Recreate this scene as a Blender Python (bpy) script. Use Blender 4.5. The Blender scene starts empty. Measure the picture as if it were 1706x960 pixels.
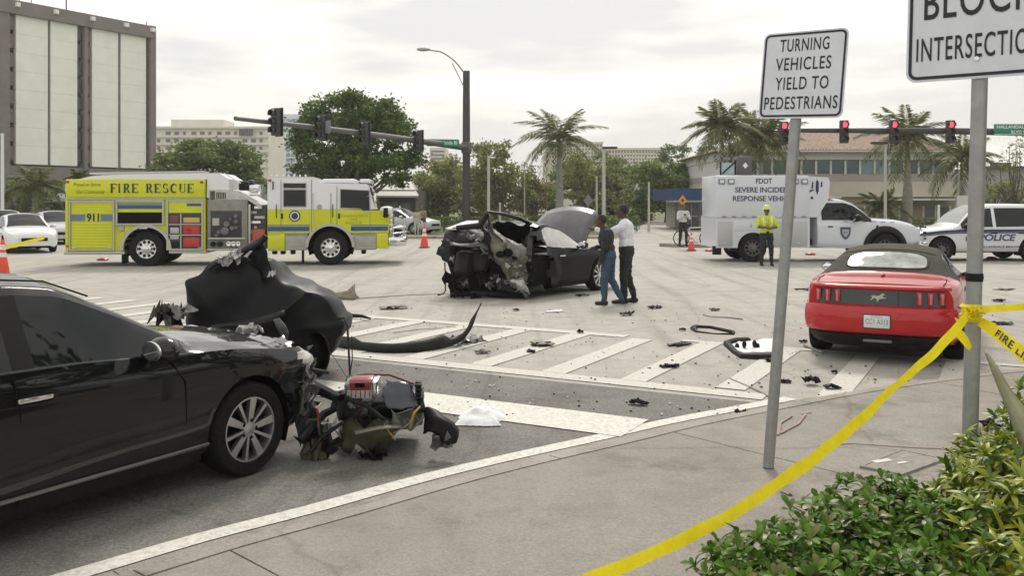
import bpy, bmesh, math, random
import numpy as np
from mathutils import Vector, Matrix, Euler

random.seed(7)
RNG = np.random.default_rng(7)
R = math.radians
SC = bpy.context.scene
COL = SC.collection

# ------------------------------------------------------------------ camera
F, CX, HY, CH = 1500.0, 853.0, 338.0, 1.9      # focal length in photo pixels, centre, horizon row, camera height
cam_d = bpy.data.cameras.new('camera')
cam = bpy.data.objects.new('camera', cam_d)
COL.objects.link(cam)
cam.location = (0, 0, CH)
cam.rotation_euler = (R(90), 0, 0)
cam_d.sensor_width = 36.0
cam_d.lens = F / 1706 * 36.0
cam_d.shift_y = -(480 - HY) / 1706
cam_d.clip_start = 0.05
cam_d.clip_end = 3000
SC.camera = cam

# ------------------------------------------------------------------ sky and sun (bright overcast afternoon)
SUN_AZ, SUN_EL = R(8), R(47)                   # to the right of the view axis, behind thin cloud
W = bpy.data.worlds.new('World')
SC.world = W
W.use_nodes = True
nt = W.node_tree
nt.nodes.clear()
out = nt.nodes.new('ShaderNodeOutputWorld')
bg = nt.nodes.new('ShaderNodeBackground')
bg.inputs['Strength'].default_value = 0.1
sky = nt.nodes.new('ShaderNodeTexSky')
sky.sky_type = 'NISHITA'
sky.sun_disc = False
sky.sun_elevation = SUN_EL
sky.sun_rotation = SUN_AZ
sky.dust_density = 3.0
tc = nt.nodes.new('ShaderNodeTexCoord')
mp = nt.nodes.new('ShaderNodeMapping')
mp.inputs['Scale'].default_value = (1.0, 1.0, 5.0)
n1 = nt.nodes.new('ShaderNodeTexNoise')
n1.inputs['Scale'].default_value = 2.6
n1.inputs['Detail'].default_value = 6
n1.inputs['Roughness'].default_value = 0.5
cr = nt.nodes.new('ShaderNodeValToRGB')
cr.color_ramp.elements[0].position = 0.44
cr.color_ramp.elements[0].color = (5.7, 5.65, 5.45, 1)
cr.color_ramp.elements[1].position = 0.66
cr.color_ramp.elements[1].color = (9.7, 9.4, 8.4, 1)
mx = nt.nodes.new('ShaderNodeMix')
mx.data_type = 'RGBA'
mx.inputs[0].default_value = 0.93
nt.links.new(tc.outputs['Generated'], mp.inputs['Vector'])
nt.links.new(mp.outputs['Vector'], n1.inputs['Vector'])
nt.links.new(n1.outputs['Fac'], cr.inputs['Fac'])
nt.links.new(sky.outputs['Color'], mx.inputs[6])
nt.links.new(cr.outputs['Color'], mx.inputs[7])
nt.links.new(mx.outputs[2], bg.inputs['Color'])
nt.links.new(bg.outputs['Background'], out.inputs['Surface'])

sun_d = bpy.data.lights.new('sun', 'SUN')
sun_d.energy = 1.5
sun_d.angle = R(14)
sun_d.color = (1.0, 0.95, 0.86)
sun = bpy.data.objects.new('sun', sun_d)
COL.objects.link(sun)
sdir = Vector((math.sin(SUN_AZ) * math.cos(SUN_EL), math.cos(SUN_AZ) * math.cos(SUN_EL), math.sin(SUN_EL)))
sun.rotation_euler = sdir.to_track_quat('Z', 'Y').to_euler()

vs = SC.view_settings
vs.view_transform = 'Standard'
vs.look = 'None'
vs.exposure = 0.58
vs.gamma = 1.0
vs.use_curve_mapping = False
SC.cycles.max_bounces = 6
SC.cycles.transparent_max_bounces = 8

# ------------------------------------------------------------------ helpers
def G(x, y, z=0.0):
    "point on the plane of height z seen at photo pixel x, y"
    Y = (CH - z) * F / (y - HY)
    return Vector(((x - CX) * Y / F, Y, z))

def P(x, y, Y):
    "point at distance Y seen at photo pixel x, y"
    return Vector(((x - CX) * Y / F, Y, CH - (y - HY) * Y / F))

MATS = {}
def mat(name, col=(.5, .5, .5), rough=.5, metal=0., var=0., vscale=8., bump=0., bscale=60., coat=0., spec=.5,
        col2=None, trans=0., emit=None, island=0., translucent=0.):
    if name in MATS:
        return MATS[name]
    m = bpy.data.materials.new(name)
    m.use_nodes = True
    t = m.node_tree
    b = t.nodes['Principled BSDF']
    b.inputs['Base Color'].default_value = (*col, 1)
    b.inputs['Roughness'].default_value = rough
    b.inputs['Metallic'].default_value = metal
    b.inputs['Specular IOR Level'].default_value = spec
    if coat:
        b.inputs['Coat Weight'].default_value = coat
        b.inputs['Coat Roughness'].default_value = 0.03
    if trans:
        b.inputs['Transmission Weight'].default_value = trans
    if emit:
        b.inputs['Emission Color'].default_value = (*emit[:3], 1)
        b.inputs['Emission Strength'].default_value = emit[3]
    L = t.links.new
    if var or col2 or bump:
        tcn = t.nodes.new('ShaderNodeTexCoord')
    if var or col2:
        nz = t.nodes.new('ShaderNodeTexNoise')
        nz.inputs['Scale'].default_value = vscale
        nz.inputs['Detail'].default_value = 8
        nz.inputs['Roughness'].default_value = .65
        L(tcn.outputs['Object'], nz.inputs['Vector'])
        rp = t.nodes.new('ShaderNodeValToRGB')
        c2 = col2 if col2 else tuple(max(0, c * (1 - var)) for c in col)
        c1 = col if col2 else tuple(min(1, c * (1 + var)) for c in col)
        rp.color_ramp.elements[0].position = .36
        rp.color_ramp.elements[0].color = (*c2, 1)
        rp.color_ramp.elements[1].position = .64
        rp.color_ramp.elements[1].color = (*c1, 1)
        L(nz.outputs['Fac'], rp.inputs['Fac'])
        src = rp.outputs['Color']
        if island:
            gi = t.nodes.new('ShaderNodeNewGeometry')
            hs = t.nodes.new('ShaderNodeHueSaturation')
            mr = t.nodes.new('ShaderNodeMapRange')
            mr.inputs['To Min'].default_value = 1 - island
            mr.inputs['To Max'].default_value = 1 + island
            L(gi.outputs['Random Per Island'], mr.inputs['Value'])
            L(mr.outputs['Result'], hs.inputs['Value'])
            L(src, hs.inputs['Color'])
            src = hs.outputs['Color']
        L(src, b.inputs['Base Color'])
    if bump:
        nb = t.nodes.new('ShaderNodeTexNoise')
        nb.inputs['Scale'].default_value = bscale
        nb.inputs['Detail'].default_value = 4
        L(tcn.outputs['Object'], nb.inputs['Vector'])
        bp = t.nodes.new('ShaderNodeBump')
        bp.inputs['Strength'].default_value = bump
        bp.inputs['Distance'].default_value = .02
        L(nb.outputs['Fac'], bp.inputs['Height'])
        L(bp.outputs['Normal'], b.inputs['Normal'])
    if translucent:
        ad = t.nodes.new('ShaderNodeMixShader')
        ad.inputs[0].default_value = translucent
        tl = t.nodes.new('ShaderNodeBsdfTranslucent')
        tl.inputs['Color'].default_value = (*[min(1, c * 1.6) for c in col], 1)
        if var or col2:
            L(src, tl.inputs['Color'])
        o = t.nodes['Material Output']
        L(b.outputs[0], ad.inputs[1])
        L(tl.outputs[0], ad.inputs[2])
        L(ad.outputs[0], o.inputs['Surface'])
    MATS[name] = m
    return m

def link(name, me, parent=None, loc=None, rot=None):
    o = bpy.data.objects.new(name, me)
    COL.objects.link(o)
    if parent is not None:
        o.parent = parent
    if loc is not None:
        o.location = loc
    if rot is not None:
        o.rotation_euler = rot
    return o

def tag(o, label=None, cat=None, group=None, kind=None):
    if label: o['label'] = label
    if cat: o['category'] = cat
    if group: o['group'] = group
    if kind: o['kind'] = kind
    return o

def thing(name, label, cat, loc=(0, 0, 0), rz=0., group=None, rot=None):
    o = link(name, None, None, loc, rot if rot else (0, 0, rz))
    o.empty_display_size = .2
    return tag(o, label, cat, group)

def copy_tree(o, parent=None):
    c = o.copy()
    COL.objects.link(c)
    if parent is not None:
        c.parent = parent
    for ch in [k for k in bpy.data.objects if k.parent == o]:
        copy_tree(ch, c)
    return c

class MB:
    "collects shapes into one mesh"
    def __init__(s):
        s.v, s.f, s.mi, s.sm = [], [], [], []
    def add(s, vs, fs, m=0, smooth=False):
        b = len(s.v)
        s.v += [tuple(p) for p in vs]
        for f in fs:
            s.f.append(tuple(b + i for i in f))
            s.mi.append(m)
            s.sm.append(smooth)
        return s
    def box(s, c, d, m=0, bevel=0., rz=0., rot=None, seg=2):
        hx, hy, hz = d[0] / 2, d[1] / 2, d[2] / 2
        Mx = (Euler(rot).to_matrix() if rot else Matrix.Rotation(rz, 3, 'Z'))
        c = Vector(c)
        if bevel > 0:
            bm = bmesh.new()
            bmesh.ops.create_cube(bm, size=1)
            for v in bm.verts:
                v.co = Vector((v.co.x * 2 * hx, v.co.y * 2 * hy, v.co.z * 2 * hz))
            bmesh.ops.bevel(bm, geom=bm.edges[:], offset=min(bevel, hx * .95, hy * .95, hz * .95), segments=seg, affect='EDGES', profile=.5)
            bm.verts.index_update()
            s.add([c + Mx @ v.co for v in bm.verts], [[v.index for v in f.verts] for f in bm.faces], m, True)
            bm.free()
            return s
        vs = [c + Mx @ Vector((x, y, z)) for x in (-hx, hx) for y in (-hy, hy) for z in (-hz, hz)]
        s.add(vs, [(0, 1, 3, 2), (4, 6, 7, 5), (0, 4, 5, 1), (2, 3, 7, 6), (0, 2, 6, 4), (1, 5, 7, 3)], m)
        return s
    def prism(s, poly, a, b, axis='y', m=0, smooth=False):
        "polygon in the two other axes, extruded from a to b along axis"
        def pt(p, t):
            return {'x': (t, p[0], p[1]), 'y': (p[0], t, p[1]), 'z': (p[0], p[1], t)}[axis]
        n = len(poly)
        vs = [pt(p, a) for p in poly] + [pt(p, b) for p in poly]
        fs = [tuple(range(n)), tuple(range(2 * n - 1, n - 1, -1))]
        fs += [(i, i + n, (i + 1) % n + n, (i + 1) % n) for i in range(n)]
        return s.add(vs, fs, m, smooth)
    def tube(s, pts, r, n=8, m=0, caps=True):
        pts = [Vector(p) for p in pts]
        rs = r if isinstance(r, (list, tuple)) else [r] * len(pts)
        vs, fs = [], []
        up = None
        for i, p in enumerate(pts):
            d = (pts[min(i + 1, len(pts) - 1)] - pts[max(i - 1, 0)]).normalized()
            if up is None:
                up = Vector((0, 0, 1)) if abs(d.z) < .9 else Vector((1, 0, 0))
            a = d.cross(up).normalized()
            b = a.cross(d).normalized()
            up = b
            for k in range(n):
                t = 2 * math.pi * k / n
                vs.append(p + (a * math.cos(t) + b * math.sin(t)) * rs[i])
        for i in range(len(pts) - 1):
            for k in range(n):
                fs.append((i * n + k, i * n + (k + 1) % n, (i + 1) * n + (k + 1) % n, (i + 1) * n + k))
        if caps:
            fs.append(tuple(range(n - 1, -1, -1)))
            e = (len(pts) - 1) * n
            fs.append(tuple(range(e, e + n)))
        return s.add(vs, fs, m, True)
    def lathe(s, prof, o=(0, 0, 0), axis='z', n=24, m=0, smooth=True):
        "profile of (radius, height) turned about axis"
        o = Vector(o)
        vs, fs = [], []
        for r, h in prof:
            for k in range(n):
                t = 2 * math.pi * k / n
                a, b = r * math.cos(t), r * math.sin(t)
                vs.append(o + Vector({'z': (a, b, h), 'y': (a, h, b), 'x': (h, a, b)}[axis]))
        for i in range(len(prof) - 1):
            for k in range(n):
                fs.append((i * n + k, i * n + (k + 1) % n, (i + 1) * n + (k + 1) % n, (i + 1) * n + k))
        return s.add(vs, fs, m, smooth)
    def grid(s, A, m=0, smooth=True):
        A = np.asarray(A, float)
        a, b = A.shape[:2]
        fs = [(i * b + j, (i + 1) * b + j, (i + 1) * b + j + 1, i * b + j + 1) for i in range(a - 1) for j in range(b - 1)]
        return s.add([tuple(p) for p in A.reshape(-1, 3)], fs, m, smooth)
    def ball(s, c, r, m=0, n=12, k=8):
        c = Vector(c)
        r = (r, r, r) if not isinstance(r, (tuple, list)) else r
        vs, fs = [], []
        for i in range(k + 1):
            a = math.pi * i / k
            for j in range(n):
                t = 2 * math.pi * j / n
                vs.append(c + Vector((r[0] * math.sin(a) * math.cos(t), r[1] * math.sin(a) * math.sin(t), r[2] * math.cos(a))))
        for i in range(k):
            for j in range(n):
                fs.append((i * n + j, (i + 1) * n + j, (i + 1) * n + (j + 1) % n, i * n + (j + 1) % n))
        return s.add(vs, fs, m, True)
    def mesh(s, mats, name='mesh', fix=True):
        me = bpy.data.meshes.new(name)
        me.from_pydata(s.v, [], s.f)
        for m in (mats if isinstance(mats, (list, tuple)) else [mats]):
            me.materials.append(m)
        me.polygons.foreach_set('material_index', s.mi)
        me.polygons.foreach_set('use_smooth', s.sm)
        if fix:
            bm = bmesh.new()
            bm.from_mesh(me)
            bmesh.ops.recalc_face_normals(bm, faces=bm.faces)
            bm.to_mesh(me)
            bm.free()
        me.update()
        return me
    def build(s, name, mats, parent=None, loc=None, rot=None, sharp=35, fix=True):
        me = s.mesh(mats, name, fix)
        if any(s.sm) and sharp:
            me.set_sharp_from_angle(angle=R(sharp))
        return link(name, me, parent, loc, rot)

def solid(o, t, off=0.):
    md = o.modifiers.new('thickness', 'SOLIDIFY')
    md.thickness = t
    md.offset = off
    return o

def text(s, parent, m, loc, rot, h, w=None, name='lettering', bold=0., align='CENTER', shear=0., spacing=1.):
    "flat lettering, cap height h, total width w, as one mesh part"
    cu = bpy.data.curves.new('t', 'FONT')
    cu.body = s
    cu.size = 1
    cu.offset = bold
    cu.shear = shear
    cu.space_character = spacing
    cu.resolution_u = 4
    tmp = bpy.data.objects.new('t', cu)
    COL.objects.link(tmp)
    dg = bpy.context.evaluated_depsgraph_get()
    dg.update()
    me = bpy.data.meshes.new_from_object(tmp.evaluated_get(dg))
    bpy.data.objects.remove(tmp)
    co = np.array([v.co[:] for v in me.vertices])
    mn, mxx = co.min(0), co.max(0)
    sy = h / max(.69, 1e-6)
    sx = (w / (mxx[0] - mn[0])) if w else sy
    cxx = {'CENTER': (mn[0] + mxx[0]) / 2, 'LEFT': mn[0], 'RIGHT': mxx[0]}[align]
    for v in me.vertices:
        v.co = ((v.co.x - cxx) * sx, v.co.y * sy, v.co.z)
    me.materials.clear()
    me.materials.append(m)
    return link(name, me, parent, loc, rot)

def catmull(C, sub, axis=0, tens=.5):
    "smooth interpolation of control points along an axis"
    C = np.moveaxis(np.asarray(C, float), axis, 0)
    n = C.shape[0]
    outp = []
    for i in range(n - 1):
        p0 = C[i - 1] if i > 0 else 2 * C[0] - C[1]
        p1, p2 = C[i], C[i + 1]
        p3 = C[i + 2] if i + 2 < n else 2 * C[-1] - C[-2]
        for k in range(sub):
            t = k / sub
            m1, m2 = (p2 - p0) * tens, (p3 - p1) * tens
            # limit overshoot on uneven spacing
            d = np.abs(p2 - p1) * 1.2
            m1, m2 = np.clip(m1, -d, d), np.clip(m2, -d, d)
            outp.append((2 * t**3 - 3 * t**2 + 1) * p1 + (t**3 - 2 * t**2 + t) * m1 + (-2 * t**3 + 3 * t**2) * p2 + (t**3 - t**2) * m2)
    outp.append(C[-1])
    return np.moveaxis(np.array(outp), 0, axis)

def noise3(p, s=1.):
    from mathutils import noise
    return noise.noise_vector(Vector(p) * s)

def quads_mesh(name, V4, m, smooth=False):
    "V4: (n,4,3) array of loose quads as a mesh"
    n = len(V4)
    me = bpy.data.meshes.new(name)
    me.vertices.add(n * 4)
    me.vertices.foreach_set('co', np.asarray(V4, np.float32).reshape(-1))
    me.loops.add(n * 4)
    me.loops.foreach_set('vertex_index', np.arange(n * 4, dtype=np.int32))
    me.polygons.add(n)
    me.polygons.foreach_set('loop_start', np.arange(0, n * 4, 4, dtype=np.int32))
    me.materials.append(m)
    me.update(calc_edges=True)
    return me
# ================================================================== the setting
def ground_mat(name, c1, c2, speck, large=.25, bump=.25, streak=0., stain=(.62, .74, .8)):
    m = bpy.data.materials.new(name)
    m.use_nodes = True
    t = m.node_tree
    b = t.nodes['Principled BSDF']
    L = t.links.new
    g = t.nodes.new('ShaderNodeTexCoord')
    def nz(scale, det=6, rough=.6, vec=None):
        n = t.nodes.new('ShaderNodeTexNoise')
        n.inputs['Scale'].default_value = scale
        n.inputs['Detail'].default_value = det
        n.inputs['Roughness'].default_value = rough
        L(vec or g.outputs['Object'], n.inputs['Vector'])
        return n
    def ramp(src, p0, p1, a, bb):
        r = t.nodes.new('ShaderNodeValToRGB')
        r.color_ramp.elements[0].position = p0
        r.color_ramp.elements[0].color = (*a, 1)
        r.color_ramp.elements[1].position = p1
        r.color_ramp.elements[1].color = (*bb, 1)
        L(src, r.inputs['Fac'])
        return r
    def mul(a, bb, fac=1.):
        x = t.nodes.new('ShaderNodeMix')
        x.data_type = 'RGBA'
        x.blend_type = 'MULTIPLY'
        x.inputs[0].default_value = fac
        L(a, x.inputs[6])
        L(bb, x.inputs[7])
        return x.outputs[2]
    base = ramp(nz(large, 7).outputs['Fac'], .35, .65, c1, c2).outputs['Color']
    fine = ramp(nz(90, 3, .7).outputs['Fac'], .35, .65, (1 - speck,) * 3, (1 + speck,) * 3).outputs['Color']
    col = mul(base, fine)
    fine2 = ramp(nz(38, 4, .75).outputs['Fac'], .38, .62, (1 - speck * .8,) * 3, (1 + speck * .6,) * 3).outputs['Color']
    col = mul(col, fine2)
    med = ramp(nz(2.3, 8, .7).outputs['Fac'], .3, .55, (.80, .79, .77), (1, 1, 1)).outputs['Color']
    col = mul(col, med)
    # scattered stains
    st = ramp(nz(.9, 9, .75).outputs['Fac'], stain[0], stain[1], (1, 1, 1), (.6, .58, .55)).outputs['Color']
    col = mul(col, st, stain[2])
    vs_ = t.nodes.new('ShaderNodeTexVoronoi')
    vs_.inputs['Scale'].default_value = 1.7
    L(g.outputs['Object'], vs_.inputs['Vector'])
    sp_ = ramp(vs_.outputs['Distance'], .022, .034, (.55, .53, .5), (1, 1, 1)).outputs['Color']
    col = mul(col, sp_, .6)
    if streak:
        mpn = t.nodes.new('ShaderNodeMapping')
        mpn.inputs['Rotation'].default_value = (0, 0, R(28.7))
        mpn.inputs['Scale'].default_value = (2.2, .09, 1)
        L(g.outputs['Object'], mpn.inputs['Vector'])
        sk = ramp(nz(1., 5, .6, mpn.outputs['Vector']).outputs['Fac'], .5, .66, (1, 1, 1), (1 - streak,) * 3).outputs['Color']
        col = mul(col, sk)
    # fine cracks
    vo = t.nodes.new('ShaderNodeTexVoronoi')
    vo.feature = 'DISTANCE_TO_EDGE'
    vo.inputs['Scale'].default_value = .33
    nd = nz(1.4, 5)
    va = t.nodes.new('ShaderNodeMix')
    va.data_type = 'RGBA'
    va.inputs[0].default_value = .22
    L(g.outputs['Object'], va.inputs[6])
    L(nd.outputs['Color'], va.inputs[7])
    L(va.outputs[2], vo.inputs['Vector'])
    ck = ramp(vo.outputs['Distance'], .0015, .006, (.62,) * 3, (1, 1, 1)).outputs['Color']
    col = mul(col, ck, .55)
    L(col, b.inputs['Base Color'])
    b.inputs['Roughness'].default_value = .85
    b.inputs['Specular IOR Level'].default_value = .3
    bp = t.nodes.new('ShaderNodeBump')
    bp.inputs['Strength'].default_value = bump
    bp.inputs['Distance'].default_value = .01
    L(nz(140, 3, .7).outputs['Fac'], bp.inputs['Height'])
    L(bp.outputs['Normal'], b.inputs['Normal'])
    MATS[name] = m
    return m

M_ROAD = ground_mat('asphalt_pale', (.385, .368, .337), (.455, .435, .40), .15, streak=.20)
M_LANE = ground_mat('asphalt_lane', (.172, .165, .154), (.225, .216, .20), .30, streak=.18, stain=(.52, .7, 1.))
M_CONC = ground_mat('concrete', (.262, .24, .213), (.322, .296, .263), .15, large=.6, stain=(.53, .68, 1.))
M_CURB = ground_mat('kerb_concrete', (.30, .277, .245), (.37, .342, .303), .18, large=1.2, stain=(.52, .66, 1.))
M_GRASS = mat('grass', (.10, .13, .045), .9, col2=(.06, .085, .03), vscale=3, bump=.5, bscale=40)
M_EARTH = mat('earth', (.16, .15, .10), .95, col2=(.09, .11, .05), vscale=.2)

def paint_mat(name='road_paint', col=(.71, .69, .635)):
    m = bpy.data.materials.new(name)
    m.use_nodes = True
    t = m.node_tree
    b = t.nodes['Principled BSDF']
    L = t.links.new
    g = t.nodes.new('ShaderNodeTexCoord')
    n = t.nodes.new('ShaderNodeTexNoise')
    n.inputs['Scale'].default_value = 26
    n.inputs['Detail'].default_value = 10
    n.inputs['Roughness'].default_value = .8
    L(g.outputs['Object'], n.inputs['Vector'])
    r = t.nodes.new('ShaderNodeValToRGB')
    r.color_ramp.elements[0].position = .39
    r.color_ramp.elements[0].color = (.47, .45, .41, 1)
    r.color_ramp.elements[1].position = .55
    r.color_ramp.elements[1].color = (*col, 1)
    L(n.outputs['Fac'], r.inputs['Fac'])
    L(r.outputs['Color'], b.inputs['Base Color'])
    b.inputs['Roughness'].default_value = .8
    return m
M_PAINT = paint_mat()
M_WORN = paint_mat('worn_road_paint', (.60, .58, .53))

def sheet(name, poly, z, m, parent=None, kind=None):
    me = bpy.data.meshes.new(name)
    me.from_pydata([(p[0], p[1], z) for p in poly], [], [tuple(range(len(poly)))])
    me.materials.append(m)
    if me.polygons[0].normal.z < 0:
        me.flip_normals()
    o = link(name, me, parent)
    if kind: o['kind'] = kind
    return o

D = Vector((.48, .877))      # direction of the approach lane
E = Vector((.877, -.48))     # across it
def DE(t, e):
    v = D * t + E * e
    return (v.x, v.y)

sheet('ground', [(-420, -60), (420, -60), (420, 440), (-420, 440)], -.05, M_EARTH, kind='structure')
road = sheet('road', [(-120, -40), (120, -40), (120, 47.6), (-120, 47.6)], 0, M_ROAD, kind='structure')
sheet('side_street', [(5.4, 47.0), (12.2, 47.0), (24.0, 95), (14.6, 95)], .004, M_ROAD, kind='structure')
lane = sheet('approach_lane', [DE(8.6, -14), DE(8.6, 3), DE(-14, 3), DE(-14, -14)], .004, M_LANE, kind='structure')

# crosswalk: two rails with bars between them, and the stop bar
def mark(t0, t1, e0, e1, name, z=.008):
    return sheet(name, [DE(t0, e0), DE(t1, e0), DE(t1, e1), DE(t0, e1)], z, M_WORN if name.startswith('cross') else M_PAINT, road)
mark(8.74, 9.02, -12.5, -2.05, 'crosswalk_line')
mark(11.86, 12.12, -12.5, -4.7, 'crosswalk_line')
mark(11.93, 12.08, -3.9, 2.6, 'crosswalk_line')
for k in range(13):
    e = -4.42 - .95 * k + (0 if k else 0)
    mark(9.03, 11.85, e - .15, e + .15, 'crosswalk_bar')
mark(9.03, 11.92, -3.62, -3.33, 'crosswalk_bar')
mark(9.10, 11.92, -2.60, -2.30, 'crosswalk_bar')
mark(9.15, 11.92, -1.62, -1.34, 'crosswalk_bar')
mark(9.9, 11.92, -.62, -.3, 'crosswalk_bar')
mark(10.5, 11.92, .4, .7, 'crosswalk_bar')
mark(6.80, 7.45, -11.5, -2.72, 'stop_bar', .012)
for k in range(9):          # far lane lines
    sheet('lane_dash', [(-34 + k * 9, 43.2), (-31 + k * 9, 43.2), (-31 + k * 9, 43.36), (-34 + k * 9, 43.36)], .008, M_PAINT, road)
# tar snakes and skid marks on the intersection
M_TAR = mat('tar', (.13, .12, .11), .6, var=.3, vscale=20)
M_SKID = mat('tyre_mark', (.25, .235, .21), .8, col2=(.34, .32, .285), vscale=14)
for pts, w, m in [([(655, 555), (700, 549), (760, 546)], .05, M_SKID), 
                  
                  ([(560, 500), (680, 492), (790, 488)], .10, M_SKID),
                  ([(1215, 632), (1262, 652), (1292, 668)], .025, M_TAR)]:
    g = [G(*p) for p in pts]
    for a, b in zip(g, g[1:]):
        n = Vector((b.y - a.y, a.x - b.x, 0)).normalized() * w / 2
        sheet('tyre_mark', [(a - n)[:2], (b - n)[:2], (b + n)[:2], (a + n)[:2]], .0125 if w < .06 else .0128, m, road)

# near kerb line: the white edge line, the gutter, the kerb and the sidewalk slabs
KC = np.array([(-12., -6.6), (-7.6, -1.5), (-4.4, 2.05), (-2.85, 3.78), (-2.096, 4.604), (-1.681, 5.053), (-1.192, 5.50), (-.569, 6.12), (.022, 6.628), (.70, 7.16), (1.40, 7.73),
               (2.318, 8.36), (3.16, 8.93), (4.07, 9.44), (5.92, 10.3), (8.5, 11.2), (13, 12.4), (24, 14.4)])
KC = catmull(KC, 6)
seg = np.diff(KC, axis=0)
tan = np.vstack([seg[:1], (seg[:-1] + seg[1:]), seg[-1:]])
tan /= np.linalg.norm(tan, axis=1)[:, None]
NRM = np.stack([tan[:, 1], -tan[:, 0]], 1)           # towards the sidewalk
ARC = np.concatenate([[0], np.cumsum(np.linalg.norm(seg, axis=1))])
def kerb_pt(s, off):
    x = np.interp(s, ARC, KC[:, 0]); y = np.interp(s, ARC, KC[:, 1])
    nx = np.interp(s, ARC, NRM[:, 0]); ny = np.interp(s, ARC, NRM[:, 1])
    return (x + nx * off, y + ny * off)
def arc_at(x, y):
    return ARC[np.argmin((KC[:, 0] - x) ** 2 + (KC[:, 1] - y) ** 2)]
def strip(name, s0, s1, o0, o1, z0, z1, m, parent, base=-.02, n=None, round_=0.):
    n = n or max(2, int((s1 - s0) / .25))
    ss = np.linspace(s0, s1, n + 1)
    rows = []
    for s in ss:
        a, b = kerb_pt(s, o0), kerb_pt(s, o1)
        if round_:
            c = kerb_pt(s, o0 + round_ * .3); d = kerb_pt(s, o0 + round_)
            rows.append([(*a, base), (*a, z0 - round_), (*c, z0 - round_ * .3), (*d, z0), (*b, z1), (*b, base)])
        else:
            rows.append([(*a, base), (*a, z0), (*b, z1), (*b, base)])
    q = MB().grid(rows, smooth=bool(round_))
    k = len(rows[0])
    q.add(rows[0], [tuple(range(k))])
    q.add(rows[-1], [tuple(range(k))])
    return q.build(name, m, parent, sharp=50)
kerb = thing('kerb', 'pale concrete kerb and gutter curving round the corner', 'kerb')
kerb['kind'] = 'structure'
del kerb['category'], kerb['label']
s_end = ARC[-1]
sA, sW = ARC[0], arc_at(2.75, 8.66)
q = []
for s0 in np.arange(sA, sW, .28):
    s1 = min(s0 + .28, sW)
    q.append((s0, s1))
w = MB()
w.grid([[(*kerb_pt(s, -.15), .009), (*kerb_pt(s, 0), .009)] for s in np.linspace(sA, sW, 90)], smooth=False)
w.build('edge_line', M_PAINT, kerb)
g0 = ARC[0]
k = 0
while g0 < s_end - .1:
    g1 = min(g0 + 3.0, s_end)
    strip('gutter', g0 + .004, g1 - .004, .012, .215, .007, .014, M_CURB, kerb)
    strip('kerb_stone', g0 + .006, g1 - .006, .222, .375, .075, .08, M_CURB, kerb, round_=.03)
    g0 = g1
walk = thing('sidewalk', 'x', 'x')
walk['kind'] = 'structure'
del walk['category'], walk['label']
j1, j2 = arc_at(-1.75, 4.97), arc_at(1.05, 7.45)
step = j2 - j1
js = [j1 + step * i for i in range(-6, 12)]
js = [j for j in js if 0 < j < s_end]
js = [0] + js + [s_end]
for a, b in zip(js, js[1:]):
    strip('slab', a + .007, b - .007, .39, 2.95, .078, .085, M_CONC, walk)
    strip('slab', a + .007, b - .007, 2.962, 7.5, .085, .09, M_CONC, walk)
# utility cover let into the slab
uc = [G(1432, 779, .088), G(1503, 750, .088), G(1578, 766, .088), G(1503, 793, .088)]
cc = sum(uc, Vector()) / 4
def quad_ring(pts, k0, k1, z0, z1, m, name, parent):
    w = MB()
    rows = []
    for k, z in ((k0, z0), (k0, z1), (k1, z1), (k1, z0)):
        rows.append([tuple((cc + (p - cc) * k).xy) + (z,) for p in pts + [pts[0]]])
    w.grid(rows, smooth=False)
    return w.build(name, m, parent)
M_LID = mat('lid_concrete', (.27, .255, .225), .85, var=.2, vscale=20, bump=.3, bscale=80)
cover = quad_ring(uc, 1.0, .88, .08, .099, M_LID, 'utility_cover', walk)
w = MB()
w.add([tuple((cc + (p - cc) * .86).xy) + (z,) for z in (.07, .096) for p in uc], [(4, 5, 6, 7), (0, 1, 5, 4), (1, 2, 6, 5), (2, 3, 7, 6), (3, 0, 4, 7)])
w.build('cover_plate', M_LID, cover)
for px, py, s in ((1470, 768, .09), (1503, 771, .05)):
    a = G(px, py, .1)
    MB().box((a.x, a.y, .0985), (s * 1.7, s * .6, .006), rz=.4, bevel=.002).build('tag_plate', mat('tag_white', (.6, .58, .52), .6), cover)
# survey paint on the sidewalk
M_SPRAY = mat('spray_paint', (.36, .225, .185), .85, col2=(.31, .27, .235), vscale=25)
for pts in [[(1342, 690), (1330, 706), (1300, 722)], [(1335, 689), (1352, 686)], [(1320, 672 + 20), (1300, 705), (1296, 725)], [(1362, 742), (1420, 738), (1520, 745), (1590, 748)],
            [(1300, 818), (1318, 826), (1314, 818)], [(1320, 842), (1340, 853)]]:
    g = [G(p[0], p[1], .088) for p in pts]
    for a, b in zip(g, g[1:]):
        n = Vector((b.y - a.y, a.x - b.x, 0)).normalized() * .011
        sheet('spray_mark', [(a - n)[:2], (b - n)[:2], (b + n)[:2], (a + n)[:2]], .0915, M_SPRAY, walk)

# far side: kerb, footway and verge either side of the side street
for x0, x1 in ((-120, 5.0), (12.6, 120)):
    f = thing('far_sidewalk', 'x', 'x'); f['kind'] = 'structure'; del f['category'], f['label']
    n = int((x1 - x0) / 3)
    for i in range(n):
        a, b = x0 + (x1 - x0) * i / n, x0 + (x1 - x0) * (i + 1) / n
        if not -30 < a < 45: continue
        MB().box(((a + b) / 2, 47.7, .055), (b - a - .02, .3, .15), bevel=.02).build('kerb_stone', M_CURB, f)
        MB().box(((a + b) / 2, 48.75, .05), (b - a - .02, 1.74, .13)).build('slab', M_CONC, f)
sheet('verge', [(-120, 49.65), (5.2, 49.65), (13.8, 95), (-120, 95)], .09, M_GRASS, kind='structure')
sheet('verge', [(12.8, 49.65), (120, 49.65), (120, 95), (24.6, 95)], .09, M_GRASS, kind='structure')
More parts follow.
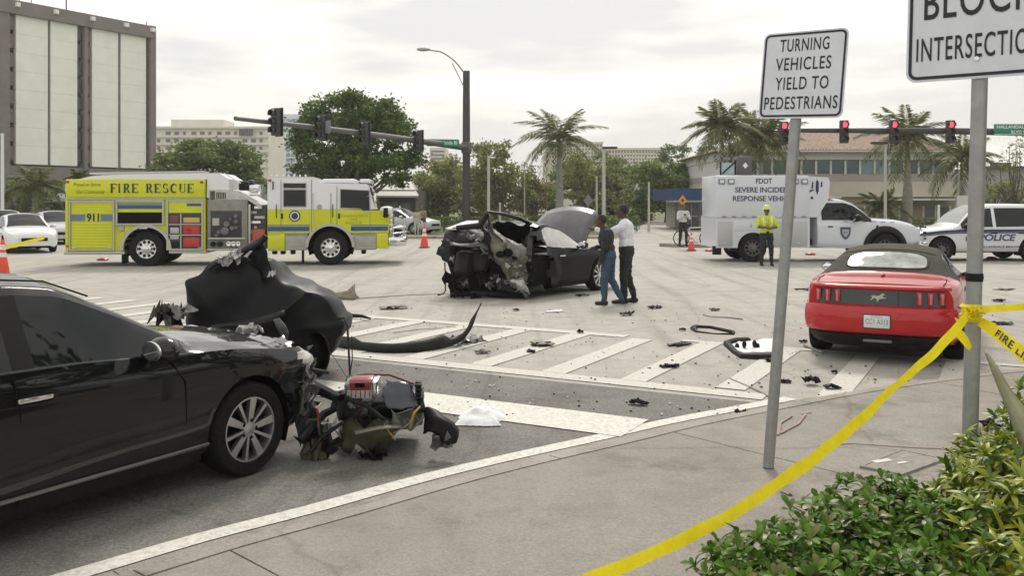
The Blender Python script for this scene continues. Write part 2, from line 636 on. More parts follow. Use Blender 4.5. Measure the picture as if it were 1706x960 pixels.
# traffic island where the cyclist waits
w = MB()
isl = [(6.4, 39.1), (7.0, 38.4), (8.2, 38.0), (14, 38.0), (14, 40.6), (8.4, 40.6), (6.9, 40.0)]
w.prism(isl, -.02, .14, 'z')
o = w.build('traffic_island', M_CURB); o['kind'] = 'structure'
# ================================================================== vehicle building blocks
M_TYRE = mat('tyre_rubber', (.014, .014, .014), .8, var=.3, vscale=30, spec=.15)
M_ALLOY = mat('alloy', (.55, .55, .56), .28, .9)
M_CHROME = mat('chrome', (.75, .75, .76), .12, 1.)
M_BLACKP = mat('black_plastic', (.011, .011, .012), .5, var=.25, vscale=6, spec=.2)
M_DARK = mat('dark_cavity', (.008, .008, .008), .9, spec=.05)
M_GLASSD = mat('tinted_glass', (.005, .007, .009), .03, spec=.42)
M_LAMP = mat('lamp_lens', (.75, .75, .74), .12, coat=.6)
M_RED = mat('red_lens', (.35, .012, .015), .15, coat=.8)
M_AMBER = mat('amber_lens', (.7, .22, .02), .2, coat=.5)
M_STEEL = mat('torn_steel', (.17, .17, .165), .5, .6, var=.6, vscale=9)
M_FOIL = mat('torn_alloy', (.42, .42, .41), .42, .6, var=.4, vscale=11)
M_BLACKCAR = mat('black_car_paint', (.004, .0045, .0055), .3, coat=1., spec=.05)
M_BLACKWRECK = mat('dusty_black_paint', (.005, .0052, .006), .35, coat=.3, spec=.05)
M_WHITE = mat('white_paint', (.74, .75, .77), .3, coat=.4)
M_SILVER = mat('silver_paint', (.5, .52, .54), .3, .3, coat=.5)

def wheel(parent, x, y, r, w, side, rim=.66, spokes=10, m=None, style='alloy', name='wheel'):
    "tyre mesh with the rim as its child; side is +1 for left, -1 for right (outer face)"
    m = m or M_ALLOY
    q = MB()
    o, i = w / 2, -w / 2
    pr = [(r * rim, i), (r * .93, i), (r * .985, i + w * .12), (r, i + w * .3), (r, o - w * .3), (r * .985, o - w * .12), (r * .93, o), (r * rim * 1.02, o), (r * rim * .98, o - .01), (r * rim, i)]
    q.lathe([(a, b * side) for a, b in pr], axis='y', n=40)
    wh = q.build(name, M_TYRE, parent, (x, y, r), sharp=40)
    q = MB()
    R1 = r * rim
    yo = side * (o - .012)
    if style == 'steel':       # truck disc wheel with hub and hand holes
        q.lathe([(R1, yo), (R1 * .95, yo - side * .006), (R1 * .9, yo - side * .05), (R1 * .55, yo - side * .05), (R1 * .5, yo + side * .0), (R1 * .30, yo + side * .015), (R1 * .26, yo + side * .06), (0, yo + side * .07)], axis='y', n=32)
        for k in range(10):
            t = 2 * math.pi * k / 10
            q.ball((R1 * .43 * math.cos(t), yo + side * .02, R1 * .43 * math.sin(t)), .022, n=6, k=4)
            q.lathe([(.045, 0), (.0, 0.001)], (R1 * .73 * math.cos(t), yo - side * .044, R1 * .73 * math.sin(t)), 'y', 8, 1)
        rm = q.build('rim', [m, M_DARK], wh)
    else:
        q.lathe([(R1, yo), (R1 * .93, yo), (R1 * .9, yo - side * .02), (R1 * .88, yo - side * .1)], axis='y', n=40)
        q.lathe([(R1 * .88, yo - side * .085), (0, yo - side * .08)], axis='y', n=32, m=1)
        q.lathe([(R1 * .2, yo - side * .03), (R1 * .19, yo - side * .008), (0, yo - side * .005)], axis='y', n=20)
        for k in range(spokes):
            t = 2 * math.pi * (k + .25) / spokes
            wd = (R1 * .17 if k % 2 == 0 else R1 * .075) if style == 'alloy' else R1 * .1
            c, s = math.cos(t), math.sin(t)
            pts = []
            for rr, ww, yy in ((R1 * .14, wd * .45, yo - side * .012), (R1 * .93, wd * .75, yo - side * .004)):
                for sg in (-1, 1):
                    pts.append((rr * c - sg * ww * s, yy, rr * s + sg * ww * c))
            pts += [(p[0], p[1] - side * .035, p[2]) for p in pts]
            q.add(pts, [(0, 1, 3, 2), (4, 6, 7, 5), (0, 2, 6, 4), (1, 5, 7, 3), (2, 3, 7, 6), (0, 4, 5, 1)])
        for k in range(5):
            t = 2 * math.pi * k / 5
            q.ball((R1 * .27 * math.cos(t), yo - side * .012, R1 * .27 * math.sin(t)), .012, 1, 6, 4)
        rm = q.build('rim', [m, M_DARK], wh)
    return wh

def sec(x, w, zb, zt, wt, zs=.2, crown=.03, flat=.0):
    "half cross-section of a car body: 12 rows from sill to centreline"
    h = zb - zs
    r5 = (w - .045, zb)
    r8 = (wt, zt)
    lp = lambda a, b, t: (a[0] + (b[0] - a[0]) * t, a[1] + (b[1] - a[1]) * t)
    bulge = .02 * min(1, max(0, (zt - zb) / .4))
    r6, r7 = lp(r5, r8, .09), lp(r5, r8, .9)
    r6 = (r6[0] + bulge * .5, r6[1]); r7 = (r7[0] + bulge, r7[1])
    rows = [(w - .09, zs), (w - .025, zs + .1 * h / .7), (w - .005, zs + .32 * h), (w, zs + .58 * h), (w - .008, zs + .86 * h), r5, r6, r7, r8,
            (wt - .065, zt + .018), (wt * .5, zt + .018 + crown * .8), (0, zt + .018 + crown)]
    return [(x, a, b) for a, b in rows]

def car_shell(parent, secs, su, sv, key, mats, arches=(), cut=None, deform=None, sides=(1, -1)):
    """loft the sections and hand every face to the part that key(i, j, side) names;
    mats: part -> material. Parts on both sides are separate objects when the key differs by side."""
    C = np.array([s for s in secs])
    A = catmull(catmull(C, su, 0), sv, 1, .42)
    ni, nj = A.shape[:2]
    bins = {}
    for side in sides:
        B = A.copy()
        B[:, :, 1] *= side
        ins = np.zeros((ni, nj), bool)
        for (xw, zw, rw) in arches:
            dx, dz = B[:, :, 0] - xw, B[:, :, 2] - zw
            d = np.hypot(dx, dz)
            rowok = (np.arange(nj) <= 6 * sv)[None, :]
            mk = (d < rw) & rowok
            ins |= mk
            f = np.where(mk, rw / np.maximum(d, 1e-4), 1.)
            B[:, :, 0] = np.where(mk, xw + dx * f, B[:, :, 0])
            B[:, :, 2] = np.where(mk, np.maximum(zw + dz * f, .12), B[:, :, 2])
        if deform is not None:
            for i in range(ni):
                for j in range(nj):
                    B[i, j] = deform(Vector(B[i, j]))
        for i in range(ni - 1):
            for j in range(nj - 1):
                if ins[i, j] and ins[i + 1, j] and ins[i, j + 1] and ins[i + 1, j + 1]:
                    continue
                if cut is not None:
                    c = (B[i, j] + B[i + 1, j + 1]) / 2
                    if cut(c):
                        continue
                k = key(i / su, j / sv, side)
                if k is None:
                    continue
                bins.setdefault(k, []).append((side, i, j))
        for k in [k for k in bins if not isinstance(k, tuple)]:
            fl = [b for b in bins[k] if b[0] == side]
            if not fl:
                continue
            q = bins.setdefault(('mb', k), MB())
            idx = {}
            fs = []
            for (_, i, j) in fl:
                loop = [(i, j), (i + 1, j), (i + 1, j + 1), (i, j + 1)]
                if side > 0: loop = loop[::-1]
                for p in loop:
                    idx.setdefault(p, len(idx))
                fs.append([idx[p] for p in loop])
            vs = [None] * len(idx)
            for p, n in idx.items():
                vs[n] = tuple(B[p])
            q.add(vs, fs, 0, True)
    for i in (0, ni - 1):
        if cut is not None and cut(A[i, nj // 2]):
            continue
        k = key(min(i / su, (ni - 1) / su - .01), 0, 1)
        if k is None: continue
        pts = [tuple(A[i, j]) for j in range(nj)] + [(A[i, j, 0], -A[i, j, 1], A[i, j, 2]) for j in range(nj - 2, -1, -1)]
        bins.setdefault(('mb', k), MB()).add(pts, [tuple(range(len(pts)))[::(1 if i == 0 else -1)]], 0, False)
    res = {'_A': A}
    for k in [k for k in bins if isinstance(k, tuple) and k[0] == 'mb']:
        nm = k[1]
        base = nm.split('#')[0]
        me = bins[k].mesh(mats[base], base, fix=False)
        bm = bmesh.new(); bm.from_mesh(me)
        bmesh.ops.remove_doubles(bm, verts=bm.verts, dist=.0004)
        bm.to_mesh(me); bm.free()
        me.set_sharp_from_angle(angle=R(40))
        res[nm] = link(base, me, parent)
    return res

def wells(parent, arches, half, m=None):
    for (xw, zw, rw) in arches:
        for s in (1, -1):
            q = MB()
            n = 14
            rows = []
            for k in range(n + 1):
                t = R(-25) + R(230) * k / n
                rows.append([(xw + (rw + .01) * math.cos(t), s * (half - .02), zw + (rw + .01) * math.sin(t)), (xw + (rw + .01) * math.cos(t), s * (half - .36), zw + (rw + .01) * math.sin(t))])
            q.grid(rows)
            q.add([r[1] for r in rows], [tuple(range(n + 1))])
            q.build('wheel_well', m or M_DARK, parent)

def mirror_part(parent, x, y, z, side, m, s=1.):
    q = MB()
    q.ball((0, 0, 0), (.085 * s, .11 * s, .075 * s), 0, 12, 8)
    q.tube([(0, -side * .09 * s, -.03 * s), (-.01, -side * .17 * s, -.06 * s)], [.028 * s, .035 * s], 8, 1)
    o = q.build('mirror', [m, M_BLACKP], parent, (x, y, z))
    q = MB()
    q.ball((-.078 * s, 0, 0), (.012, .088 * s, .058 * s), 0, 12, 8)
    q.build('mirror_glass', M_CHROME, o)
    return o

def handle_part(parent, x, y, z, side, m, length=.2):
    q = MB()
    q.box((0, side * .018, 0), (length, .022, .028), 0, .009)
    q.box((0, side * .004, -.002), (length * 1.1, .012, .05), 1, .005)
    return q.build('door_handle', [m, M_DARK], parent, (x, y, z))

def plate(parent, loc, rot, s, m=None, col=(.7, .71, .72)):
    q = MB().box((0, 0, 0), (.305, .155, .008), 0, .004)
    o = q.build('license_plate', mat('plate_face', col, .4), parent, loc, rot)
    text(s, o, mat('plate_ink', (.08, .14, .1), .5), (0, -.03, .0045), (0, 0, 0), .062, .26)
    text('FLORIDA', o, mat('plate_ink', (.08, .14, .1), .5), (0, .048, .0045), (0, 0, 0), .02, .13)
    return o

# sections of a generic saloon, x forward, axles at +-1.4
def saloon(front=2.36, rear=-2.47, zr=1.42, w=.915, wr=.62):
    return [sec(rear, w - .20, .80, .83, .62, .38, .02), sec(rear + .07, w - .10, .90, .95, .72, .30, .02), sec(rear + .3, w - .05, .97, 1.02, .72, .26, .03),
            sec(-1.92, w - .02, .98, 1.045, .70, .22, .03), sec(-1.55, w, .975, 1.17, .66, .20, .04), sec(-1.15, w, .965, 1.31, wr + .02, .18, .05),
            sec(-.75, w, .955, zr - .035, wr, .18, .06), sec(-.25, w, .945, zr, wr, .18, .06), sec(.1, w, .94, zr - .03, wr, .18, .06),
            sec(.42, w, .93, zr - .17, wr + .04, .18, .05), sec(.72, w, .92, 1.10, .71, .18, .05), sec(.98, w, .915, .955, .79, .18, .05),
            sec(1.25, w, .90, .925, .80, .19, .055), sec(1.6, w - .005, .855, .87, .76, .20, .06), sec(1.95, w - .05, .775, .79, .70, .21, .06),
            sec(2.2, w - .13, .74, .755, .64, .22, .035), sec(front - .03, w - .22, .64, .66, .55, .24, .02), sec(front, w - .30, .56, .58, .48, .28, .01)]

def saloon_key(i, j, side):
    "station index i (float), row j (float)"
    if 6 <= j < 7 and 3.55 <= i < 10.6:
        if 6.95 < i < 7.2: return 'pillar#b%d' % side
        if 4.5 < i < 4.7: return 'pillar#c%d' % side
        return 'side_window#%d%d' % (0 if i < 4.6 else 1 if i < 7 else 2, side)
    if j >= 9:
        if 8.0 <= i < 10.95: return 'windshield'
        if 3.1 <= i < 5.7: return 'rear_window'
        if i >= 11.2 and i < 15.3: return 'hood'
        if i < 3.0 and i >= 1.2: return 'trunk_lid'
    if 1 <= j < 5.2:
        if 7.1 <= i < 10.6: return 'front_door#%d' % side
        if 4.9 <= i < 7.1: return 'rear_door#%d' % side
    return 'body'

def generic_car(name, label, loc, rz, paint, group=None, secs=None, zr=1.42, glass=None, lights=True, rr=.32):
    t = thing(name, label, 'car', loc, rz, group)
    s = secs or saloon(zr=zr)
    mats = dict(body=paint, pillar=M_BLACKP, side_window=glass or M_GLASSD, windshield=glass or M_GLASSD, rear_window=glass or M_GLASSD, hood=paint, trunk_lid=paint, front_door=paint, rear_door=paint)
    ar = [(1.4, rr, rr + .045), (-1.4, rr, rr + .045)]
    parts = car_shell(t, s, 5, 3, saloon_key, mats, ar)
    wells(t, ar, .9)
    MB().box((0, 0, .27), (4.3, 1.4, .16)).build('underbody', M_DARK, t)
    for sd in (1, -1):
        for x in (1.4, -1.4):
            wheel(t, x, sd * .80, rr, .2, sd, spokes=10)
        mirror_part(t, .62, sd * .98, .99, sd, paint)
        for nm, x in (('front_door', -.12), ('rear_door', -1.1)):
            handle_part(parts['%s#%d' % (nm, sd)], x, sd * .912, .82, sd, paint)
        if lights:
            MB().ball((2.16, sd * .62, .64), (.17, .14, .075), 0).build('headlight', M_LAMP, t)
            MB().ball((-2.40, sd * .62, .80), (.06, .18, .08), 0).build('tail_light', M_RED, t)
    q = MB()
    q.box((2.34, 0, .52), (.06, .9, .14), 0, .02)
    q.box((2.31, 0, .34), (.06, 1.1, .10), 0, .02)
    q.build('grille', M_BLACKP, t)
    return t, parts
# ================================================================== wreck helpers
def pxgrid(name, rows, m, parent, base, sub=(3, 3), amp=0., nscale=4., thick=.006, smooth=True, seed=0., jag=0.):
    "sheet through a grid of points (photo pixel x, y, distance), relative to base"
    A = np.array([[tuple(base @ P(*p) if isinstance(base, Matrix) else P(*p) - base) for p in r] for r in rows])
    if sub[0] > 1: A = catmull(A, sub[0], 0)
    if sub[1] > 1: A = catmull(A, sub[1], 1)
    if amp or jag:
        a, b = A.shape[:2]
        for i in range(a):
            for j in range(b):
                n = noise3(A[i, j] + np.array([seed, seed * 1.7, 0]), nscale)
                n2 = noise3(A[i, j] + np.array([seed, seed * 2.7, 4]), nscale * 3)
                k = amp + (jag if i in (0, a - 1) or j in (0, b - 1) else 0)
                A[i, j] += np.array(n) * k + np.array(n2) * k * .5
    q = MB().grid(A, 0, smooth)
    o = q.build(name, m, parent, sharp=0)
    return solid(o, thick) if thick else o

def crumple(name, m, parent, c, size, seed, n=7, amp=.35, thick=.004, rot=None):
    "a crushed scrap of sheet"
    rs = np.random.default_rng(seed)
    A = np.zeros((n, n, 3))
    for i in range(n):
        for j in range(n):
            u, v = i / (n - 1) - .5, j / (n - 1) - .5
            e = 1 + .25 * rs.normal() if i in (0, n - 1) or j in (0, n - 1) else 1
            A[i, j] = (u * size[0] * e, v * size[1] * e, size[2] * (amp * rs.normal() + .5 * math.sin(u * 5 + seed) * math.cos(v * 4)))
    Mx = np.array(Euler(rot or tuple(rs.uniform(-.5, .5, 3))).to_matrix())
    A = A @ Mx.T + np.array(c)
    o = MB().grid(A, 0, False).build(name, m, parent, sharp=0)
    return solid(o, thick)

# ================================================================== black saloon with its front torn away (left foreground)
AZ = R(31)
fw = G(415, 793)
rz = math.pi / 2 - AZ
off = Matrix.Rotation(rz, 3, 'Z') @ Vector((1.40, -.88, 0))
vw = thing('sedan', 'black sedan with smashed front end beside the kerb at left', 'car', fw - off, rz)
vs_ = saloon(zr=1.43, w=.915, wr=.60)
def vkey(i, j, side):
    k = saloon_key(i, j, side)
    if 5.65 <= j < 6 and 3.6 <= i < 10.6: return 'window_trim#%d' % side
    return k
def vdef(p):
    if p.x > 1.55:
        a = min(1, (p.x - 1.55) / .5)
        n = noise3(p, 4.5) * .055 * a + noise3(p, 13) * .025 * a
        return p + n + Vector((-.04 * a, 0, .03 * a))
    if abs(p.y) > .5 and p.z < .9:      # slight waviness of pressed panels
        p = p + Vector((0, noise3(p, 1.6).x * .006, 0))
    return p
def vcut(c):
    return c[0] > 2.02 + .09 * math.sin(c[2] * 23) + .05 * math.sin(c[1] * 17)
VA = [(1.4, .325, .375), (-1.4, .325, .375)]
vm = dict(body=M_BLACKCAR, pillar=M_BLACKP, side_window=M_GLASSD, windshield=M_GLASSD, rear_window=M_GLASSD, hood=M_BLACKCAR, trunk_lid=M_BLACKCAR, front_door=M_BLACKCAR, rear_door=M_BLACKCAR, window_trim=mat('satin_trim', (.25, .25, .26), .25, 1.))
vp = car_shell(vw, vs_, 6, 4, vkey, vm, VA, cut=vcut, deform=vdef)
wells(vw, VA, .9)
MB().box((-.1, 0, .26), (4.0, 1.5, .16)).build('underbody', M_DARK, vw)
for sd in (1, -1):
    for x in (1.4, -1.4):
        wheel(vw, x, sd * .80, .325, .215, sd, rim=.70, spokes=10)
    mp_ = mirror_part(vw, .60, sd * 1.0, 1.0, sd, M_BLACKCAR, 1.05)
    handle_part(vp['front_door#%d' % sd], -.16, sd * .905, .83, sd, M_CHROME, .2)
    handle_part(vp['rear_door#%d' % sd], -1.1, sd * .905, .83, sd, M_CHROME, .2)
    q = MB()
    q.box((-.02, sd * .905, .31), (2.1, .02, .028), 0, .006)
    q.build('sill_trim', vm['window_trim'], vw)
# seams round the doors
q = MB()
for sd in (1, -1):
    for xs in ([(.80, .28), (.845, .5), (.84, .75), (.72, .93)], [(-.24, .26), (-.23, .55), (-.24, .8), (-.26, .95)]):
        q.tube([(x, sd * (.914 - (.02 if z < .4 else 0) - (.03 if z > .9 else .003)), z) for x, z in xs], .0045, 5)
q.build('door_seam', M_DARK, vw)
# what is left of the nose: slam panel, radiator, struts, twisted sheet, broken lamp
q = MB()
q.box((1.88, 0, .52), (.10, 1.25, .42), 0, .03)
q.box((1.75, 0, .75), (.35, 1.3, .12), 0, .03)
q.build('radiator', mat('radiator_core', (.04, .04, .042), .6, var=.4, vscale=40), vw)
for k, (c, s) in enumerate([((2.02, -.78, .50), (.25, .2, .25)), ((2.0, -.70, .62), (.3, .22, .2)), ((2.06, -.6, .42), (.3, .25, .3)), ((2.08, -.4, .66), (.25, .3, .3)),
                            ((2.1, -.1, .6), (.3, .4, .25)), ((2.05, .3, .55), (.3, .4, .3)), ((1.98, -.82, .36), (.22, .12, .3))]):
    crumple('crumpled_metal', M_STEEL if k % 2 == 0 else M_BLACKP, vw, c, s, 30 + k, amp=.22)
q = MB()
q.tube([(1.9, -.62, .40), (2.2, -.72, .42), (2.5, -.78, .36)], [.03, .026, .02], 8)
q.tube([(1.9, -.5, .55), (2.25, -.6, .58), (2.55, -.55, .50)], [.02, .02, .015], 8)
q.tube([(1.95, -.3, .33), (2.3, -.35, .30), (2.6, -.42, .22)], [.025, .02, .02], 8)
q.build('strut', M_BLACKP, vw)
o = MB().ball((1.95, -.73, .69), (.22, .11, .10), 0, 14, 8).build('headlight', mat('broken_lens', (.55, .53, .48), .15, var=.4, vscale=14, coat=.5), vw)
crumple('fender_strip', M_FOIL, vw, (2.04, -.80, .50), (.34, .07, .06), 91, n=7, rot=(0, 1.45, .2))
for k in range(3):
    crumple('lens_shard', M_LAMP, o, (2.05 + .05 * k, -.72 + .06 * k, .6 - .05 * k), (.12, .10, .08), 60 + k, n=4)
for k in range(5):
    crumple('foil_scrap', M_FOIL, vw, (2.1 + .05 * k, -.66 + .12 * k, .46 + .05 * (k % 3)), (.14, .12, .10), 70 + k, n=5)
# roof aerial rails
q = MB()
for sd in (1, -1):
    q.tube([(-.75, sd * .58, 1.435), (-.2, sd * .585, 1.468), (.08, sd * .59, 1.44), (.35, sd * .62, 1.33)], .006, 5)
q.build('roof_seal', M_BLACKP, vw)

# ================================================================== the torn-off rear of the black car, standing behind the sedan's bonnet
M_SHELL = mat('scuffed_black', (.006, .0065, .008), .42, var=.35, vscale=4, spec=.22)
M_LINER = mat('felt_liner', (.009, .009, .009), .9, var=.3, vscale=10, spec=.1)
M_OLIVE = mat('dusty_plastic', (.05, .046, .022), .55, var=.4, vscale=6)
b0 = G(450, 632)
b0.y = 9.7
b0.x = (450 - CX) * 9.7 / F
b0.z = 0
tr = thing('car_rear_section', 'big torn black car body section standing behind the sedan hood', 'car wreckage', b0)
OUT = [(309, 600), (310, 531), (310, 481), (307, 467), (324, 457), (346, 441), (371, 430), (395, 424), (420, 432), (444, 437), (457, 457), (477, 468), (502, 476), (527, 488), (547, 507), (562, 527), (574, 534), (571, 553), (560, 562), (548, 585), (520, 606), (450, 622), (380, 618)]
def ring(k, dy, cx=430, cy=560):
    return [tuple(P(cx + (x - cx) * k, cy + (y - cy) * k, 9.7) + Vector((0, dy, 0)) - b0) for x, y in OUT + OUT[:1]]
rows = [ring(.02, -.16), ring(.4, -.15), ring(.7, -.12), ring(.9, -.05), ring(.985, .0), ring(1., .04), ring(1.0, .25), ring(.98, .55), ring(.9, .85), ring(.5, 1.0), ring(.02, 1.02)]
A = catmull(catmull(np.array(rows), 2, 0), 3, 1)
for i in range(A.shape[0]):
    for j in range(A.shape[1]):
        k_ = 1 if i < 13 else .6
        n = noise3(A[i, j], 1.7) * .07 * k_ + noise3(A[i, j], 4.5) * .034
        cz_ = A[i, j, 0] * .75 - A[i, j, 2]
        A[i, j] += np.array(n)
        A[i, j, 1] -= .07 * max(0, 1 - abs(cz_ + .62) / .12) * k_ - .05 * max(0, 1 - abs(cz_ + 1.05) / .2)
        A[i, j, 2] = max(A[i, j, 2], .02)
A[:, -1] = A[:, 0]
MB().grid(A).build('body_shell', M_SHELL, tr, sharp=32)
# torn crest: straps rising to the top with a bright tear under them
pxgrid('torn_strap', [[(345, 444, 9.6), (372, 430, 9.6), (400, 416, 9.6), (428, 400, 9.55), (440, 392, 9.5)], [(350, 449, 9.55), (376, 436, 9.55), (404, 424, 9.55), (430, 412, 9.5), (446, 398, 9.5)]], M_BLACKP, tr, b0, (2, 3), .02, 8, .02, jag=.015)
pxgrid('torn_strap', [[(428, 410, 9.6), (441, 404, 9.6), (446, 432, 9.6), (452, 452, 9.6)], [(414, 428, 9.6), (424, 436, 9.6), (432, 452, 9.6), (440, 470, 9.55)]], M_SHELL, tr, b0, (3, 3), .02, 8, .015, jag=.01)
for k, (x, y, s) in enumerate([(378, 431, .16), (388, 428, .14), (396, 424, .12), (452, 456, .08), (372, 434, .1)]):
    crumple('bright_tear', M_FOIL, tr, P(x, y, 9.5) - b0, (s, s * .6, s * .7), 100 + k, n=5)
pxgrid('trim_flap', [[(352, 541, 9.25), (400, 535, 9.2), (440, 527, 9.1), (472, 517, 9.05)], [(354, 547, 9.2), (402, 543, 9.1), (446, 538, 9.0), (474, 524, 9.0)]], M_BLACKP, tr, b0, (2, 4), .01, 5, .012)
pxgrid('rubber_tongue', [[(455, 533, 9.0), (462, 548, 8.95), (468, 558, 8.95), (472, 566, 9.0)], [(466, 530, 9.0), (476, 544, 8.9), (481, 558, 8.9), (478, 566, 8.98)]], mat('grey_rubber', (.06, .062, .065), .5), tr, b0, (3, 4), 0, 5, .012)
for k, (x, y, s) in enumerate([(408, 551, .16), (418, 549, .14), (426, 548, .12), (500, 590, .2), (508, 600, .2), (497, 604, .16), (514, 608, .14)]):
    crumple('metal_scrap', M_FOIL if k < 3 else M_STEEL, tr, P(x, y, 8.95 if k > 2 else 8.8) - b0, (s, s * .7, s * .6), 120 + k, n=5)
# wheel-arch liner curling down to the road
rows = []
for k in range(9):
    t = R(-80 + 200 * k / 8)
    rows.append([tuple(P(526 + 22 * math.cos(t) * (1 if s < 2 else .8), 590 - 36 * math.sin(t), 9.1 + .22 * s) - b0) for s in range(4)])
o = MB().grid(catmull(np.array(rows), 2, 0)).build('arch_liner', M_LINER, tr, sharp=0)
solid(o, .012)
q = MB()
q.ball(P(528, 592, 9.35) - b0, (.13, .25, .235), 0, 16, 10)
q.build('arch_hub', M_LINER, tr)
q = MB()
q.tube([P(560, 532, 9.3) - b0, P(574, 530, 9.2) - b0, P(579, 545, 9.1) - b0, P(581, 585, 9.0) - b0, P(583, 625, 8.9) - b0, P(577, 634, 8.8) - b0], .011, 6)
q.tube([P(586, 560, 9.1) - b0, P(587, 600, 9.0) - b0, P(582, 630, 8.9) - b0], .006, 5)
q.tube([P(552, 590, 9.1) - b0, P(563, 605, 8.9) - b0, P(578, 630, 8.7) - b0], .004, 5)
q.build('loose_cable', M_BLACKP, tr)
# rubble between windscreen and the section
for k, (x, y, s, m) in enumerate([(270, 523, .22, M_OLIVE), (288, 522, .22, M_STEEL), (300, 520,   .2, M_FOIL), (280, 528, .25, M_BLACKP)]):
    crumple('mangled_bracket', m, tr, P(x, y, 9.4) - b0, (s, s, s * .7), 140 + k, n=6)

# ================================================================== broken bumper with an upturned tail light, in front of the sedan
b1 = G(640, 765)
bp_ = thing('bumper_wreck', 'broken car bumper with an upturned red tail light in front of the black sedan', 'car wreckage', b1)
M_NAVY = mat('dark_bumper_paint', (.010, .012, .016), .35, var=.3, vscale=5, coat=.2, spec=.2)
rows = [[(566, 652, 7.0), (600, 650, 7.05), (640, 642, 7.05), (672, 640, 7.0), (704, 648, 6.95)],
        [(568, 664, 6.8), (600, 664, 6.82), (640, 658, 6.82), (674, 655, 6.8), (706, 662, 6.78)],
        [(570, 682, 6.72), (602, 684, 6.72), (640, 678, 6.7), (676, 676, 6.68), (706, 682, 6.70)],
        [(574, 700, 6.8), (606, 703, 6.8), (640, 700, 6.8), (676, 700, 6.8), (704, 696, 6.8)],
        [(580, 712, 7.0), (606, 716, 7.0), (640, 712, 7.0), (676, 706, 7.0), (702, 704, 7.0)]]
pxgrid('bumper_shell', rows, M_NAVY, bp_, b1, (4, 4), .014, 7, .012, jag=.01)
# second skin behind so that the part has body
pxgrid('bumper_core', [[(x, y + 6, d + .30) for x, y, d in r] for r in rows], M_BLACKP, bp_, b1, (3, 3), .02, 7, .02)
pxgrid('bumper_face', [[(640, 637, 6.72), (662, 636, 6.70), (690, 640, 6.72)], [(640, 656, 6.67), (664, 657, 6.66), (691, 660, 6.68)], [(642, 679, 6.66), (668, 681, 6.64), (690, 678, 6.66)]], mat('slate_panel', (.045, .052, .065), .35, coat=.3), bp_, b1, (4, 4), .022, 8, .010, jag=.02)
q = MB()
for y in range(6):
    q.box(P(697 + (y % 2), 642 + y * 7, 6.72) - b1, (.05, .05, .022), 0, .006)
q.box(P(697, 660, 6.76) - b1, (.045, .05, .22), 0, .01)
q.build('bumper_clip', M_BLACKP, bp_)
tl = MB()
c = P(604, 645, 6.72) - b1
tl.box(c, (.25, .16, .13), 0, .035, rot=(.25, -.05, -.1))
tlo = tl.build('tail_light', mat('tail_housing', (.22, .22, .22), .3, .3), bp_)
q = MB()
q.box(c + Vector((.0, -.075, .022)), (.17, .03, .075), 0, .018, rot=(.25, -.05, -.1))
q.box(c + Vector((.0, -.03, .066)), (.17, .10, .02), 0, .008, rot=(.25, -.05, -.1))
q.build('red_lens', mat('pink_red_lens', (.22, .03, .038), .3, coat=.3, var=.3, vscale=15), tlo)
q = MB()
for k in range(4):
    for j in range(6):
        q.box(c + Vector((-.085 + .034 * j, -.087 - .003 * k, -.015 - .014 * k)), (.027, .01, .010), rot=(.25, -.05, -.1))
q.build('reflector_grid', mat('reflector', (.6, .5, .5), .25, .3), tlo)
q = MB().box(c + Vector((.11, -.05, .01)), (.03, .14, .13), 0, .008, rot=(.2, .1, -.1))
q.build('lamp_end', M_CHROME, tlo)
q = MB()
q.box(c + Vector((-.005, -.09, .03)), (.075, .012, .035), 0, .01, rot=(.25, -.05, -.1))
q.build('lamp_socket', M_DARK, tlo)
pxgrid('lower_tray', [[(561, 694, 6.75), (600, 690, 6.72), (640, 694, 6.7), (672, 706, 6.7)], [(563, 720, 6.7), (600, 720, 6.66), (636, 722, 6.66), (662, 722, 6.66)],
                      [(566, 744, 6.68), (600, 744, 6.66), (632, 742, 6.68), (648, 738, 6.68)], [(572, 752, 6.7), (600, 756, 6.7), (628, 756, 6.7), (640, 752, 6.7)]], M_OLIVE, bp_, b1, (4, 4), .02, 6, .01, jag=.02)
pxgrid('tray_lip', [[(590, 719, 6.6), (620, 712, 6.58), (650, 709, 6.58), (671, 709, 6.6)], [(592, 724, 6.55), (620, 718, 6.53), (648, 714, 6.53), (668, 713, 6.56)]], mat('pale_plastic', (.22, .21, .16), .5), bp_, b1, (2, 3), .003, 6, .008)
pxgrid('bumper_fin', [[(703, 683, 6.8), (722, 683, 6.75), (742, 694, 6.72), (757, 708, 6.7), (764, 722, 6.7)], [(706, 700, 6.72), (724, 698, 6.66), (742, 708, 6.64), (754, 720, 6.64), (762, 732, 6.66)], [(706, 720, 6.7), (722, 722, 6.66), (732, 730, 6.64), (742, 740, 6.64), (756, 740, 6.66)]], M_BLACKP, bp_, b1, (4, 4), .015, 7, .012, jag=.02)
for k, (x, y, s, m) in enumerate([(528, 722, .22, M_BLACKP), (522, 740, .18, M_OLIVE), (524, 756, .16, M_OLIVE), (545, 716, .16, M_STEEL), (553, 712, .13, M_FOIL), (540, 735, .2, M_BLACKP), (605, 757, .14, M_STEEL), (616, 760, .16, M_BLACKP), (625, 757, .14, M_BLACKP),
                              (600, 680, .12, M_STEEL), (735, 738, .12, M_STEEL), (690, 702, .12, M_STEEL), (672, 703, .1, M_STEEL)]):
    crumple('torn_scrap', m, bp_, P(x, y, 6.66) - b1, (s, s * .6, s * .8), 160 + k, n=6)
q = MB()
q.tube([P(512, 640, 7.1) - b1, P(545, 655, 7.0) - b1, P(580, 672, 6.9) - b1], [.05, .045, .03], 8)
q.tube([P(500, 735, 6.5) - b1, P(540, 690, 6.7) - b1, P(585, 668, 6.8) - b1], [.03, .03, .02], 8)
